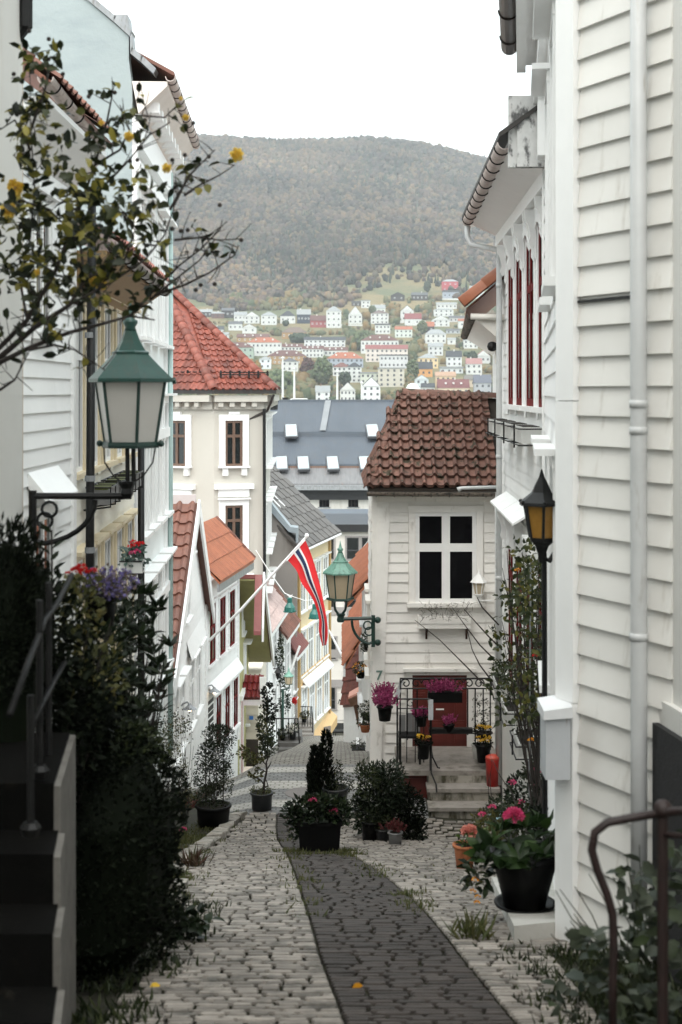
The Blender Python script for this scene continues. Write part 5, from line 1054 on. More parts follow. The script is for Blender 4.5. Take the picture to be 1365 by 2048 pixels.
# far houses: px centre, top row, eave row, base row, width px, roof type, wall, roof, window columns x rows, label
FM = {}
def fmat(c, rough=.8, f=.8):
    k = 'far_%s_%.2f' % (c, f)
    if k not in FM:
        cc = tuple(x * f for x in lin(c)); g_ = sum(cc) / 3; cc = tuple(x * .85 + g_ * .15 for x in cc); FM[k] = mat(k, cc, tuple(x * .9 for x in cc), rough, .3, bump=0)
    return FM[k]
FWIN = glassmat('far_window', (.06, .065, .075), .2, .4)
WH, CRM, OC, GRN, GRY, NAVY, DK, RD, BLU = '#d6d9d7', '#c9c3b3', '#aa844f', '#a0b4a5', '#b5babe', '#29384d', '#343236', '#9c2f36', '#a2adbc'
GR, LG, MR, OR, DG, PKR = '#6a6d73', '#b4babc', '#7d504a', '#c8714a', '#434952', '#c48c88'
far = [
 (412, 618, 624, 634, 24, 's', DK, LG, 3, 1, 'dark timber house with pale roof at the left end of the upper row'),
 (436, 623, 627, 637, 25, 's', '#6b4a44', LG, 3, 1, 'brownish red low house with pale roof in the upper row'),
 (456, 615, 621, 636, 25, 's', DK, GR, 3, 1, 'dark chalet with broad grey roof in the upper row'),
 (481, 623, 630, 642, 25, 's', WH, LG, 3, 1, 'white house with pale roof right of the dark chalet'),
 (504, 623, 633, 647, 30, 'g', WH, LG, 3, 2, 'white gabled house in the upper row, left of the hipped one'),
 (538, 623, 631, 650, 31, 'h', WH, LG, 3, 2, 'cubic white house with pale hipped roof in the upper row'),
 (576, 621, 632, 647, 30, 'h', WH, DG, 3, 1, 'white house with dark hipped roof in the upper row'),
 (608, 618, 629, 647, 27, 's', NAVY, LG, 4, 1, 'navy blue house with pale roof and white base'),
 (638, 630, 641, 655, 34, 's', '#9a3438', '#7c4b48', 4, 1, 'red timber house with brown roof beside the navy house'),
 (668, 612, 622, 656, 30, 'h', WH, LG, 3, 3, 'tall white three storey house right of the red timber house'),
 (471, 642, 648, 661, 27, 's', WH, GR, 3, 1, 'white house with twin dormers below the upper row'),
 (499, 647, 655, 667, 28, 'g', WH, DG, 2, 1, 'white gable with dark grey roof below the upper row'),
 (435, 652, 659, 664, 24, 's', WH, DG, 2, 1, 'white dormer house with dark roof at left, half hidden'),
 (440, 664, 668, 686, 34, 's', WH, LG, 4, 2, 'long white house just above the red tiled roof'),
 (408, 636, 641, 662, 18, 's', WH, OR, 2, 2, 'small white house with orange roof beside the red tiled roof'),
 (506, 667, 675, 684, 64, 's', OC, MR, 6, 1, 'long ochre block with maroon roof behind the orange roof'),
 (529, 674, 685, 712, 68, 'h', WH, OR, 8, 2, 'white apartment block with bright orange roof on the left'),
 (475, 684, 695, 718, 64, 'h', GRN, MR, 6, 2, 'pale green apartment block with maroon roof'),
 (589, 654, 665, 678, 50, 'h', OC, '#8a7468', 5, 1, 'ochre house with brown hipped roof among hedges'),
 (584, 687, 694, 702, 42, 's', WH, MR, 6, 1, 'left part of the long white terrace with maroon roof'),
 (626, 691, 698, 715, 43, 's', WH, MR, 6, 2, 'middle part of the long white terrace with maroon roof'),
 (672, 694, 701, 712, 48, 's', WH, MR, 6, 1, 'right part of the long white terrace with maroon roof'),
 (650, 673, 680, 694, 82, 's', '#d8dcde', DG, 9, 2, 'long modern white house with dark roof and glazed upper floor'),
 (574, 700, 712, 729, 77, 'h', OC, MR, 8, 2, 'ochre apartment block with wide maroon hipped roof'),
 (531, 713, 718, 738, 23, 'h', '#dfe8ec', LG, 2, 2, 'small bluish white house left of the ochre block'),
 (580, 716, 723, 743, 33, 'h', WH, GR, 3, 2, 'white house with grey hipped roof before the ochre block'),
 (691, 704, 717, 735, 72, 'h', BLU, OR, 8, 2, 'grey blue apartment block with orange hipped roof'),
 (684, 725, 734, 752, 36, 'h', WH, '#8a5348', 4, 2, 'white house with brown roof and skylights below the grey blue block'),
 (709, 725, 734, 765, 29, 'h', WH, DG, 3, 4, 'white tower like house with dark pyramid roof'),
 (646, 771, 784, 804, 28, 's', '#dde2e4', LG, 2, 2, 'pale house with central gable just above the hall roof, left of its pair'),
 (696, 764, 780, 804, 30, 'g', WH, LG, 4, 2, 'white gabled house just above the hall roof, right of its pair'),
 (796, 584, 591, 602, 27, 'g', DK, DG, 2, 1, 'black cabin with low gable on the brown slope'),
 (840, 584, 590, 601, 32, 's', DK, GR, 4, 1, 'long dark cabin with balcony on the brown slope'),
 (732, 600, 602, 616, 18, 'f', WH, LG, 2, 2, 'white cube house with dark wings at the forest edge'),
 (713, 602, 606, 612, 18, 'f', DK, GR, 2, 1, 'low dark wing left of the white cube house'),
 (711, 612, 630, 648, 27, 'g', WH, LG, 3, 2, 'large white steep gabled house left of centre above the retaining wall'),
 (758, 609, 617, 627, 26, 's', '#dfe6e0', LG, 3, 1, 'white gambrel house behind the brown roofed one'),
 (760, 620, 627, 648, 35, 'h', WH, '#84706c', 4, 3, 'white three storey house with brownish roof in the centre'),
 (815, 610, 622, 642, 26, 'g', WH, DG, 2, 2, 'white house with tall gable and dark roof'),
 (827, 626, 638, 651, 33, 's', WH, '#a04a4c', 2, 1, 'white house with dark red roof and skylights'),
 (766, 647, 650, 668, 30, 'f', WH, GR, 4, 2, 'white flat roofed villa above the maroon roofs'),
 (808, 652, 659, 675, 34, 's', '#d4ded6', OR, 4, 2, 'pale green house with orange roof'),
 (856, 643, 653, 665, 26, 's', DK, OR, 2, 1, 'dark house with orange roof below the white red roofed one'),
 (901, 558, 563, 584, 32, 'h', '#c04450', LG, 3, 2, 'tall red house high on the slope'),
 (903, 580, 584, 598, 33, 'f', BLU, GR, 4, 1, 'pale blue base building under the tall red house'),
 (955, 571, 579, 597, 28, 's', WH, LG, 2, 2, 'white house alone to the right of the tall red house'),
 (894, 604, 608, 618, 40, 's', WH, LG, 5, 1, 'long white house at the top of the right cluster'),
 (888, 616, 619, 633, 39, 'h', WH, LG, 4, 2, 'white two storey house in the right cluster'),
 (882, 630, 640, 653, 35, 'g', WH, LG, 3, 2, 'white gabled house below it in the right cluster'),
 (916, 631, 636, 644, 33, 's', '#c7c7c7', GR, 4, 1, 'low grey house with wide roof in the right cluster'),
 (872, 658, 668, 687, 41, 'h', WH, LG, 4, 2, 'white house with pale pyramid roof above the yellow house'),
 (924, 637, 642, 657, 13, 's', WH, OR, 1, 1, 'small white house with orange roof below the terracotta verge'),
 (907, 657, 661, 667, 27, 's', GRY, GR, 3, 1, 'low grey roofed annex right of the pyramid roof'),
 (760, 669, 681, 707, 75, 'h', WH, MR, 9, 2, 'white mansion block with maroon hipped roof'),
 (774, 689, 698, 724, 84, 's', '#ddd2c9', '#a85c58', 9, 3, 'pale apartment block with red gables and balconies'),
 (788, 709, 711, 737, 56, 'f', '#cfd2d4', GR, 7, 2, 'pale grey apartment block before the red gabled one'),
 (783, 735, 737, 774, 52, 'f', CRM, LG, 4, 4, 'cream four storey flat roofed block'),
 (741, 744, 747, 768, 38, 'f', '#d5dbcd', LG, 4, 2, 'pale greenish block left of the cream block'),
 (743, 753, 772, 806, 36, 'g', '#e2e6e8', DG, 3, 3, 'tall white gabled house left of the mossy roof'),
 (872, 685, 693, 711, 29, 's', '#d3d7d9', LG, 3, 2, 'grey white gambrel house above the yellow house'),
 (857, 707, 716, 737, 39, 'h', '#e2c793', LG, 4, 2, 'pale yellow house with grey hipped roof'),
 (848, 723, 738, 754, 35, 's', '#dd9c4e', DG, 3, 1, 'orange house with dark mansard roof and white dormers'),
 (844, 749, 759, 780, 27, 'g', '#d4dfe2', LG, 2, 2, 'pale bluish gabled house below the orange house'),
 (857, 766, 775, 786, 26, 's', WH, DG, 3, 1, 'dark roofed house with dormers right of the white dome'),
 (892, 743, 752, 776, 40, 's', '#dcbd93', '#d3a887', 4, 2, 'peach house with shaped gables'),
 (909, 701, 714, 733, 30, 's', '#dadfe2', DG, 3, 2, 'white house with dark roof and end gables'),
 (904, 733, 737, 747, 45, 'f', '#d8dde0', LG, 4, 1, 'long low white annex below the dark roofed white house'),
 (949, 716, 728, 749, 31, 's', WH, PKR, 3, 2, 'white house with pale pink roof and two gables'),
 (967, 700, 712, 727, 28, 'g', WH, PKR, 3, 1, 'white gabled house with pink roof edge behind it'),
 (942, 676, 680, 697, 28, 's', WH, LG, 3, 2, 'white house below the cornice of the narrow house'),
 (904, 675, 679, 689, 16, 's', WH, LG, 1, 1, 'small white cottage left of the cornice'),
 (908, 758, 776, 790, 62, 's', '#d8c5a8', '#8e4a4a', 5, 1, 'long dark red roof with skylights right above the mossy roof'),
 (966, 749, 766, 792, 34, 's', '#a9adb3', '#73798a', 3, 2, 'slate grey mansard house at the right above the mossy roof'),
 (941, 750, 760, 774, 22, 's', '#c9b9a2', '#8a8580', 2, 1, 'small brownish house beside the slate grey mansard'),
]
# garden greenery between the far houses
gp_, gs_ = [], []
for _ in range(11000):
    py = rng.uniform(600, 806); px = rng.uniform(330, 1010); 
    if py < 600 + 20 * math.sin(px * .02): continue
    gsz = rng.uniform(1.0, 3.2) * (1 if rng.random() < .78 else 1.6); d = d_far(py, px); sp_ = gsz / d * FPX
    if any(abs(px - h[0]) < h[4] / 2 + sp_ * .7 and h[1] - 2 < py < h[3] + 2.4 * sp_ for h in far): continue
    gp_.append((pX(px, d), d, hz(pX(px, d), d) - 1)); gs_.append(gsz)
GARD = leafmat('garden_crown', [(.04, .06, .035), (.06, .075, .04), (.09, .095, .05), (.12, .11, .06), (.15, .1, .04), (.07, .06, .05)], .9, 0, .1)
tag(blob_trees('garden_bushes', np.array(gp_), np.array(gs_), np.zeros(len(gp_)), GARD), 'low garden greenery between the houses on the slope', 'bushes', kind='stuff')
WM = mkmesh('far_window', unit_box().v, unit_box().f, FWIN); WTM = mkmesh('far_casing', unit_box().v, unit_box().f, fmat('#e8e8e6'))
def far_house(px, top, eave, base, w, rt, wc, rc, nc, nr, label):
    d = d_far(base, px); k = d / FPX; W = w * k; D_ = min(max(W * .7, 7), 11); x = pX(px, d); zb = pZ(base, d); ze = pZ(eave, d); zt = pZ(top, d)
    h = thing('hillside_house', label, 'house', (x, d, zb), 'houses on the far hillside')
    MB().box(x - W / 2, x + W / 2, d, d + D_, zb - 6, ze).build('wall', fmat(wc), h)
    o = .35; x0, x1 = x - W / 2 - o, x + W / 2 + o; y0, y1 = d - o, d + D_ + o; m = fmat(rc, .8, .5); ym = (y0 + y1) / 2; t = Vector((0, 0, .25))
    if rt == 'f': MB().box(x0, x1, y0, y1, ze, max(zt, ze + .5)).build('roof', m, h)
    elif rt == 's': MB().add([(x0, y0, ze), (x1, y0, ze), (x1, ym, zt), (x0, ym, zt), (x0, y1, ze), (x1, y1, ze)], [(0, 1, 2, 3), (3, 2, 5, 4), (0, 3, 4), (1, 5, 2), (0, 4, 5, 1)]).build('roof', m, h)
    elif rt == 'g': 
        MB().add([(x0, y0, ze), (x, y0, zt), (x1, y0, ze), (x0, y1, ze), (x, y1, zt), (x1, y1, ze)], [(0, 1, 4, 3), (1, 2, 5, 4), (0, 3, 5, 2), (3, 4, 5), (2, 1, 0)]).build('roof', m, h)
        MB().prism([(x0 + .5, y0 - .04, ze), (x1 - .5, y0 - .04, ze), (x, y0 - .04, zt - .45)], (0, .03, 0)).build('gable', fmat(wc), h)
    else:
        r = W * (.28 if W > 16 else .42); MB().add([(x0, y0, ze), (x1, y0, ze), (x1, y1, ze), (x0, y1, ze), (x - W / 2 + r, ym, zt), (x + W / 2 - r, ym, zt)], [(0, 1, 5, 4), (1, 2, 5), (2, 3, 4, 5), (3, 0, 4), (0, 3, 2, 1)]).build('roof', m, h)
    hh = (ze - zb); wh = min(1.5, hh / nr * .5); ww = min(1.3, W / nc * .42)
    for i in range(nc):
        for j in range(nr):
            cx = x - W / 2 + W * (i + .5 + rng.uniform(-.06, .06)) / nc; cz = zb + hh * (j + .55) / nr
            wn = inst('window', WTM if wc in (DK, NAVY, '#c04450', '#9a3438', OC) else WM, basis((1, 0, 0), (0, 1, 0), (0, 0, 1), (cx, d - .03, cz), ww, .1, wh), h)
            if wc in (DK, NAVY, '#c04450', '#9a3438', OC):
                g = bpy.data.objects.new('pane', WM); COL.objects.link(g); g.parent = wn; g.scale = (.6, .3, .65); g.location = (0, -.5, 0)
    if rt in 's' and W > 7:        # chimney and small skylights
        cx = x + rng.uniform(-.3, .3) * W; MB().box(cx - .4, cx + .4, ym - .4, ym + .4, zt - 1, zt + .9).build('chimney', fmat('#d8d4d0' if rng.random() < .6 else '#8a6a5e'), h)
    if rc in (MR, '#8e4a4a', OR) and W > 15:
        for q in range(3):
            cx = x + W * (q - 1) * .25; inst('dormer', WTM, basis((1, 0, 0), (0, 1, 0), (0, 0, 1), (cx, (y0 + ym) / 2 - .6, (ze + zt) / 2 + .2), 1.1, 1.6, 1.1), h)
for a in far: far_house(*a)
def wallrun(name, label, px0, px1, py, h, m):
    d = d_far(py, (px0 + px1) / 2); tag(MB().box(pX(px0, d), pX(px1, d), d, d + .6, pZ(py, d) - 3, pZ(py, d) + h).build(name, m, None), label, 'wall')
wallrun('retaining_wall', 'white retaining wall on the slope right of the tall white house', 662, 726, 652, 1.4, fmat(WH))
wallrun('retaining_wall', 'short white terrace wall below the dark red roofed house', 782, 812, 646, 2.5, fmat(WH))
wallrun('retaining_wall', 'white garden wall under the pale blue base building', 884, 924, 600, 1.6, fmat(WH))
# white radome and masts beyond the hall roof
dm = thing('radome', 'white satellite dome peeping over the mossy roof ridge', 'dome', P(826, 800, 140) + Vector((0, 0, -20)))
MB().ball(P(826, 780, 140), .68, 16, 10).build('dome', fmat('#eef4f4'), dm, True); MB().tube([P(826, 780, 140) + Vector((0, 0, -22)), P(826, 780, 140) + Vector((0, 0, -.5))], .3, 8).build('mast', fmat(LG), dm)
for px, top, lab in ((566, 716, 'tall white flagpole nearest the red tiled roof'), (589, 738, 'second white flagpole from the red tiled roof'), (675, 743, 'white flagpole before the paired gables'), (724, 766, 'short white flagpole left of the tall gabled house')):
    fpz = thing('flagpole', lab, 'flagpole', P(px, 812, 140)); MB().tube([P(px, 830, 140), P(px, top, 140)], [.16, .09], 6).build('pole', fmat(WH), fpz); MB().ball(P(px, top, 140), .16, 6, 4).build('finial', fmat(WH), fpz)
rg = thing('roof_walkway', 'white railed walkway on the ridge of the hall', 'walkway', P(610, 806, 128.5))
for a, b in (((575, 803), (585, 798)), ((585, 798), (615, 798)), ((615, 801), (630, 801)), ((630, 801), (648, 811))): MB().tube([P(*a, 128.5), P(*b, 128.5)], .07, 5).build('rail', fmat(WH), rg)
for px, a in ((585, 798), (600, 798), (615, 798), (630, 801)): MB().tube([P(px, a, 128.5), P(px, 814, 128.5)], .06, 5).build('post', fmat(WH), rg)
for px, lab, r, top in ((600, 'white mushroom vent on the hall ridge, left of the pair', .5, 803), (607, 'white mushroom vent on the hall ridge, right of the pair', .42, 804)):
    vn = thing('roof_vent', lab, 'vent', P(px, 808, 127)); MB().lathe(P(px, 812, 127), [(.18, -.3), (.18, pZ(top, 127) - pZ(812, 127) - .1), (r, pZ(top, 127) - pZ(812, 127) - .1), (r * .6, pZ(top, 127) - pZ(812, 127) + .1)], 8).build('cowl', fmat(WH), vn)
tag(MB().tube([P(571, 812, 127), P(571, 795, 127)], .28, 8).build('flue_pipe', BLACKI, None), 'black flue pipe on the hall ridge beside the flagpoles', 'flue')
tag(MB().lathe(P(548, 812, 110), [(.3, -.3), (.36, .55), (.42, .6), (.42, .7), (.3, .7)], 10).build('chimney_pot', BLACKI, None), 'black chimney pot at the corner of the red tiled roof', 'chimney pot')
# distinct trees among the houses
def far_tree(px, top, base, w, m, label, n=260):
    d = d_far(base, px) - 3; k = d / FPX; H_ = (base - top) * k; W = w * k; x = pX(px, d); zb = pZ(base, d)
    t = thing('tree', label, 'tree', (x, d, zb), 'trees between the far houses')
    MB().tube([(x, d, zb - 2), (x + .1, d, zb + H_ * .3), (x - .1, d, zb + H_ * .7)], [.35, .28, .1], 6).build('trunk', BARK, t)
    q = NR.normal(0, 1, (n, 3)); q /= np.linalg.norm(q, axis=1)[:, None]; q *= NR.uniform(.45, 1, (n, 1)) ** .5
    p = np.array((x, d, zb + H_ * .5)) + q * np.array((W * .46, W * .4, H_ * .44)); s = NR.uniform(.05, .11, n) * W
    o = blob_trees('crown', p - np.array([[0, 0, 1]]) * s[:, None], s, np.zeros(n), m); o.parent = t; o.matrix_basis = Matrix.Translation(-wl(t))
TG = leafmat('tree_green', [(.05, .075, .04), (.08, .1, .055), (.11, .13, .07)], .9, 0, .1); TR = leafmat('tree_purple', [(.06, .03, .035), (.09, .045, .045), (.07, .05, .04)], .9, 0, .1); TO = leafmat('tree_orange', [(.16, .09, .03), (.2, .12, .04), (.12, .09, .035)], .9, 0, .1); TD = leafmat('tree_dark', [(.025, .04, .03), (.04, .055, .038), (.055, .07, .045)], .9, 0, .1)
for a in ((646, 712, 768, 40, TG, 'tall pale green tree in front of the ochre block'), (616, 712, 762, 32, TR, 'copper purple tree beside the pale green one'), (500, 716, 780, 56, TO, 'orange autumn tree behind the red tiled roof'), (560, 736, 800, 60, TG, 'broad green tree above the hall roof'), (690, 742, 772, 26, TD, 'dark tree below the brown roofed white house'), (745, 668, 690, 34, TD, 'round dark tree left of the mansion block'), (572, 640, 652, 14, TD, 'small round dark bush by the white hipped house'), (600, 668, 684, 44, TD, 'dark hedge like tree under the ochre hipped house'), (845, 640, 668, 22, TG, 'green tree left of the dark orange roofed house'), (826, 716, 760, 26, TG, 'leaning green tree beside the cream block'), (945, 700, 730, 22, TD, 'dark tree right of the dark roofed white house'), (725, 660, 700, 40, TG, 'bushy pale tree left of the mansion block'), (470, 690, 708, 20, TD, 'dark bush between the green and white blocks'), (745, 610, 628, 16, TG, 'small green tree behind the white cube house'), (855, 560, 585, 16, TD, 'dark spruce left of the tall red house')): far_tree(*a)
# haze: one closed box of pale air around everything
HZ = bpy.data.materials.new('haze_air'); HZ.use_nodes = True; t = HZ.node_tree; t.nodes.clear(); o_ = t.nodes.new('ShaderNodeOutputMaterial'); pv = t.nodes.new('ShaderNodeVolumePrincipled')
pv.inputs['Color'].default_value = (.92, .97, 1, 1); pv.inputs['Density'].default_value = .00014; pv.inputs['Anisotropy'].default_value = 0.0; t.links.new(pv.outputs[0], o_.inputs['Volume'])
tag(MB().box(-2600, 2600, -60, 3800, -60, 520).build('haze', HZ, None), 'pale haze filling the air over the valley', 'haze', kind='stuff')
# ================================================================== lamps, flags, wires, furniture
def RG(px, py, lo=4.5, hi=70.0):          # where the view ray of a photo pixel meets the sloping ground
    d = lo
    while d < hi:
        p = P(px, py, d)
        if p.z <= gz(p.x, d): return Vector((p.x, d, gz(p.x, d)))
        d += .02 + d * .001
    return P(px, py, hi)
def lantern(root, c, s, roofm, framem, glassm, n=6, rot=0.0):
    """six-sided street lantern, c = centre of the glass bottom"""
    c = Vector(c); H_ = .372 * s; rb, rt, rim = .157 * s, .215 * s, .262 * s
    def ring(r, z): return [c + Vector((r * math.cos(rot + 2 * math.pi * k / n), r * math.sin(rot + 2 * math.pi * k / n), z)) for k in range(n)]
    a, b = ring(rb, 0), ring(rt, H_)
    for k in range(n):
        q = (k + 1) % n; m = (a[k] + a[q]) / 2 - c; m = Vector((m.x, m.y, 0)).normalized() * .006 * s
        MB().prism([a[k], a[q], b[q], b[k]], -m).build('pane', glassm, root)
        MB().tube([a[k], b[k]], .011 * s, 5).build('glazing_bar', framem, root)
    MB().lathe(c, [(rb + .02 * s, -.025 * s), (rb + .026 * s, -.01 * s), (rb + .02 * s, .012 * s), (rb - .02 * s, .012 * s)], n, rot).build('base_ring', framem, root)
    kn = MB().ball(a[0] + (a[0] - c).normalized() * .035 * s, .02 * s); kn2 = None
    kn.build('knob', framem, root); MB().ball(a[n // 2] + (a[n // 2] - c).normalized() * .035 * s, .02 * s).build('knob', framem, root)
    rf = MB().lathe(c + Vector((0, 0, H_)), [(rt - .02 * s, -.005), (rim, .0), (rim, .02 * s), (rim * .72, .09 * s), (.115 * s, .165 * s), (.118 * s, .18 * s), (.095 * s, .19 * s), (.06 * s, .25 * s), (.038 * s, .31 * s)], n, rot).build('lamp_roof', roofm, root)
    MB().lathe(c + Vector((0, 0, H_ + .31 * s)), [(.038 * s, 0), (.03 * s, .02 * s), (.045 * s, .045 * s), (.045 * s, .06 * s), (.024 * s, .075 * s), (.014 * s, .12 * s), (.003 * s, .18 * s)], 8).build('finial', roofm, rf, True)
def arm_bracket(root, w, t, drop, m, r):   # w = wall point (top), t = tip point
    w, t = Vector(w), Vector(t); d = (t - w); L = d.length; u = d.normalized()
    MB().tube([w, t + u * .04], r, 6).build('arm', m, root)
    pts = [w + Vector((0, 0, -drop)) + u * (L * .02)] + [w + u * (L * .68 * math.sin(math.pi / 2 * k / 8)) + Vector((0, 0, -drop * math.cos(math.pi / 2 * k / 8) - r)) for k in range(1, 9)]
    MB().tube(pts, r * .8, 6).build('brace', m, root)
    MB().tube([w + Vector((0, 0, r * 1.5)), w + Vector((0, 0, -drop - r * 2.5))], r * 1.15, 6).build('wall_plate', m, root)
    for k in (.3, .55):
        c = w + u * (L * .2 * (1.2 - k)) + Vector((0, 0, -drop * k)); rr = drop * .17
        MB().tube([c + u * math.cos(a) * rr + Vector((0, 0, math.sin(a) * rr)) for a in [2 * math.pi * q / 12 for q in range(13)]], r * .45, 5).build('scroll_ring', m, root)
# lamp 1: big green lantern on the left
dl = 8.6; LMP = thing('street_lamp', 'large green six-sided lantern on a black bracket at left foreground', 'street lamp', P(60, 1080, dl))
lantern(LMP, P(261, 887, dl), 1.0, GREENI, DGREEN, FROST, rot=math.radians(-8))
tip = P(250, 992, dl); arm_bracket(LMP, P(66, 992, dl), tip, .27, BLACKI, .022)
MB().lathe(P(254, 987, dl), [(.03, -.02), (.04, 0), (.035, .03), (.055, .06), (.058, .075), (.03, .075)], 10).build('socket', BLACKI, LMP)
for px in (256, 268): MB().tube([P(px, 968, dl), P(px - 1, 890, dl)], .014, 6).build('stem', BLACKI, LMP)
for a, b in ((208, 248), (312, 262)): MB().tube([P(a, 890, dl), P(a + (2 if a < 260 else -6), 925, dl), P((a + b) / 2, 952, dl), P(b, 968, dl)], .005, 5).build('stay_wire', BLACKI, LMP)
MB().tube([P(345, 762, dl), P(352, 761, dl)], .022, 6).build('roof_knob', DGREEN, LMP)
# lamp 2: pale green lantern on number seven
d2 = 21.2; L2p = thing('street_lamp', 'pale green lantern on a scrolled bracket at the corner of number seven', 'street lamp', P(752, 1285, d2))
lantern(L2p, P(681, 1197, d2), 1.0, GREENL, GREENI, FROSTY, rot=math.radians(6))
arm_bracket(L2p, P(747, 1236, d2), P(684, 1238, d2), .36, DGREEN, .028)
MB().lathe(P(682, 1240, d2), [(.05, -.03), (.06, 0), (.05, .05), (.07, .09), (.05, .1)], 8).build('socket', DGREEN, L2p)
for a in (-1, 1): MB().tube([P(681 + a * 4, 1228, d2), P(681 + a * 10, 1220, d2), P(681 + a * 12, 1208, d2), P(681 + a * 11, 1197, d2)], .02, 5).build('fork', DGREEN, L2p)
for z in (1240, 1285): MB().ball(P(756, z, d2), .05).build('fixing_knob', DGREEN, L2p)
# lamp 3: small far lantern on a green post
d3 = 50.0; L3p = thing('street_lamp', 'small far lantern with yellowed glass on a green post down the lane', 'street lamp', P(565, 1480, d3))
lantern(L3p, P(578, 1368, d3), .72, GREENL, GREENI, FROSTY)
MB().tube([P(566, 1490, d3), P(566, 1378, d3)], .05, 6).build('post', GREENI, L3p); MB().tube([P(562, 1380, d3), P(580, 1376, d3), P(579, 1370, d3)], .03, 6).build('arm', GREENI, L3p)
d4 = 49.0; L4p = thing('wall_lantern', 'small dark lantern hanging from the far white house', 'lantern', P(556, 1350, d4))
MB().lathe(P(556, 1352, d4), [(.03, -.12), (.09, .1), (.12, .12), (.02, .28)], 6).build('lamp_body', BLACKI, L4p); MB().tube([P(547, 1337, d4), P(560, 1337, d4), P(556, 1345, d4)], .02, 5).build('arm', BLACKI, L4p)
# black wall lantern with amber glass, right
db = 9.3; WLn = thing('wall_lantern', 'black wall lantern with amber glass on the near white house', 'lantern', P(1122, 1080, db))
lc = P(1084, 1076, db)
def ring4(r, z, n=6): return [lc + Vector((r * math.cos(.5 + 2 * math.pi * k / n), r * math.sin(.5 + 2 * math.pi * k / n), z)) for k in range(n)]
a_, b_ = ring4(.082, 0), ring4(.122, .215)
for k in range(6):
    q = (k + 1) % 6; MB().prism([a_[k], a_[q], b_[q], b_[k]], (lc - (a_[k] + a_[q]) / 2).normalized() * .004).build('pane', AMBER, WLn); MB().tube([a_[k], b_[k]], .011, 5).build('glazing_bar', BLACKI, WLn)
rfw = MB().lathe(lc + Vector((0, 0, .215)), [(.11, -.005), (.16, 0), (.155, .02), (.115, .05), (.07, .085), (.05, .13), (.022, .18), (.004, .235)], 6, .5).build('lamp_roof', BLACKI, WLn)
for k in range(6): MB().ball(lc + Vector((.15 * math.cos(.5 + k * 1.047), .15 * math.sin(.5 + k * 1.047), .238)), .013).build('rivet', BLACKI, rfw)
MB().lathe(lc, [(.02, -.16), (.03, -.1), (.05, -.05), (.085, -.02), (.085, .005)], 6, .5).build('lamp_base', BLACKI, WLn)
MB().tube([lc + Vector((.02, .03, -.1)), lc + Vector((.03, .05, -2.2))], .018, 8).build('post', BLACKI, WLn)
MB().tube([lc + Vector((0, 0, -.12)), lc + Vector((.05, .0, -.15)), lc + Vector((.1, .02, -.08)), lc + Vector((.13, .03, -.02))], .018, 6).build('arm', BLACKI, WLn)
MB().lathe(lc + Vector((.135, .03, -.1)), [(.03, -.1), (.05, -.03), (.05, .1), (.03, .17)], 8).build('wall_plate', BLACKI, WLn)
# white lantern on number seven
dw = 21.2; WW = thing('wall_lantern', 'small white carriage lantern beside the window of number seven', 'lantern', P(985, 1198, dw))
lc = P(958, 1188, dw); a_, b_ = [lc + Vector((.06 * math.cos(k * 1.047), .06 * math.sin(k * 1.047), 0)) for k in range(6)], [lc + Vector((.095 * math.cos(k * 1.047), .095 * math.sin(k * 1.047), .17)) for k in range(6)]
for k in range(6):
    q = (k + 1) % 6; MB().prism([a_[k], a_[q], b_[q], b_[k]], (0, 0, .003)).build('pane', FROSTY, WW); MB().tube([a_[k], b_[k]], .009, 5).build('glazing_bar', W_TRIM, WW)
MB().lathe(lc + Vector((0, 0, .17)), [(.1, 0), (.13, .005), (.06, .09), (.03, .12), (.012, .16), (.003, .2)], 6).build('lamp_roof', W_TRIM, WW)
MB().lathe(lc, [(.015, -.14), (.02, -.06), (.07, -.01), (.07, .004)], 6).build('lamp_base', W_TRIM, WW); MB().tube([lc + Vector((0, 0, -.1)), lc + Vector((.2, .02, -.1))], .014, 5).build('arm', W_TRIM, WW)
# gooseneck lamps on the left houses
for pts, d, lab in (([(363, 1412), (366, 1408), (375, 1404), (380, 1409)], 30.5, 'grey gooseneck lamp glowing over the white gabled house door'), ([(409, 1376), (415, 1372), (424, 1370), (429, 1376)], 38.0, 'grey gooseneck lamp on the house with red windows')):
    g = thing('gooseneck_lamp', lab, 'wall lamp', P(*pts[0], d)); MB().tube([P(*q, d) for q in pts], .02, 6).build('arm', ZINC, g); e = P(*pts[-1], d)
    MB().lathe(e + Vector((0, 0, -.1)), [(.16, 0), (.05, .08), (.03, .12)], 12, capb=False).build('shade', ZINC, g)
    bm = NT('warm_bulb'); bm.b.inputs['Emission Color'].default_value = (1, .75, .45, 1); bm.b.inputs['Emission Strength'].default_value = 4; MB().ball(e + Vector((0, 0, -.1)), .05).build('bulb', bm.m, g)
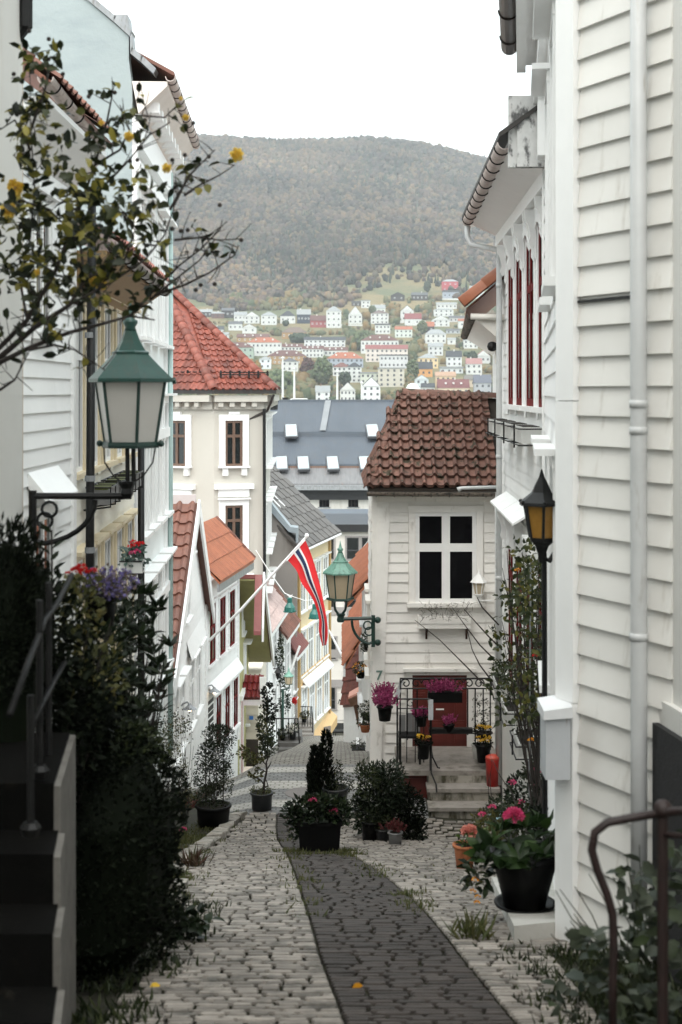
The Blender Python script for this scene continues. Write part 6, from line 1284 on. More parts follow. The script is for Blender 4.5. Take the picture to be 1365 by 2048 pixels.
# hanging green lamps on the cable
cbl = tag(MB().tube([P(512, 1100, 41)] + [P(512 + 68 * t, 1100 + 100 * t + 3 * math.sin(math.pi * t), 41) for t in (.3, .6, .85)] + [P(583, 1192, 41)], .014, 5).build('lamp_cable', W_TRIM, None), 'white cable slanting down to the hanging green lamps', 'cable')
tag(MB().tube([P(583, 1192, 41), P(610, 1201, 41), P(640, 1198, 41), P(668, 1170, 40), P(742, 1075, 34)], .008, 4).build('lamp_cable', W_TRIM, None), 'thin cable linking the hanging green lamps across the lane', 'cable')
for px, py, lab in ((580, 1212, 'hanging green bell lamp, the left one of two over the lane'), (630, 1225, 'hanging green bell lamp, the right one of two over the lane')):
    g = thing('hanging_lamp', lab, 'hanging lamp', P(px, py - 16, 41)); c = P(px, py + 12, 41)
    MB().lathe(c, [(.16, 0), (.165, .05), (.15, .14), (.09, .24), (.07, .27), (.075, .4), (.03, .42)], 14).build('shade', mat('teal_enamel', (.02, .12, .1), (.025, .14, .12), .3, 5), g)
    for k in range(4): MB().ball(c + Vector((.17 * math.cos(k * 1.57 + .4), .17 * math.sin(k * 1.57 + .4), .02)), .03, 6, 4).build('clip', mat('teal_enamel', (0, 0, 0)), g)
    for a in (-1, 1): MB().tube([c + Vector((0, 0, .42)), c + Vector((a * .08, 0, .5)), P(px + 3 if px < 600 else px - 4, py - 17, 41)], .012, 4).build('hanger', W_TRIM, g)
# flags
FR_, FW_, FB_ = mat('flag_red', (.62, .012, .018), (.55, .01, .015), .7, 3, bump=0), mat('flag_white', (.72, .72, .72), (.68, .68, .68), .7, 3, bump=0), mat('flag_blue', (.008, .02, .075), (.01, .024, .08), .7, 3, bump=0)
def flag(root, top, bot, nu=44, nv=24, amp=.05):
    def ev(t, a):
        n = len(a) - 1; x = t * n; i = min(int(x), n - 1); q = x - i; p0, p1 = a[max(i - 1, 0)], a[i]; p2, p3 = a[i + 1], a[min(i + 2, n)]
        return ((p1 * 2) + (p2 - p0) * q + (p0 * 2 - p1 * 5 + p2 * 4 - p3) * q * q + (p1 * 3 - p0 - p2 * 3 + p3) * q * q * q) * .5
    v, f, mi = [], [], []
    for i in range(nu + 1):
        u = i / nu; a, b = ev(u, top), ev(u, bot)
        for j in range(nv + 1):
            w = j / nv; p = a.lerp(b, w); p = p + Vector((0, amp * math.sin(w * 9 + u * 5) * min(1, u * 2.5), 0)); v.append(p)
    for i in range(nu):
        for j in range(nv):
            f.append((i * (nv + 1) + j, i * (nv + 1) + j + 1, (i + 1) * (nv + 1) + j + 1, (i + 1) * (nv + 1) + j)); x, y = (i + .5) / nu * 22, (j + .5) / nv * 16
            mi.append(2 if 6.6 <= y <= 9.4 else (1 if 5.3 <= y <= 10.7 else 0))
    o = mobj('cloth', v, f, FR_, root, True); o.data.materials.append(FW_); o.data.materials.append(FB_); o.data.polygons.foreach_set('material_index', mi); return o
df = 36.0; FG = thing('flag', 'long red pennant flag with blue and white stripe drooping from a slanted white pole', 'flag', P(425, 1290, df))
MB().tube([P(418, 1282, 37.8), P(480, 1222, 37), P(613, 1074, df)], [.04, .04, .03], 8).build('pole', W_TRIM, FG); MB().ball(P(614, 1071, df), .055).build('finial', W_TRIM, FG)
flag(FG, [P(611, 1080, df), P(624, 1112, df), P(638, 1160, df), P(648, 1206, df), P(655, 1245, df), P(656, 1272, df), P(652, 1290, df)], [P(576, 1120, df), P(594, 1142, df), P(604, 1166, df), P(626, 1198, df), P(638, 1236, df), P(638, 1262, df), P(645, 1292, df)])
MB().tube([P(611, 1080, df - .02), P(574, 1122, df - .02)], .012, 5).build('hoist_rope', W_TRIM, FG)
ds = 47.0; F2 = thing('flag', 'small red flag with blue and white stripe before the cream building', 'flag', P(480, 1275, ds))
MB().tube([P(466, 1282, ds), P(530, 1210, ds)], .014, 5).build('pole', W_TRIM, F2)
flag(F2, [P(528, 1218, ds), P(530, 1232, ds), P(530, 1246, ds), P(529, 1254, ds)], [P(513, 1232, ds), P(519, 1240, ds), P(524, 1247, ds), P(527, 1255, ds)], 24, 16, .02)
for a, b, d, lab in (((575, 1362), (600, 1292), 55, 'slanted bare white flagpole on the far white house'), ((658, 1260), (694, 1330), 60, 'slanted white flagpole near the yellow house')):
    tag(MB().tube([P(*a, d), P(*b, d)], .05, 6).build('wall_flagpole', W_TRIM, None), lab, 'flagpole')
tag(MB().tube([P(527, 1280, 52), P(536, 1282, 52), P(542, 1272, 52), P(540, 1262, 52), P(533, 1258, 52)], .05, 6).build('drain_bend', BLACKI, None), 'curled black drainpipe end beside the small flag', 'pipe')
# mailbox on the near house
mbx = thing('mailbox', 'light grey metal mailbox with sloped lid on the near white house', 'mailbox', P(1116, 1562, 8.0))
fx = Fr((pX(1092, 8.0), 8.0), (pX(1141, 8.0), 8.0)); zq = lambda py: pZ(py, 8.0)
MB().fbox(fx, 0, fx.L, -.22, 0, zq(1560), zq(1435)).build('box', mat('grey_enamel', (.5, .52, .54), (.45, .47, .49), .4, 5, grime=(.25, .2, .17), gscale=7, glo=.62), mbx)
MB().hexa([fx.p(-.015, .03, zq(1438)), fx.p(fx.L + .008, .03, zq(1434)), fx.p(fx.L + .008, -.24, zq(1434)), fx.p(-.015, -.24, zq(1438)), fx.p(-.015, .03, zq(1420)), fx.p(fx.L + .008, .03, zq(1412)), fx.p(fx.L + .008, -.24, zq(1405)), fx.p(-.015, -.24, zq(1414))]).build('lid', mat('white_enamel', (.7, .71, .72), (.66, .67, .68), .4, 5), mbx)
# window boxes in iron racks on the red-window house
def rack(fr, s0, s1, z0, z1, o0, o1, label, plant=None):
    r = thing('window_box', label, 'window box', fr.p((s0 + s1) / 2, o0, z0), 'window boxes on the red-window house')
    MB().fbox(fr, s0 + .03, s1 - .03, o0 + .03, o1 - .03, z0 + .02, z1).build('box', WPOT, r)
    mb = MB()
    for z in (z0, z1 - .02):
        for (a, b) in (((s0, o0), (s1, o0)), ((s0, o1), (s1, o1)), ((s0, o0), (s0, o1)), ((s1, o0), (s1, o1))): MB().tube([fr.p(a[0], a[1], z), fr.p(b[0], b[1], z)], .008, 5).build('rack_bar', BLACKI, r)
    for s in ((s0 + s1) / 2,): MB().tube([fr.p(s, o1 + .005, z0 - .04), fr.p(s, o1 + .005, z1 + .02)], .01, 5).build('rack_upright', BLACKI, r)
    MB().fbox(fr, s0 + .05, s1 - .05, o0 + .05, o1 - .05, z1 - .004, z1 + .008).build('soil', SOIL, r); return r
for i, (a, b) in enumerate(UW): rack(fc, sc_(a) - .02, sc_(b) + .02, -.55, -.36, .05, .32, ['empty white window box nearest us under the upper red windows', 'second empty white window box under the upper red windows', 'third empty white window box under the upper red windows', 'farthest empty white window box under the upper red windows'][i])
LB3 = [rack(fc, sc_(a), sc_(b), pZ(1500, 15), pZ(1472, 15), .12, .36, lab) for (a, b), lab in (((14.6, 15.3), 'planted white window box nearest us under the lower red windows'), ((16.1, 16.9), 'planted white window box in the middle under the lower red windows'), ((17.5, 18.3), 'planted white window box farthest under the lower red windows'))]
# concrete slab by the near house, red bin, rusty railing
sl = G(1050, 1850); tag(MB().hexa([(.98, 8.05, gz(1, 8.05) - .1), (1.42, 8.3, gz(1.4, 8.3) - .1), (1.62, 10.6, gz(1.6, 10.6) - .1), (1.12, 10.6, gz(1.1, 10.6) - .1), (.98, 8.05, gz(1, 8.05) + .1), (1.42, 8.3, gz(1.4, 8.3) + .1), (1.62, 10.6, gz(1.6, 10.6) + .1), (1.12, 10.6, gz(1.1, 10.6) + .1)]).build('concrete_slab', mat('pale_concrete', (.5, .49, .46), (.42, .41, .38), .85, 4, bump=.3, grime=(.2, .19, .16), gscale=5, gst=(1, 1, 1)), None), 'pale concrete slab under the big black flower pot', 'slab')
bn = thing('red_bucket', 'red round bucket behind the white downpipe by the landing', 'bucket', (2.13, 19.97, -5.52)); c = Vector((2.13, 19.97, -5.52))
MB().lathe(c, [(.085, 0), (.1, .36), (.105, .38), (.09, .38)], 16).build('body', mat('bright_red', (.42, .02, .015), (.36, .016, .012), .35, 5), bn, True); MB().lathe(c + Vector((0, 0, .38)), [(.107, 0), (.1, .03), (.04, .06), (.01, .065)], 16).build('lid', mat('faded_red', (.5, .08, .05), (.45, .06, .04), .4, 5), bn, True)
rr = thing('rusty_railing', 'rust red iron handrail curving down at the lower right corner', 'railing', P(1325, 2048, 4.6) + Vector((0, 0, -.5)))
q = lambda px, py, d=4.6: P(px, py, d)
MB().tube([q(1365, 1612, 4.4) + Vector((.3, -.5, .02)), q(1365, 1622, 4.5), q(1325, 1625), q(1260, 1636), q(1215, 1645), q(1190, 1665), q(1184, 1700), q(1195, 1740), q(1215, 1790), q(1226, 1830), q(1228, 1900), q(1226, 1960), q(1226, 2110)], .014, 8).build('handrail', RUSTI, rr, True)
MB().tube([q(1326, 1605), q(1326, 2130)], .018, 8).build('post', RUSTI, rr); MB().ball(q(1326, 1618), .032).build('post_cap', RUSTI, rr, True); MB().tube([q(1326, 1668), q(1365, 1672, 4.5), q(1440, 1680, 4.3)], .01, 6).build('lower_rail', RUSTI, rr)
# ------------------------------------------------------------------ stairs and handrail at left foreground
st = thing('stone_stairs', 'stone stairs at the lower left, shade coloured into the steps, light into the side', 'stairs', (-1.5, 5.5, gz(-1.2, 5.5)))
zt = -1.53; EDGE = mat('lit_side_stone', (.15, .14, .125), (.1, .093, .083), .85, 10, bump=.5, bscale=30, moss=(.06, .055, .045), mscale=6, mlo=.5, mhi=.7)  # paler side colour stands for light caught on the street-facing face
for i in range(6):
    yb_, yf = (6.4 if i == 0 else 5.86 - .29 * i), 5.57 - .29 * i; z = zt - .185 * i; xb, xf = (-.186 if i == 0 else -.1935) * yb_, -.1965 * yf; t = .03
    MB().hexa([(-2.3, yf, z - .19), (xf - t, yf, z - .19), (xb - t, yb_, z - .19), (-2.3, yb_, z - .19), (-2.3, yf, z), (xf - t, yf, z), (xb - t, yb_, z), (-2.3, yb_, z)]).build('step', SHADEST, st)
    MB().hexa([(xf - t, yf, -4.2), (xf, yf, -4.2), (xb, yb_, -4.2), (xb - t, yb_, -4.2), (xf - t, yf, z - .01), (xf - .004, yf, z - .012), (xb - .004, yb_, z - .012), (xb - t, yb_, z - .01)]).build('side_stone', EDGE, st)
MB().vprism([(-2.3, 4.2), (-.9, 4.2), (-1.17, 5.6), (-1.24, 6.39), (-2.3, 6.39)], -4.5, -2.46).build('stair_core', SHADEST, st)
hr = thing('stair_handrail', 'black iron handrail with glints beside the dark stone stairs', 'railing', P(90, 1560, 5.7))
for px, a, b, d in ((98, 1165, 1545, 6.0), (80, 1200, 1545, 5.6), (62, 1390, 1660, 5.2)): MB().tube([P(px, a, d), P(px, b, d)], .014, 8).build('post', BLACKI, hr); MB().lathe(P(px, b, d), [(.03, -.02), (.04, .01), (.025, .03)], 8).build('foot', BLACKI, hr)
MB().tube([P(144, 1150, 6.6), P(113, 1210, 6.2), P(90, 1240, 5.8), P(55, 1330, 5.2), P(20, 1430, 4.8)], .013, 8).build('handrail', mat('worn_iron', (.006, .006, .006), (.012, .012, .012), .5, 20, spec=.08), hr, True)
MB().tube([P(130, 1325, 6.5), P(113, 1355, 6.2), P(95, 1390, 5.8), P(60, 1460, 5.2)], .012, 8).build('lower_rail', mat('worn_iron', (0, 0, 0)), hr, True)
# stone doorsteps on the left, far steps in the lane
def block(name, label, cat, px0, px1, py, d, h, dep, m): 
    a = P(px0, py, d); b = P(px1, py, d); return tag(MB().box(a.x, b.x, d, d + dep, a.z - h, a.z).build(name, m, None), label, cat)
block('doorstep', 'upper grey stone doorstep in front of the olive house', 'step', 455, 500, 1590, 23.5, .35, .8, STONE)
block('doorstep', 'lower slab of stone before the grey doorstep', 'step', 448, 482, 1612, 21.5, .3, .5, STONE)
block('doorstep', 'worn beige stone step at the red door', 'step', 481, 521, 1562, 36, .6, 1.4, mat('beige_stone', (.5, .43, .36), (.44, .38, .31), .8, 5))
block('doorstep', 'long pale kerb stone behind the grey pot', 'step', 533, 556, 1588, 21.2, .2, 1.2, mat('kerb_granite', (0, 0, 0)))
for lab, px0, px1, py, d, n, pitch in (('dark stone steps with railing beside the tall shrub', 556, 603, 1473, 46, 4, 13), ('grey stone steps leading up to the yellow house', 597, 627, 1445, 60, 5, 8)):
    s = thing('stone_steps', lab, 'steps', P((px0 + px1) / 2, py + n * pitch, d - 1))
    for i in range(n):
        q0 = P(px0, py + i * pitch, d - .35 * i); q1 = P(px1, py + i * pitch, d - .35 * i); MB().box(q0.x, q1.x, q0.y, d + 1, q0.z - .3, q0.z).build('step', STONE if d > 50 else mat('dark_steps', (.12, .115, .11), (.08, .075, .07), .8, 5), s)
for lab, pts, d in (('thin black railing on the dark stone steps', [(548, 1437), (596, 1437), (602, 1520)], 45), ('thin black railing by the steps of the yellow house', [(602, 1413), (624, 1413), (626, 1465)], 59)):
    r = thing('iron_railing', lab, 'railing', P(*pts[-1], d)); MB().tube([P(*p_, d) for p_ in pts], .025, 5).build('handrail', BLACKI, r)
    for k in range(4): x_ = pts[0][0] + (pts[1][0] - pts[0][0]) * (k + .5) / 4; MB().tube([P(x_, pts[0][1], d), P(x_, pts[0][1] + 40, d)], .015, 4).build('baluster', BLACKI, r)
bh = thing('bench', 'black bench by the wall at the end of the lane', 'bench', P(680, 1480, 70))
MB().box(pX(664, 70), pX(692, 70), 70, 70.5, pZ(1466, 70), pZ(1463, 70)).build('seat', BLACKI, bh)
for px in (667, 671, 688): MB().box(pX(px, 70), pX(px + 1.5, 70), 70, 70.4, pZ(1479, 70), pZ(1466, 70)).build('leg', BLACKI, bh)
tag(MB().hexa([P(648, 1454, 66), P(662, 1451, 66), P(662, 1478, 66), P(648, 1480, 66), P(648, 1454, 66.6), P(662, 1451, 66.6), P(662, 1478, 66.6), P(648, 1480, 66.6)]).build('stone_pillar', CONC, None), 'grey stone gate pillar at the corner of the yellow house', 'pillar')
for lab, px, pts in (('black lane handrail on the right, before the office block', 697, None),):
    r = thing('iron_railing', lab, 'railing', P(697, 1492, 50))
    for x_ in (693, 699): MB().tube([P(x_, 1418 + (x_ - 693) * 3, 50), P(x_, 1490, 50)], .03, 5).build('post', BLACKI, r)
    for k in range(4): MB().tube([P(690, 1468 + k * 7, 49), P(703, 1464 + k * 7, 51)], .03, 5).build('rail', BLACKI, r)
cu = bpy.data.curves.new('graffiti', 'FONT'); cu.body = 'NIC'; cu.size = .42; cu.extrude = .004; cu.shear = .3
tmp = bpy.data.objects.new('t', cu); COL.objects.link(tmp); bpy.context.view_layer.update()
gm = bpy.data.meshes.new_from_object(tmp.evaluated_get(bpy.context.evaluated_depsgraph_get())); bpy.data.objects.remove(tmp); gm.materials.clear(); gm.materials.append(BLACKI)
tag(inst('graffiti', gm, basis((1, 0, 0), (0, 0, 1), (0, -1, 0), fm_.p(xm(675), .05, zm(1408))), None), 'black graffiti letters NIC on the pale wall at the end of the lane', 'graffiti')
# ================================================================== plants
def leaf_arrays(p, t, L, W, fold=.25, fine=False, roll=None):
    """p base points, t unit growth directions (N,3); returns verts, faces"""
    n = len(p); L = np.broadcast_to(np.asarray(L, float), (n,))[:, None]; W = np.broadcast_to(np.asarray(W, float), (n,))[:, None]
    r = NR.normal(0, 1, (n, 3)); r[:, 2] += .9; w = np.cross(t, r); w /= np.linalg.norm(w, axis=1)[:, None] + 1e-9; nn = np.cross(w, t)
    if not fine:
        V = np.stack([p, p + t * L * .5 + w * W * .5 + nn * W * fold, p + t * L - nn * L * .08, p + t * L * .5 - w * W * .5 + nn * W * fold], 1)
        base = np.arange(n)[:, None] * 4; F = np.concatenate([base + np.array([[0, 1, 2]]), base + np.array([[0, 2, 3]])])
        return V.reshape(-1, 3), F
    d = -nn * L * .16
    V = np.stack([p, p + t * L * .5 + nn * L * .03, p + t * L + d, p + t * L * .28 + w * W * .42 + nn * W * fold, p + t * L * .66 + w * W * .4 + nn * W * fold + d * .35, p + t * L * .28 - w * W * .42 + nn * W * fold, p + t * L * .66 - w * W * .4 + nn * W * fold + d * .35], 1)
    base = np.arange(n)[:, None] * 7; F = np.concatenate([base + np.array([q]) for q in ([0, 3, 1], [3, 4, 1], [4, 2, 1], [0, 1, 5], [5, 1, 6], [6, 1, 2])])
    return V.reshape(-1, 3), F
def fast_mesh(name, V, F, m, parent):
    w = np.array(wl(parent)); V = V - w; k = F.shape[1]; V = np.ascontiguousarray(V)
    me = bpy.data.meshes.new(name); me.vertices.add(len(V)); me.vertices.foreach_set('co', V.reshape(-1)); me.loops.add(F.size); me.loops.foreach_set('vertex_index', F.reshape(-1).astype(np.int32))
    me.polygons.add(len(F)); me.polygons.foreach_set('loop_start', np.arange(0, F.size, k, dtype=np.int32)); me.update(calc_edges=True); me.materials.append(m)
    o = bpy.data.objects.new(name, me); COL.objects.link(o); WL[o.name] = Vector(wl(parent))
    if parent is not None: o.parent = parent
    return o
def unit(a): return a / (np.linalg.norm(a, axis=1)[:, None] + 1e-9)
def cloud(c, r, n, clumps=14, tight=.32, shell=.55):
    c, r = np.array(c), np.array(r); q = unit(NR.normal(0, 1, (clumps, 3))) * NR.uniform(shell, .95, (clumps, 1)); i = NR.integers(0, clumps, n)
    o = q[i] + NR.normal(0, tight, (n, 3)); ln = np.linalg.norm(o, axis=1)[:, None]; o = np.where(ln > 1.08, o / ln * NR.uniform(.85, 1.1, (n, 1)), o)
    return c + o * r, unit(o + NR.normal(0, .55, (n, 3)) + np.array([0, 0, .25]))
def foliage(parent, c, r, n, L, W, m, name='foliage', clumps=14, tight=.32, shell=.55, fine=False):
    p, t = cloud(c, r, n, clumps, tight, shell); V, F = leaf_arrays(p, t, L * NR.uniform(.6, 1.2, n), W * NR.uniform(.7, 1.2, n), fine=fine); return fast_mesh(name, V, F, m, parent)
def stems(parent, a, tips, r=.006, m=None, name='stem', wob=.04):
    mb = MB(); a = Vector(a)
    for t in tips:
        t = Vector(t); k = 5; pts = []
        for i in range(k + 1):
            q = a.lerp(t, i / k); s = math.sin(math.pi * i / k); pts.append(q + Vector((rng.uniform(-wob, wob), rng.uniform(-wob, wob), 0)) * s)
        mb.tube(pts, [r * (1 - .7 * i / k) for i in range(k + 1)], 5)
    return mb.build(name, m or BARK, parent)
def bloom(parent, c, r, m, n=40, name='bloom', flat=.7):
    q = unit(NR.normal(0, 1, (n, 3))); q[:, 2] = np.abs(q[:, 2]) * 1.0 - .15 if flat <= 1 else q[:, 2]; V, F = leaf_arrays(np.array(c) + q * r * (NR.uniform(.05, 1, (n, 1)) if flat > 1 else 1) * np.array([.55, .55, .5 * flat]), unit(q + NR.normal(0, .3, (n, 3))), r * .6, r * .5); return fast_mesh(name, V, F, m, parent)
def spikes(parent, c, r, n, h, m, name='blossom', lean=.35):
    """heather: many upright flower spikes"""
    c = np.array(c); VV, FF, k = [], [], 0
    for _ in range(n):
        b = c + np.array([NR.normal(0, r * .4), NR.normal(0, r * .4), 0]); d = np.array([(b[0] - c[0]) / r * lean * 1.6, (b[1] - c[1]) / r * lean * 1.6, 1.0]); d /= np.linalg.norm(d); hh = h * NR.uniform(.6, 1.1)
        m_ = 16; u = NR.uniform(.15, 1, m_)[:, None]; p = b + d * hh * u; t = unit(d + NR.normal(0, .6, (m_, 3))); V, F = leaf_arrays(p, t, .035 * (1.2 - .6 * u[:, 0]), .02); VV.append(V); FF.append(F + k); k += len(V)
    return fast_mesh(name, np.concatenate(VV), np.concatenate(FF), m, parent)
def pot(parent, c, rt, rb, h, m, n=20, rim=.012, sx=1, sy=1, name='pot', rot=0):
    o = MB().lathe(c, [(rb, 0), (rt * .96, h * .86), (rt * .97, h * .9), (rt + rim, h * .9), (rt + rim, h), (rt * .9, h), (rt * .88, h * .9)], n, rot, sx, sy).build(name, m, parent, n > 8); MB().lathe(Vector(c) + Vector((0, 0, h * .88)), [(rt * .88, 0), (rt * .85, .012)], n, rot, sx, sy).build('soil', SOIL, parent); return o
def grass(name, label, spots, m=GRASS, hgt=.12, n=26, spread=.09, cat='grass'):
    P_, T_, L_ = [], [], []
    for (x, y) in spots:
        for _ in range(n):
            xx, yy = x + rng.gauss(0, spread), y + rng.gauss(0, spread); P_.append((xx, yy, gz(xx, yy) - .02)); d = Vector((rng.gauss(0, .5), rng.gauss(0, .5), 1)).normalized(); T_.append(tuple(d)); L_.append(hgt * rng.uniform(.4, 1.2))
    L_ = np.array(L_); V, F = leaf_arrays(np.array(P_), np.array(T_), L_, L_ * .12 + .004, .1); o = bpy.data.objects.new('t', None); COL.objects.link(o); g = fast_mesh(name, V, F, m, o); g.parent = None; bpy.data.objects.remove(o); tag(g, label, cat, kind='stuff')
# ---- centre planter
c = RG(640, 1703); pl = thing('planter', 'black tub of leafy dahlias with pink blooms standing in the cobbled strip', 'planter', c); k = c.y / FPX
pot(pl, c, .33, .29, .36, BPLAST, 4, .012, 1, .8, rot=math.pi / 4)
foliage(pl, c + Vector((-.03, 0, .42)), (.33, .2, .14), 700, .085, .045, LAUREL, clumps=24); foliage(pl, c + Vector((-.24, -.03, .32)), (.11, .1, .14), 160, .075, .04, LAUREL, clumps=6); foliage(pl, c + Vector((0, 0, .5)), (.3, .15, .09), 160, .05, .03, SHRUB)
stems(pl, c + Vector((0, 0, .36)), [c + Vector((rng.uniform(-.3, .25), rng.uniform(-.1, .1), rng.uniform(.5, .62))) for _ in range(16)], .005, SHRUB)
for dx, dz, m, r in ((-.07, .575, PFLOW, .042), (.15, .46, PFLOW, .05), (.17, .43, SFLOW, .03), (-.1, .57, PFLOW, .025)): bloom(pl, c + Vector((dx, -.1, dz)), r, m, 34)
# ---- cypress pot behind it
c = RG(662, 1613); cy = thing('potted_conifer', 'grey pot with dark two-pointed dwarf conifer in the middle of the lane', 'potted plant', c)
pot(cy, c + Vector((.06, 0, 0)), .19, .155, .26, GPLAST)
for dx, h, w in ((-.08, .92, .15), (-.24, .7, .08), (-.16, .6, .19)):
    n = 900; u = NR.uniform(0, 1, n) ** .9; a = NR.uniform(0, 6.28, n); rr_ = w * (1 - u) ** .6 * np.sqrt(NR.uniform(.3, 1, n)) + .012; p = np.stack([c.x + dx + np.cos(a) * rr_ + .02 * np.sin(u * 9), c.y + np.sin(a) * rr_, c.z + .1 + u * h], 1); t = unit(np.stack([np.cos(a) * .5, np.sin(a) * .5, np.ones(n)], 1) + NR.normal(0, .25, (n, 3)))
    V, F = leaf_arrays(p, t, .07, .022); fast_mesh('foliage', V, F, HEDGE, cy)
tag(foliage(cy, c + Vector((.13, 0, .32)), (.17, .14, .15), 460, .04, .018, SHRUB, name='underplanting', clumps=30), kind='stuff'); tag(foliage(cy, c + Vector((.05, .1, .45)), (.12, .1, .16), 300, .04, .02, SHRUB, name='underplanting', clumps=30), kind='stuff')
stems(cy, c + Vector((-.08, 0, .05)), [c + Vector((-.08, 0, .8)), c + Vector((-.24, 0, .6))], .02, name='trunk')
# ---- small tree in grey pot, left
c = RG(524, 1619); tr = thing('potted_tree', 'gnarled little tree in a dark grey pot on the left of the crossing', 'potted plant', c)
pot(tr, c, .15, .135, .23, GPLAST); q = lambda px, py: P(px, py, c.y)
MB().tube([q(527, 1592), q(529, 1565), q(534, 1542), q(533, 1525), q(538, 1512)], [.022, .018, .016, .012, .006], 6).build('trunk', BARK, tr); 
for a in ([(533, 1545), (526, 1540), (516, 1538), (508, 1530)], [(533, 1530), (527, 1524), (515, 1512)], [(529, 1570), (522, 1560), (512, 1555)], [(534, 1540), (540, 1530), (543, 1524)], [(530, 1575), (537, 1572), (533, 1560)]): MB().tube([q(*z) for z in a], [.01, .008, .006, .004][:len(a)], 5).build('branch', BARK, tr)
for px, py, n in ((500, 1512, 60), (512, 1518, 50), (488, 1505, 40), (512, 1548, 40), (508, 1556, 20)): foliage(tr, q(px, py), (.08, .08, .06), n, .06, .04, OLIVEL)
foliage(tr, c + Vector((0, 0, .24)), (.15, .13, .05), 260, .05, .012, GRASS, name='grass')
# ---- big black pot with climbing rose, left
c = RG(427, 1652); bp_ = thing('potted_rose', 'large black pot with a tangled rose on a trellis at the left houses', 'potted plant', c); k = c.y / FPX
pot(bp_, c, 36 * k, 31 * k, 42 * k, BPLAST, 4, .01, 1, .9, rot=math.pi / 4) if False else pot(bp_, c, 35 * k, 30 * k, 42 * k, BPLAST)
q = lambda px, py, dy=0: P(px, py, c.y + dy)
for px, py, rx, ry, n in ((425, 1595, 36, 24, 1100), (436, 1478, 34, 26, 1300), (428, 1515, 36, 32, 1300), (420, 1555, 30, 28, 700), (452, 1560, 14, 38, 300)): foliage(bp_, q(px, py, rng.uniform(-.1, .1)), (rx * k, .18, ry * k), n, .032, .02, SHRUB if py > 1540 else LAUREL, clumps=18)
stems(bp_, q(427, 1610), [q(rng.uniform(400, 462), rng.uniform(1455, 1560)) for _ in range(14)], .005)
for px in (447, 412): MB().tube([q(px, 1612), q(px, 1490)], .008, 5).build('trellis_pole', BARK, bp_)
tag(MB().tube([P(400, 1488, c.y - .1), P(453, 1520, c.y - .1)], .009, 5).build('slanting_rail', ZINC, None), 'thin slanting steel rail crossing the potted rose', 'rail')
# rose bush left of it
c2 = RG(372, 1650); rb_ = thing('rose_bush', 'sparse yellowish rose bush between the dark hedge and the black pot', 'bush', c2); k = c2.y / FPX; q = lambda px, py: P(px, py, c2.y + rng.uniform(-.15, .15))
for px, py, rx, ry, n in ((352, 1470, 32, 40, 330), (345, 1530, 30, 40, 260), (365, 1440, 20, 25, 120), (360, 1590, 30, 35, 260), (330, 1440, 20, 20, 120), (375, 1560, 22, 40, 200)): foliage(rb_, q(px, py), (rx * k, .2, ry * k), n, .032, .022, OLIVEL if rng.random() < .55 else SHRUB, clumps=22)
stems(rb_, c2, [q(rng.uniform(320, 395), rng.uniform(1420, 1600)) for _ in range(22)], .005)
cd = RG(383, 1640); cdl = thing('cordyline', 'small red spiky cordyline beside the black pot', 'plant', cd)
n = 40; a = NR.uniform(0, 6.28, n); V, F = leaf_arrays(np.tile(np.array(cd) + np.array([0, 0, .15]), (n, 1)), unit(np.stack([np.cos(a), np.sin(a), NR.uniform(.3, 2, n)], 1)), NR.uniform(.15, .32, n), .016, .1); fast_mesh('leaves', V, F, leafmat('cordyline_leaf', [(.12, .03, .03), (.2, .06, .05), (.1, .05, .03)], .5), cdl)
pk = RG(368, 1668); pf = thing('pink_flower', 'single pink flower beside the dark hedge', 'flower', pk); bloom(pf, P(367, 1660, pk.y), .05, PFLOW, 40); stems(pf, pk, [P(367, 1663, pk.y)], .005, SHRUB)
# ---- big dark bush with pots on the right
c = RG(755, 1680); rbz = thing('evergreen_bush', 'large dark glossy evergreen bush left of the entrance steps', 'bush', c); k = c.y / FPX; q = lambda px, py: P(px, py, c.y + rng.uniform(-.1, .3))
for px, py, rx, ry, n, m in ((765, 1580, 42, 50, 1300, LAUREL), (735, 1560, 26, 32, 450, SHRUB), (745, 1625, 34, 40, 700, LAUREL), (785, 1555, 26, 30, 450, LAUREL), (722, 1625, 22, 36, 300, SHRUB), (775, 1640, 30, 30, 400, HEDGE), (815, 1625, 32, 50, 1500, HEDGE), (828, 1662, 22, 24, 700, HEDGE), (760, 1610, 50, 60, 1200, HEDGE)): foliage(rbz, q(px, py), (rx * k, .3, ry * k), n, .06, .026, m, clumps=20)
stems(rbz, c + Vector((0, .1, 0)), [q(rng.uniform(725, 800), rng.uniform(1540, 1620)) for _ in range(12)], .009)
for px, py, w, h, m, nm, lab in ((742, 1682, 36, 40, BPLAST, 'plant_pot', 'black pot at the foot of the evergreen bush'), (766, 1683, 27, 25, GPLAST, 'plant_pot', 'squat dark grey pot at the foot of the evergreen bush'), (791, 1690, 27, 26, LGPOT, 'plant_pot', 'light grey pot with dark red heather by the steps')):
    g = RG(px, py); k = g.y / FPX; t = thing(nm, lab, 'pot', g); pot(t, g, w / 2 * k, w / 2 * k * .92, h * k, m)
    if m is LGPOT: spikes(t, g + Vector((0, 0, h * k)), .1, 30, .12, leafmat('wine_heather', [(.09, .015, .02), (.13, .03, .03), (.05, .03, .02)], .6))
    else: foliage(t, g + Vector((0, 0, h * k + .05)), (.1, .1, .08), 120, .05, .02, SHRUB)
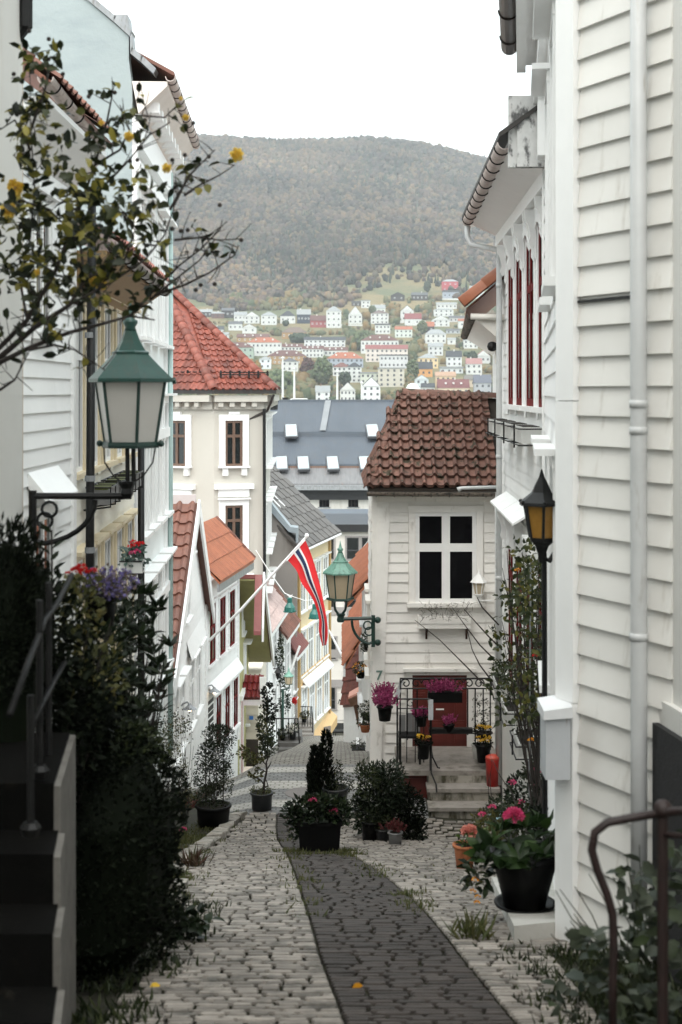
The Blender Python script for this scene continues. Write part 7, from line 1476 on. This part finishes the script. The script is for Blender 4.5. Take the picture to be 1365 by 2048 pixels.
# ---- hydrangea in big black pot, right foreground
c = Vector((pX(1050, 8.75), 8.75, gz(1.13, 8.75) + .1)); hy = thing('potted_hydrangea', 'big black pot of broad-leaved hydrangea with one pink flower head at right foreground', 'potted plant', c); k = c.y / FPX
MB().lathe(c, [(.14, 0), (.185, .02), (.19, .035), (.17, .035), (.13, .012)], 24).build('saucer', BPLAST, hy, True)
pot(hy, c + Vector((0, 0, .014)), .21, .125, .34, BPLAST, 28, .014)
q = lambda px, py, dy=0: P(px, py, 8.7 + dy)
VV, FF, kk = [], [], 0
for (px, py, dy) in ((1028, 1700, -.05), (985, 1690, -.1), (1070, 1680, 0), (1100, 1690, .05), (1000, 1660, .1), (1050, 1655, .08), (1085, 1655, .12), (960, 1700, -.05), (1040, 1720, -.15), (1090, 1715, -.1), (975, 1725, -.12), (1010, 1735, -.15), (1065, 1735, -.15)):
    n = 7; a = NR.uniform(0, 6.28) + np.arange(n) * 2.4; t = unit(np.stack([np.cos(a), np.sin(a) * .8, NR.uniform(.0, 1.1, n)], 1)); V, F = leaf_arrays(np.tile(np.array(q(px, py, dy)), (n, 1)), t, NR.uniform(.1, .18, n), NR.uniform(.05, .08, n), .2, True); VV.append(V); FF.append(F + kk); kk += len(V)
fast_mesh('leaves', np.concatenate(VV), np.concatenate(FF), leafmat('hydrangea_leaf', [(.01, .022, .007), (.02, .042, .011), (.045, .08, .022)], .42, .25), hy)
stems(hy, c + Vector((0, 0, .3)), [q(1028, 1632), q(985, 1690), q(1070, 1680), q(1100, 1690), q(1050, 1660), q(960, 1705), q(1000, 1665)], .008, SHRUB); bloom(hy, q(1028, 1634, -.05), .065, PFLOW, 130, flat=1)
foliage(hy, q(960, 1745, -.1), (.06, .06, .1), 30, .09, .045, LAUREL, name='trailing_leaves', fine=True)
ln = thing('lantana', 'trailing lantana with small orange flowers left of the big black pot', 'flower', q(945, 1800, -.1)); foliage(ln, q(950, 1760, -.12), (.05, .05, .1), 40, .06, .03, SHRUB, fine=True)
for px, py in ((951, 1759), (946, 1783), (956, 1795), (954, 1806)): bloom(ln, q(px, py, -.15), .022, OFLOW, 20)
# terracotta pot
c = RG(930, 1740); tp = thing('terracotta_pot', 'terracotta pot with a faded salmon hydrangea head by the cobbles', 'potted plant', c); k = c.y / FPX
pot(tp, c, 22 * k, 16 * k, 52 * k, TERRA, 20, .012); foliage(tp, P(945, 1685, c.y), (.12, .1, .1), 40, .1, .055, BRIGHTL, fine=True); bloom(tp, P(940, 1665, c.y - .1), .08, SFLOW, 120, flat=.9); stems(tp, c + Vector((0, 0, 45 * k)), [P(940, 1668, c.y), P(930, 1680, c.y), P(955, 1675, c.y)], .006, SHRUB)
# blue-rimmed pot with geranium
c = Vector((1.92, 15.8, gz(1.9, 15.8))); br_ = thing('blue_rim_pot', 'grey pot with pale blue rim under the downpipe', 'potted plant', c); pot(br_, c + Vector((-.1, 0, 0)), .16, .13, .34, LGPOT, 20, .0); MB().lathe(c + Vector((-.1, 0, .33)), [(.165, 0), (.178, .01), (.178, .035), (.16, .035)], 24).build('rim', mat('pale_blue_glaze', (.28, .42, .46), (.25, .38, .42), .3, 5), br_, True)
foliage(br_, c + Vector((-.05, 0, .42)), (.13, .12, .1), 220, .045, .02, SHRUB)
for dx, dz in ((-.02, .47), (.08, .42)): bloom(br_, c + Vector((dx, -.12, dz)), .035, PFLOW, 24)
# flowering shrub group in front of the red-window house
fsb = thing('flower_bed', 'mixed bed of small pink roses along the base of the red-window house', 'flower bed', (1.85, 13, gz(1.8, 13))); 
for px, py, d, rx, ry, n, m in ((1000, 1630, 13.5, 30, 30, 300, SHRUB), (1050, 1590, 13.5, 36, 40, 500, LAUREL), (1085, 1600, 13, 30, 50, 400, LAUREL), (975, 1660, 12.5, 30, 34, 300, OLIVEL), (1030, 1640, 12.5, 40, 30, 400, SHRUB), (1080, 1650, 12, 30, 40, 350, HEDGE), (1070, 1550, 14, 20, 30, 150, SHRUB)): foliage(fsb, P(px, py, d), (rx * d / FPX, .25, ry * d / FPX), n, .05, .028, m, clumps=18)
for px, py, d in ((1062, 1540, 13.4), (1025, 1565, 13.3), (1042, 1605, 13), (965, 1630, 12.3), (1072, 1570, 13.2), (1088, 1545, 13.5), (985, 1615, 12.4)): bloom(fsb, P(px, py, d), .04, PFLOW, 26)
stems(fsb, P(1075, 1700, 12), [P(px, py, 13) for px, py in ((1060, 1540), (1090, 1500), (1100, 1560), (1050, 1600), (1000, 1600), (985, 1520), (1085, 1450), (1095, 1400))], .01)
stems(fsb, P(988, 1650, 12.6), [P(976, 1545, 12.6), P(980, 1500, 12.8)], .006)
# ---- climbing rose on the red-window house
cr_ = thing('climbing_rose', 'tall climbing rose with sparse leaves over the lower red windows', 'climber', (2.0, 14.5, gz(2, 14.5)))
VV, FF, kk = [], [], 0
for _ in range(170):
    px, py = rng.uniform(995, 1114), 1090 + 350 * rng.random() ** .8; d = rng.uniform(12.2, 15.2); w_ = max(.25, (px - 985) / 120)
    if rng.random() > w_ + .15: continue
    p, t = cloud(P(px, py, d), (.09, .09, .1), 16, 6, .4); V, F = leaf_arrays(p, t, NR.uniform(.045, .085, 16), NR.uniform(.032, .055, 16), .2, True); VV.append(V); FF.append(F + kk); kk += len(V)
fast_mesh('leaves', np.concatenate(VV), np.concatenate(FF), ROSEL, cr_)
mb = MB()
for _ in range(26):
    px0 = rng.uniform(1060, 1108); px1 = rng.uniform(1000, 1110); d = rng.uniform(12.5, 14.8); y1 = rng.uniform(1080, 1330); pts = [P(px0 + (px1 - px0) * t + rng.uniform(-7, 7), 1640 + (y1 - 1640) * t, d) for t in (0, .2, .4, .6, .8, 1)]; mb.tube(pts, [.011, .01, .008, .007, .005, .003], 5)
mb.build('stem', BARK, cr_); MB().tube([P(1062, 1120, 13), P(1058, 1700, 13)], .008, 5).build('support_wire', ZINC, cr_)
for px, py, m in ((1071, 1312, RFLOW), (1062, 1480, OFLOW), (1035, 1140, OFLOW)): bloom(cr_, P(px, py, 12.5), .03, m, 18)
mb = MB()
for pts in ([(985, 1385), (930, 1330), (880, 1280), (830, 1240)], [(1000, 1330), (960, 1290), (930, 1250), (905, 1215)], [(1005, 1300), (975, 1270), (930, 1220), (940, 1205)], [(990, 1370), (960, 1330), (945, 1300), (935, 1260)], [(998, 1250), (965, 1215), (955, 1195)]): mb.tube([P(px, py, 19.6) for px, py in pts], [.012, .01, .007, .004][:len(pts)], 5)
bb = thing('bare_twigs', 'bare climbing twigs sprawling over the front of number seven', 'climber', P(990, 1400, 19.6)); mb.build('twig', BARK, bb)
VV = [(P(rng.uniform(845, 945), rng.uniform(1208, 1240), 21.15)) for _ in range(160)]; dd_ = thing('dry_plants', 'dried up plants in the shelf under the window of number seven', 'plants', P(887, 1240, 21.3))
V, F = leaf_arrays(np.array(VV), unit(NR.normal(0, 1, (160, 3)) + np.array([0, -.3, .4])), NR.uniform(.03, .14, 160), .008, .1); fast_mesh('stalks', V, F, leafmat('dry_stalk', [(.05, .04, .025), (.09, .07, .04), (.06, .07, .03)], .8), dd_)
# plants in the lower window boxes
for i, (r_, px, py, d) in enumerate(((LB3[0], 1050, 1450, 14.7), (LB3[1], 1022, 1415, 16.3), (LB3[2], 1012, 1390, 17.8))):
    w0 = wl(r_); foliage(r_, w0 + Vector((-.1, 0, .26)), (.14, .36, .13), 260, .05, .025, SHRUB, name='foliage'); 
    p, t = cloud(w0 + Vector((-.12, 0, .3)), (.12, .3, .1), 60); V, F = leaf_arrays(p, t, .025, .02); fast_mesh('blossom', V, F, WFLOW, r_)
# ---- heathers and chrysanthemums on the landing
def heather(px, py, d, w, potc, label, m=MFLOW, ph=.16, h=.17, n=60, pm=BPLAST):
    c = P(px, py, d); t = thing('potted_heather' if m is MFLOW else 'potted_chrysanthemum', label, 'potted plant', c); k = d / FPX
    pot(t, c, w / 2 * k, w / 2 * k * .75, ph, pm, 16)
    if m is MFLOW: foliage(t, c + Vector((0, 0, ph)), (w / 2 * k, w / 2 * k, .05), 60, .04, .012, HEDGE); spikes(t, c + Vector((0, 0, ph)), w / 2 * k * 1.25, n, h, m)
    else:
        foliage(t, c + Vector((0, 0, ph + .02)), (w / 2 * k * 1.1, w / 2 * k, .07), 160, .05, .025, HEDGE)
        for _ in range(22): bloom(t, c + Vector((rng.uniform(-1, 1) * w / 2 * k, rng.uniform(-.9, .3) * w / 2 * k, ph + .07 + rng.uniform(-.015, .05))), .026, m, 14)
heather(770, 1441, 20.0, 30, 0, 'magenta heather in a black hanging pot at the landing corner, the front one', n=90, h=.2, ph=.2)
heather(768, 1414, 20.5, 28, 0, 'magenta heather behind the front hanging pot at the landing corner', n=80, h=.19, ph=.15)
heather(843, 1452, 20.3, 24, 0, 'magenta heather pot behind the grey handrail end', n=50, h=.12, ph=.14)
heather(898, 1463, 20.35, 22, 0, 'small dark magenta heather on the shelf before the red door', n=40, h=.13, ph=.1)
t = thing('planter_box', 'long black box of pink heather hung on the railing before the red door', 'planter', P(890, 1403, 20.45)); MB().box(pX(856, 20.45), pX(924, 20.45), 20.36, 20.5, pZ(1403, 20.45), pZ(1383, 20.45)).build('box', BPLAST, t)
for px in (872, 886, 902): spikes(t, P(px, 1386, 20.43), .09, 26, .2, MFLOW)
heather(848, 1517, 19.95, 26, 0, 'yellow chrysanthemum in a black pot at the rail foot', YFLOW, ph=.22)
heather(968, 1476, 20.4, 34, 0, 'upper yellow chrysanthemum pot right of the red door', YFLOW, ph=.08)
heather(967, 1524, 20.2, 30, 0, 'lower yellow chrysanthemum in a dark pot at the landing edge', YFLOW, ph=.25)
t = thing('white_pot', 'white ceramic pot beside the lower yellow chrysanthemum', 'pot', P(953, 1518, 20.5)); pot(t, P(955, 1518, 20.5), .08, .06, .22, WPOT, 14); foliage(t, P(960, 1430, 20.9), (.14, .1, .28), 160, .05, .02, SHRUB)
# flower baskets on the left side of number seven and down the lane
for px, py, d, m, lab, pm in ((737, 1300, 23.5, None, 'small green hanging basket, upper one on the side of number seven', BPLAST), (738, 1318, 25, None, 'small green hanging basket, lower one on the side of number seven', BPLAST), (722, 1356, 26, OFLOW, 'hanging basket of orange red flowers by the dark tiled roof', BPLAST), (734, 1440, 23, WFLOW, 'wall basket with white flowers on number seven', BPLAST), (731, 1464, 22.6, None, 'small brown wall pot below the white flower basket', TERRA)):
    c = P(px, py, d); t = thing('hanging_basket', lab, 'basket', c); pot(t, c, .09, .06, .12, pm, 12); foliage(t, c + Vector((0, 0, .17)), (.13, .12, .12), 260, .045, .025, SHRUB)
    if m: p, tt = cloud(c + Vector((-.02, -.06, .2)), (.12, .1, .1), 60); V, F = leaf_arrays(p, tt, .035, .03); fast_mesh('blossom', V, F, m, t)
c = P(718, 1518, 27); t = thing('planter', 'low black planter box against the right lane wall', 'planter', c); MB().box(c.x - .13, c.x + .12, 26.9, 27.3, c.z - .1, c.z + .2).build('box', BPLAST, t); foliage(t, c + Vector((0, .1, .25)), (.14, .18, .08), 160, .05, .02, SHRUB)
# shrubs and pots further down on the left
for lab, d, lst in (('tall dark clipped shrub in front of the far white house', 40, ((535, 1385, 9, 18, 120, HEDGE), (540, 1420, 12, 25, 220, HEDGE), (532, 1455, 16, 30, 300, SHRUB), (536, 1495, 18, 28, 420, SHRUB), (528, 1440, 8, 40, 120, OLIVEL))), ('ivy climbing the corner of the far white house', 54, ((560, 1310, 6, 22, 200, SHRUB), (562, 1350, 7, 26, 220, LAUREL), (570, 1400, 10, 26, 240, LAUREL), (563, 1285, 4, 12, 80, SHRUB)))):
    t = thing('shrub', lab, 'shrub', P(lst[0][0], 1520, d)); k = d / FPX
    for px, py, rx, ry, n, m in lst: foliage(t, P(px, py, d), (rx * k, .3, ry * k), n, .11, .06, m)
    stems(t, P(535 if d < 50 else 562, 1525, d), [P(lst[0][0], lst[0][1], d)], .03, name='trunk')
for px, py, d, w, m, pm, lab in ((566, 1480, 46, 11, SHRUB, BPLAST, 'dark pot on the left of the dark steps'), (586, 1478, 46, 15, WFLOW, GPLAST, 'dark pot of white flowers on the dark steps'), (609, 1444, 60, 11, OLIVEL, BPLAST, 'pot with bright yellow green plant by the yellow house'), (591, 1408, 55, 5, RFLOW, mat('bright_red', (0, 0, 0)), 'tiny red wall pot beside the far lantern')):
    c = P(px, py, d); k = d / FPX; t = thing('plant_pot', lab, 'pot', c); pot(t, c, w / 2 * k, w / 2 * k * .8, w * k, pm, 12); foliage(t, c + Vector((0, 0, w * k * 1.4)), (w * .8 * k, w * .6 * k, w * .7 * k), 140, .1, .06, m if m is not WFLOW else SHRUB)
    if m is WFLOW: p, tt = cloud(c + Vector((0, -.1, w * k * 1.5)), (w * .7 * k, w * .5 * k, w * .5 * k), 60); V, F = leaf_arrays(p, tt, .07, .06); fast_mesh('blossom', V, F, WFLOW, t)
# ================================================================== left foreground greenery
hd = thing('clipped_hedge', 'dark clipped box hedge bulging over the left side of the street', 'hedge', (-1.2, 7.5, gz(-1.2, 7.5)))
MB().lathe((-1.3, 7.45, gz(-1.2, 7.5) + .05), [(.2, 0), (.34, .2), (.36, .8), (.26, 1.05)], 10, 0, 1.15, 1.5).build('branch_mass', HEDGE, hd)
n = 9500; zz_ = gz(-1.2, 7.5); a = NR.uniform(0, 6.28, n); u = NR.uniform(.02, 1, n); rr_ = .41 * (1 - .38 * np.clip((u - .75) / .25, 0, 1) ** 2) * (.86 + .14 * np.clip(u / .3, 0, 1)) * NR.uniform(.88, 1.06, n) * (1 + .06 * np.sin(a * 5 + u * 9)); 
p = np.stack([-1.32 + np.cos(a) * rr_ * 1.12, 7.45 + np.sin(a) * rr_ * 1.5, zz_ + .04 + u * 1.14], 1); top = NR.random(n) < .22; p[top, 0] = -1.32 + (p[top, 0] + 1.32) * NR.uniform(0, .8, top.sum()); p[top, 2] = zz_ + 1.14 + NR.normal(0, .03, top.sum())
V, F = leaf_arrays(p, unit(np.stack([np.cos(a), np.sin(a), NR.uniform(-.2, 1.2, n)], 1) + NR.normal(0, .4, (n, 3))), NR.uniform(.025, .05, n), NR.uniform(.015, .024, n)); fast_mesh('foliage', V, F, HEDGE, hd)
lr = thing('laurel_shrub', 'tall laurel shrub with long glossy leaves before the mint building', 'shrub', (-1.35, 8.6, gz(-1.3, 8.6)))
VV, FF, kk = [], [], 0
for _ in range(120):
    px, py = rng.uniform(215, 345), rng.uniform(1165, 1500); d = rng.uniform(8.2, 8.9)
    if (px - 270) / 75 > 1 - abs((py - 1330) / 190) ** 2: continue
    n = 9; a = NR.uniform(0, 6.28, n); t = unit(np.stack([np.cos(a) * .9, np.sin(a) * .9, NR.uniform(.2, 1.4, n)], 1)); V, F = leaf_arrays(np.tile(np.array(P(px, py, d)), (n, 1)), t, NR.uniform(.07, .125, n), NR.uniform(.022, .036, n), .15, True); VV.append(V); FF.append(F + kk); kk += len(V)
fast_mesh('leaves', np.concatenate(VV), np.concatenate(FF), LAUREL, lr); stems(lr, (-1.35, 8.6, gz(-1.3, 8.6)), [P(rng.uniform(225, 335), rng.uniform(1180, 1400), 8.6) for _ in range(22)], .01)
gl = thing('garden_shrubs', 'dark tangled climbing shrubs behind the stair handrail', 'shrub', (-1.6, 7.2, gz(-1.6, 7.2)))
for px, py, d, rx, ry, n, L, m in ((60, 1330, 6.6, 95, 190, 1500, .05, HEDGE), (130, 1430, 6.8, 80, 110, 900, .055, HEDGE), (170, 1340, 7.2, 75, 110, 750, .05, LAUREL), (190, 1420, 7.3, 70, 90, 600, .05, HEDGE), (215, 1290, 7.6, 60, 90, 450, .05, LAUREL), (190, 1360, 7.0, 60, 70, 220, .05, OLIVEL), (150, 1230, 7.0, 50, 50, 260, .045, OLIVEL), (40, 1500, 6.6, 90, 50, 500, .05, HEDGE), (250, 1490, 7.6, 60, 40, 420, .045, SHRUB), (275, 1500, 7.4, 70, 30, 300, .035, SHRUB)): foliage(gl, P(px, py, d), (rx * d / FPX, .22, ry * d / FPX), n, L, L * .55, m, clumps=26)
stems(gl, (-1.55, 7.0, gz(-1.5, 7)), [P(rng.uniform(30, 230), rng.uniform(1200, 1450), 7) for _ in range(20)], .01)
ch_ = thing('conifer_hedge', 'black green conifer hedge at the left edge under the plaster wall', 'hedge', P(20, 1400, 6.2) + Vector((0, 0, -.4)))
MB().lathe(P(18, 1230, 6.3), [(.1, -.6), (.17, -.2), (.16, .18), (.05, .3)], 10, 0, 1.0, .8).build('branch_mass', HEDGE, ch_)
n = 3200; p, t = cloud(P(18, 1215, 6.2), (.17, .16, .36), n, 40, .25, .6); V, F = leaf_arrays(p, unit(t + np.array([.2, 0, .5])), NR.uniform(.03, .06, n), .012); fast_mesh('foliage', V, F, HEDGE, ch_)
bs = thing('bay_branch', 'single upright bay branch with pointed leaves beside the lamp bracket', 'plant', P(105, 1330, 7.4)); VV = []
for i in range(18): 
    py = 1065 + i * 11; q = P(104 + 4 * math.sin(i), py, 7.4); s_ = 1 if i % 2 else -1; V, F = leaf_arrays(np.array([q]), unit(np.array([[s_ * .8, rng.uniform(-.4, .4), .7]])), .085, .028, .15, True); VV.append(V)
fast_mesh('leaves', np.concatenate(VV), np.concatenate([F + 7 * i for i in range(len(VV))]), LAUREL, bs); MB().tube([P(104, 1060, 7.4), P(106, 1340, 7.4)], .005, 5).build('stem', BARK, bs)
lb = thing('hanging_pot', 'black hanging pot of pale purple lobelia by the handrail', 'hanging pot', P(203, 1250, 7.3)); pot(lb, P(203, 1252, 7.3), .085, .062, .16, BPLAST, 18)
n = 900; p, t = cloud(P(213, 1165, 7.3), (.15, .13, .075), n, 24, .35); V, F = leaf_arrays(p, t, .022, .018); fast_mesh('blossom', V, F, leafmat('lobelia', [(.16, .13, .36), (.22, .19, .42), (.14, .1, .08), (.1, .09, .05)], .6), lb); foliage(lb, P(205, 1195, 7.3), (.11, .1, .06), 260, .03, .01, SHRUB); stems(lb, P(203, 1215, 7.3), [P(rng.uniform(165, 270), rng.uniform(1135, 1190), 7.3) for _ in range(18)], .003, SHRUB)
rg_ = thing('red_geranium', 'red geranium heads in front of the black downpipe', 'flower', P(155, 1220, 7.1))
for px, py, r in ((162, 1136, .032), (152, 1142, .03), (168, 1146, .03), (188, 1142, .022), (136, 1147, .016)): bloom(rg_, P(px, py, 7.05), r, RFLOW, 34)
stems(rg_, P(160, 1215, 7.1), [P(px, py, 7.05) for px, py in ((162, 1138), (152, 1144), (188, 1144), (137, 1149))], .004, SHRUB); foliage(rg_, P(165, 1175, 7.1), (.09, .08, .06), 60, .045, .04, OLIVEL)
c = P(266, 1150, 12.5); wg = thing('wall_geranium', 'wall planter with red and pink geraniums and silver leaves', 'planter', c); MB().box(c.x - .1, c.x + .09, 12.42, 12.6, c.z + .02, c.z + .13).build('box', WPOT, wg)
for z in (.02, .13):
    MB().tube([c + Vector((-.105, -.09, z)), c + Vector((.095, -.09, z))], .007, 4).build('rack_bar', BLACKI, wg)
foliage(wg, P(268, 1112, 12.5), (.11, .1, .1), 240, .05, .035, leafmat('silver_leaf', [(.06, .1, .08), (.12, .17, .15), (.04, .08, .06)], .6), name='foliage')
for px, py, m in ((262, 1093, RFLOW), (274, 1090, RFLOW), (268, 1085, RFLOW), (283, 1088, RFLOW), (265, 1107, PFLOW), (274, 1103, PFLOW)): bloom(wg, P(px, py, 12.4), .035, m, 26)
# ---- climbing yellow rose over the upper left
yr_ = thing('yellow_rose', 'climbing rose with yellow blooms and arching branches across the upper left', 'climber', P(-40, 820, 6.4))
mb = MB(); DR = 6.6
main = [[(-60, 780), (0, 725), (60, 695), (140, 665), (215, 645), (260, 632), (310, 640)], [(-60, 700), (0, 695), (55, 640), (110, 545), (155, 430), (190, 330), (215, 240), (225, 190)], [(0, 715), (70, 655), (140, 610), (170, 560), (160, 480), (100, 420)], [(150, 420), (200, 380), (250, 330), (300, 270), (340, 245)], [(140, 610), (230, 560), (290, 520), (330, 470), (350, 410), (370, 370)], [(260, 632), (310, 580), (360, 530), (400, 500), (440, 460), (445, 440)], [(310, 590), (370, 570), (420, 545), (470, 510), (478, 490)], [(300, 600), (350, 560), (400, 520), (430, 480)], [(55, 640), (40, 560), (60, 480), (70, 380), (62, 260), (60, 120)], [(62, 260), (90, 180), (100, 130), (60, 95)], [(62, 300), (30, 240), (0, 260)], [(110, 545), (60, 520), (0, 545)], [(100, 420), (40, 400), (0, 430)], [(170, 560), (250, 520), (270, 460), (230, 400)], [(370, 390), (400, 370), (440, 350), (470, 330)], [(340, 420), (380, 350), (410, 320), (430, 300)], [(350, 480), (400, 475), (440, 480), (480, 478)], [(190, 330), (240, 300), (260, 260), (240, 210)], [(225, 240), (270, 230), (330, 235), (360, 205)], [(60, 700), (110, 690), (150, 700), (210, 740)], [(0, 780), (30, 760), (60, 700)]]
for b in main:
    th = .014 if b in main[:3] else .007; n = len(b); mb.tube([P(px, py, DR + .25 * math.sin(px * .02 + py * .013)) for px, py in b], [max(.0025, th * (1 - .75 * i / (n - 1))) for i in range(n)], 6)
tw = []
for b in main:
    for (x0, y0), (x1, y1) in zip(b, b[1:]):
        L_ = math.hypot(x1 - x0, y1 - y0)
        for _ in range(max(1, int(L_ / 14))):
            t = rng.random(); x, y = x0 + (x1 - x0) * t, y0 + (y1 - y0) * t; a = rng.uniform(0, 6.28); l = rng.uniform(15, 55); tw.append((x, y, x + math.cos(a) * l, y + math.sin(a) * l - 12))
for x, y, x2, y2 in tw: d = DR + .25 * math.sin(x * .02 + y * .013); mb.tube([P(x, y, d), P((x + x2) / 2 + rng.uniform(-4, 4), (y + y2) / 2, d + rng.uniform(-.06, .06)), P(x2, y2, d + rng.uniform(-.15, .15))], [.003, .0022, .0014], 4)
mb.build('stem', BARK, yr_)
VV, FF, kk = [], [], 0
def dens(x, y): return max(0, 1 - ((x - 150) / 260) ** 2) * (1 if 90 < y < 600 else .35) * (1.3 if x < 220 else .75)
for x, y, x2, y2 in tw:
    if rng.random() > dens(x2, y2) * .6 + (.12 if x2 < 490 else 0): continue
    n = rng.randint(2, 5); f_ = NR.uniform(.3, 1, n); d = DR + .25 * math.sin(x * .02 + y * .013); p = np.array([P(x + (x2 - x) * q, y + (y2 - y) * q, d + rng.uniform(-.1, .1)) for q in f_]); t = unit(NR.normal(0, 1, (n, 3)) + np.array([0, -.2, .15]))
    V, F = leaf_arrays(p, t, NR.uniform(.04, .075, n), NR.uniform(.028, .045, n), .18, True); VV.append(V); FF.append(F + kk); kk += len(V)
for cx_, cy_, rx, ry, n in ((140, 330, 130, 110, 80), (160, 440, 150, 80, 120), (80, 250, 60, 90, 40), (220, 420, 110, 90, 70), (160, 520, 150, 60, 110), (30, 420, 50, 60, 40), (280, 390, 80, 80, 50), (60, 560, 90, 60, 60), (190, 600, 70, 30, 40)):
    x, y = NR.normal(cx_, rx * .5, n), NR.normal(cy_, ry * .5, n); p = np.array([P(a, b, DR + NR.normal(0, .25)) for a, b in zip(x, y)]); V, F = leaf_arrays(p, unit(NR.normal(0, 1, (n, 3)) + np.array([0, -.2, .1])), NR.uniform(.045, .08, n), NR.uniform(.03, .048, n), .18, True); VV.append(V); FF.append(F + kk); kk += len(V)
fast_mesh('leaves', np.concatenate(VV), np.concatenate(FF), leafmat('yellow_rose_leaf', [(.006, .01, .005), (.01, .015, .006), (.016, .022, .008), (.026, .034, .01), (.04, .048, .013), (.15, .14, .025), (.26, .22, .04)], .45, .3), yr_)
for px, py, r in ((30, 375, .045), (18, 420, .042), (474, 309, .036), (334, 336, .024), (258, 273, .026), (203, 570, .03), (188, 563, .026), (203, 246, .014), (372, 235, .018), (362, 197, .01), (75, 545, .016)): bloom(yr_, P(px, py, DR - .15), r * .95, YROSE, 150, flat=1.3)
hips = [(59, 62), (98, 78), (98, 118), (28, 148), (126, 148), (387, 246), (345, 320), (370, 310), (418, 313), (345, 458), (362, 462), (376, 460), (440, 410), (392, 580), (402, 570), (430, 568), (395, 500), (483, 480), (275, 320), (260, 322), (178, 193), (230, 185), (290, 240), (350, 375)]
for px, py in hips: MB().ball(P(px, py, DR), .011, 6, 4).build('rose_hip', BARK, yr_)
# ================================================================== weeds and grass
sp = []
for i in range(110): y_ = rng.uniform(9.5, 19.5); sp.append((interp(E_LEFT, y_) - rng.uniform(.02, .6), y_))
for i in range(26): y_ = rng.uniform(8, 18.5); sp.append((interp(S_R, y_) + rng.uniform(-.04, .04), y_))
for i in range(14): y_ = rng.uniform(8, 18.5); sp.append((interp(S_L, y_) + rng.uniform(-.03, .03), y_))
grass('kerb_grass', 'short grass growing along the kerb and in the cobble joints', sp, hgt=.07, n=34, spread=.08)
c = RG(640, 1703); grass('tub_grass', 'grass tufts around the black tub', [(c.x + dx, c.y - .15 + dy) for dx, dy in ((-.35, 0), (-.28, -.05), (.32, 0), (.27, -.05), (-.3, .1), (.3, .1), (.2, -.35), (.0, -.45), (.3, -.6), (-.2, -.5))], hgt=.075, n=80, spread=.07)
sp = [(rng.uniform(.5, 2.0), rng.uniform(10, 18)) for _ in range(90)]; grass('joint_weeds', 'sparse weeds between the cobbles on the right', [s_ for s_ in sp if s_[0] > interp(S_R, s_[1]) + .3 and s_[0] < E_RIGHT(s_[1])], hgt=.045, n=22, spread=.06)
grass('moss_patch', 'mossy weeds at the lower right and under the railing', [(rng.uniform(.95, 1.6), rng.uniform(6.0, 7.9)) for _ in range(50)], SHRUB, .08, 40, .09)
grass('weed_strip', 'low weeds along the dark hedge foot', [(rng.uniform(-1.25, -.85), rng.uniform(5.6, 9.6)) for _ in range(46)], SHRUB, .09, 26, .08)
for lab, px, py, n, h in (('leafy weed clump beside the concrete slab', 945, 1880, 60, .2), ('dry reddish grass clump left of the cobbles', 385, 1735, 80, .22)):
    c = RG(px, py); t = thing('weed_clump', lab, 'weeds', c); d = unit(np.stack([NR.normal(0, .5, n), NR.normal(0, .5, n), np.ones(n)], 1)); V, F = leaf_arrays(np.array(c) + np.stack([NR.normal(0, .05, n), NR.normal(0, .05, n), np.zeros(n)], 1), d, h * NR.uniform(.4, 1, n), .018, .1); tag(fast_mesh('blades', V, F, GRASS if px > 500 else leafmat('red_blade', [(.05, .04, .02), (.08, .035, .025), (.05, .06, .02)], .6), t), kind='stuff')
wd = thing('wild_plant', 'big-leaved wild plant sprawling at the lower right under the rusty rail', 'plant', (1.2, 5.9, gz(1.2, 5.9)))
VV, FF, kk = [], [], 0
for _ in range(90):
    px, py = rng.uniform(1080, 1400), rng.uniform(1640, 2060); d = rng.uniform(5.2, 6.6)
    if py < 2080 - (px - 1000) * 1.25: continue
    if P(px, py, d).z < gz(0, d) - .05: continue
    n = 6; a = NR.uniform(0, 6.28, n); t = unit(np.stack([np.cos(a), np.sin(a), NR.uniform(-.2, .6, n)], 1)); V, F = leaf_arrays(np.array(P(px, py, d)) + NR.normal(0, .03, (n, 3)), t, NR.uniform(.05, .1, n), NR.uniform(.04, .075, n), .15, True); VV.append(V); FF.append(F + kk); kk += len(V)
fast_mesh('leaves', np.concatenate(VV), np.concatenate(FF), leafmat('grey_green_leaf', [(.02, .03, .02), (.035, .045, .03), (.06, .07, .05), (.03, .045, .015)], .5), wd); stems(wd, (1.35, 6.0, gz(1.3, 6)), [P(rng.uniform(1100, 1330), rng.uniform(1680, 1900), 6) for _ in range(20)], .006, SHRUB)
c = RG(375, 1885); t = thing('wild_plant', 'drooping dark leafy weed leaning over the cobbles at left', 'plant', c)
for px, py, n in ((360, 1850, 26), (385, 1840, 14), (372, 1878, 20), (405, 1842, 6), (350, 1890, 14)): foliage(t, P(px, py, c.y), (.06, .06, .05), n, .09, .06, LAUREL, fine=True)
stems(t, c, [P(420, 1838, c.y), P(360, 1845, c.y), P(385, 1840, c.y)], .005, SHRUB)
for i, (px, py) in enumerate(((300, 1980), (35, 1780), (705, 1980))):
    c = RG(px, py) if i != 1 else Vector((-1.6, 5.05, zt - .185 * 2 + .012)); tag(fast_mesh('fallen_leaf', *leaf_arrays(np.array([c + Vector((0, 0, .012 if i != 1 else 0))]), unit(np.array([[.8, .4, .05]])), .055, .04, .1, True), YFLOW if i < 2 else OFLOW, None), ['yellow fallen leaf at the street edge', 'yellow fallen leaf on the dark stairs', 'orange fallen leaf in the dark cobble strip'][i], 'leaf')
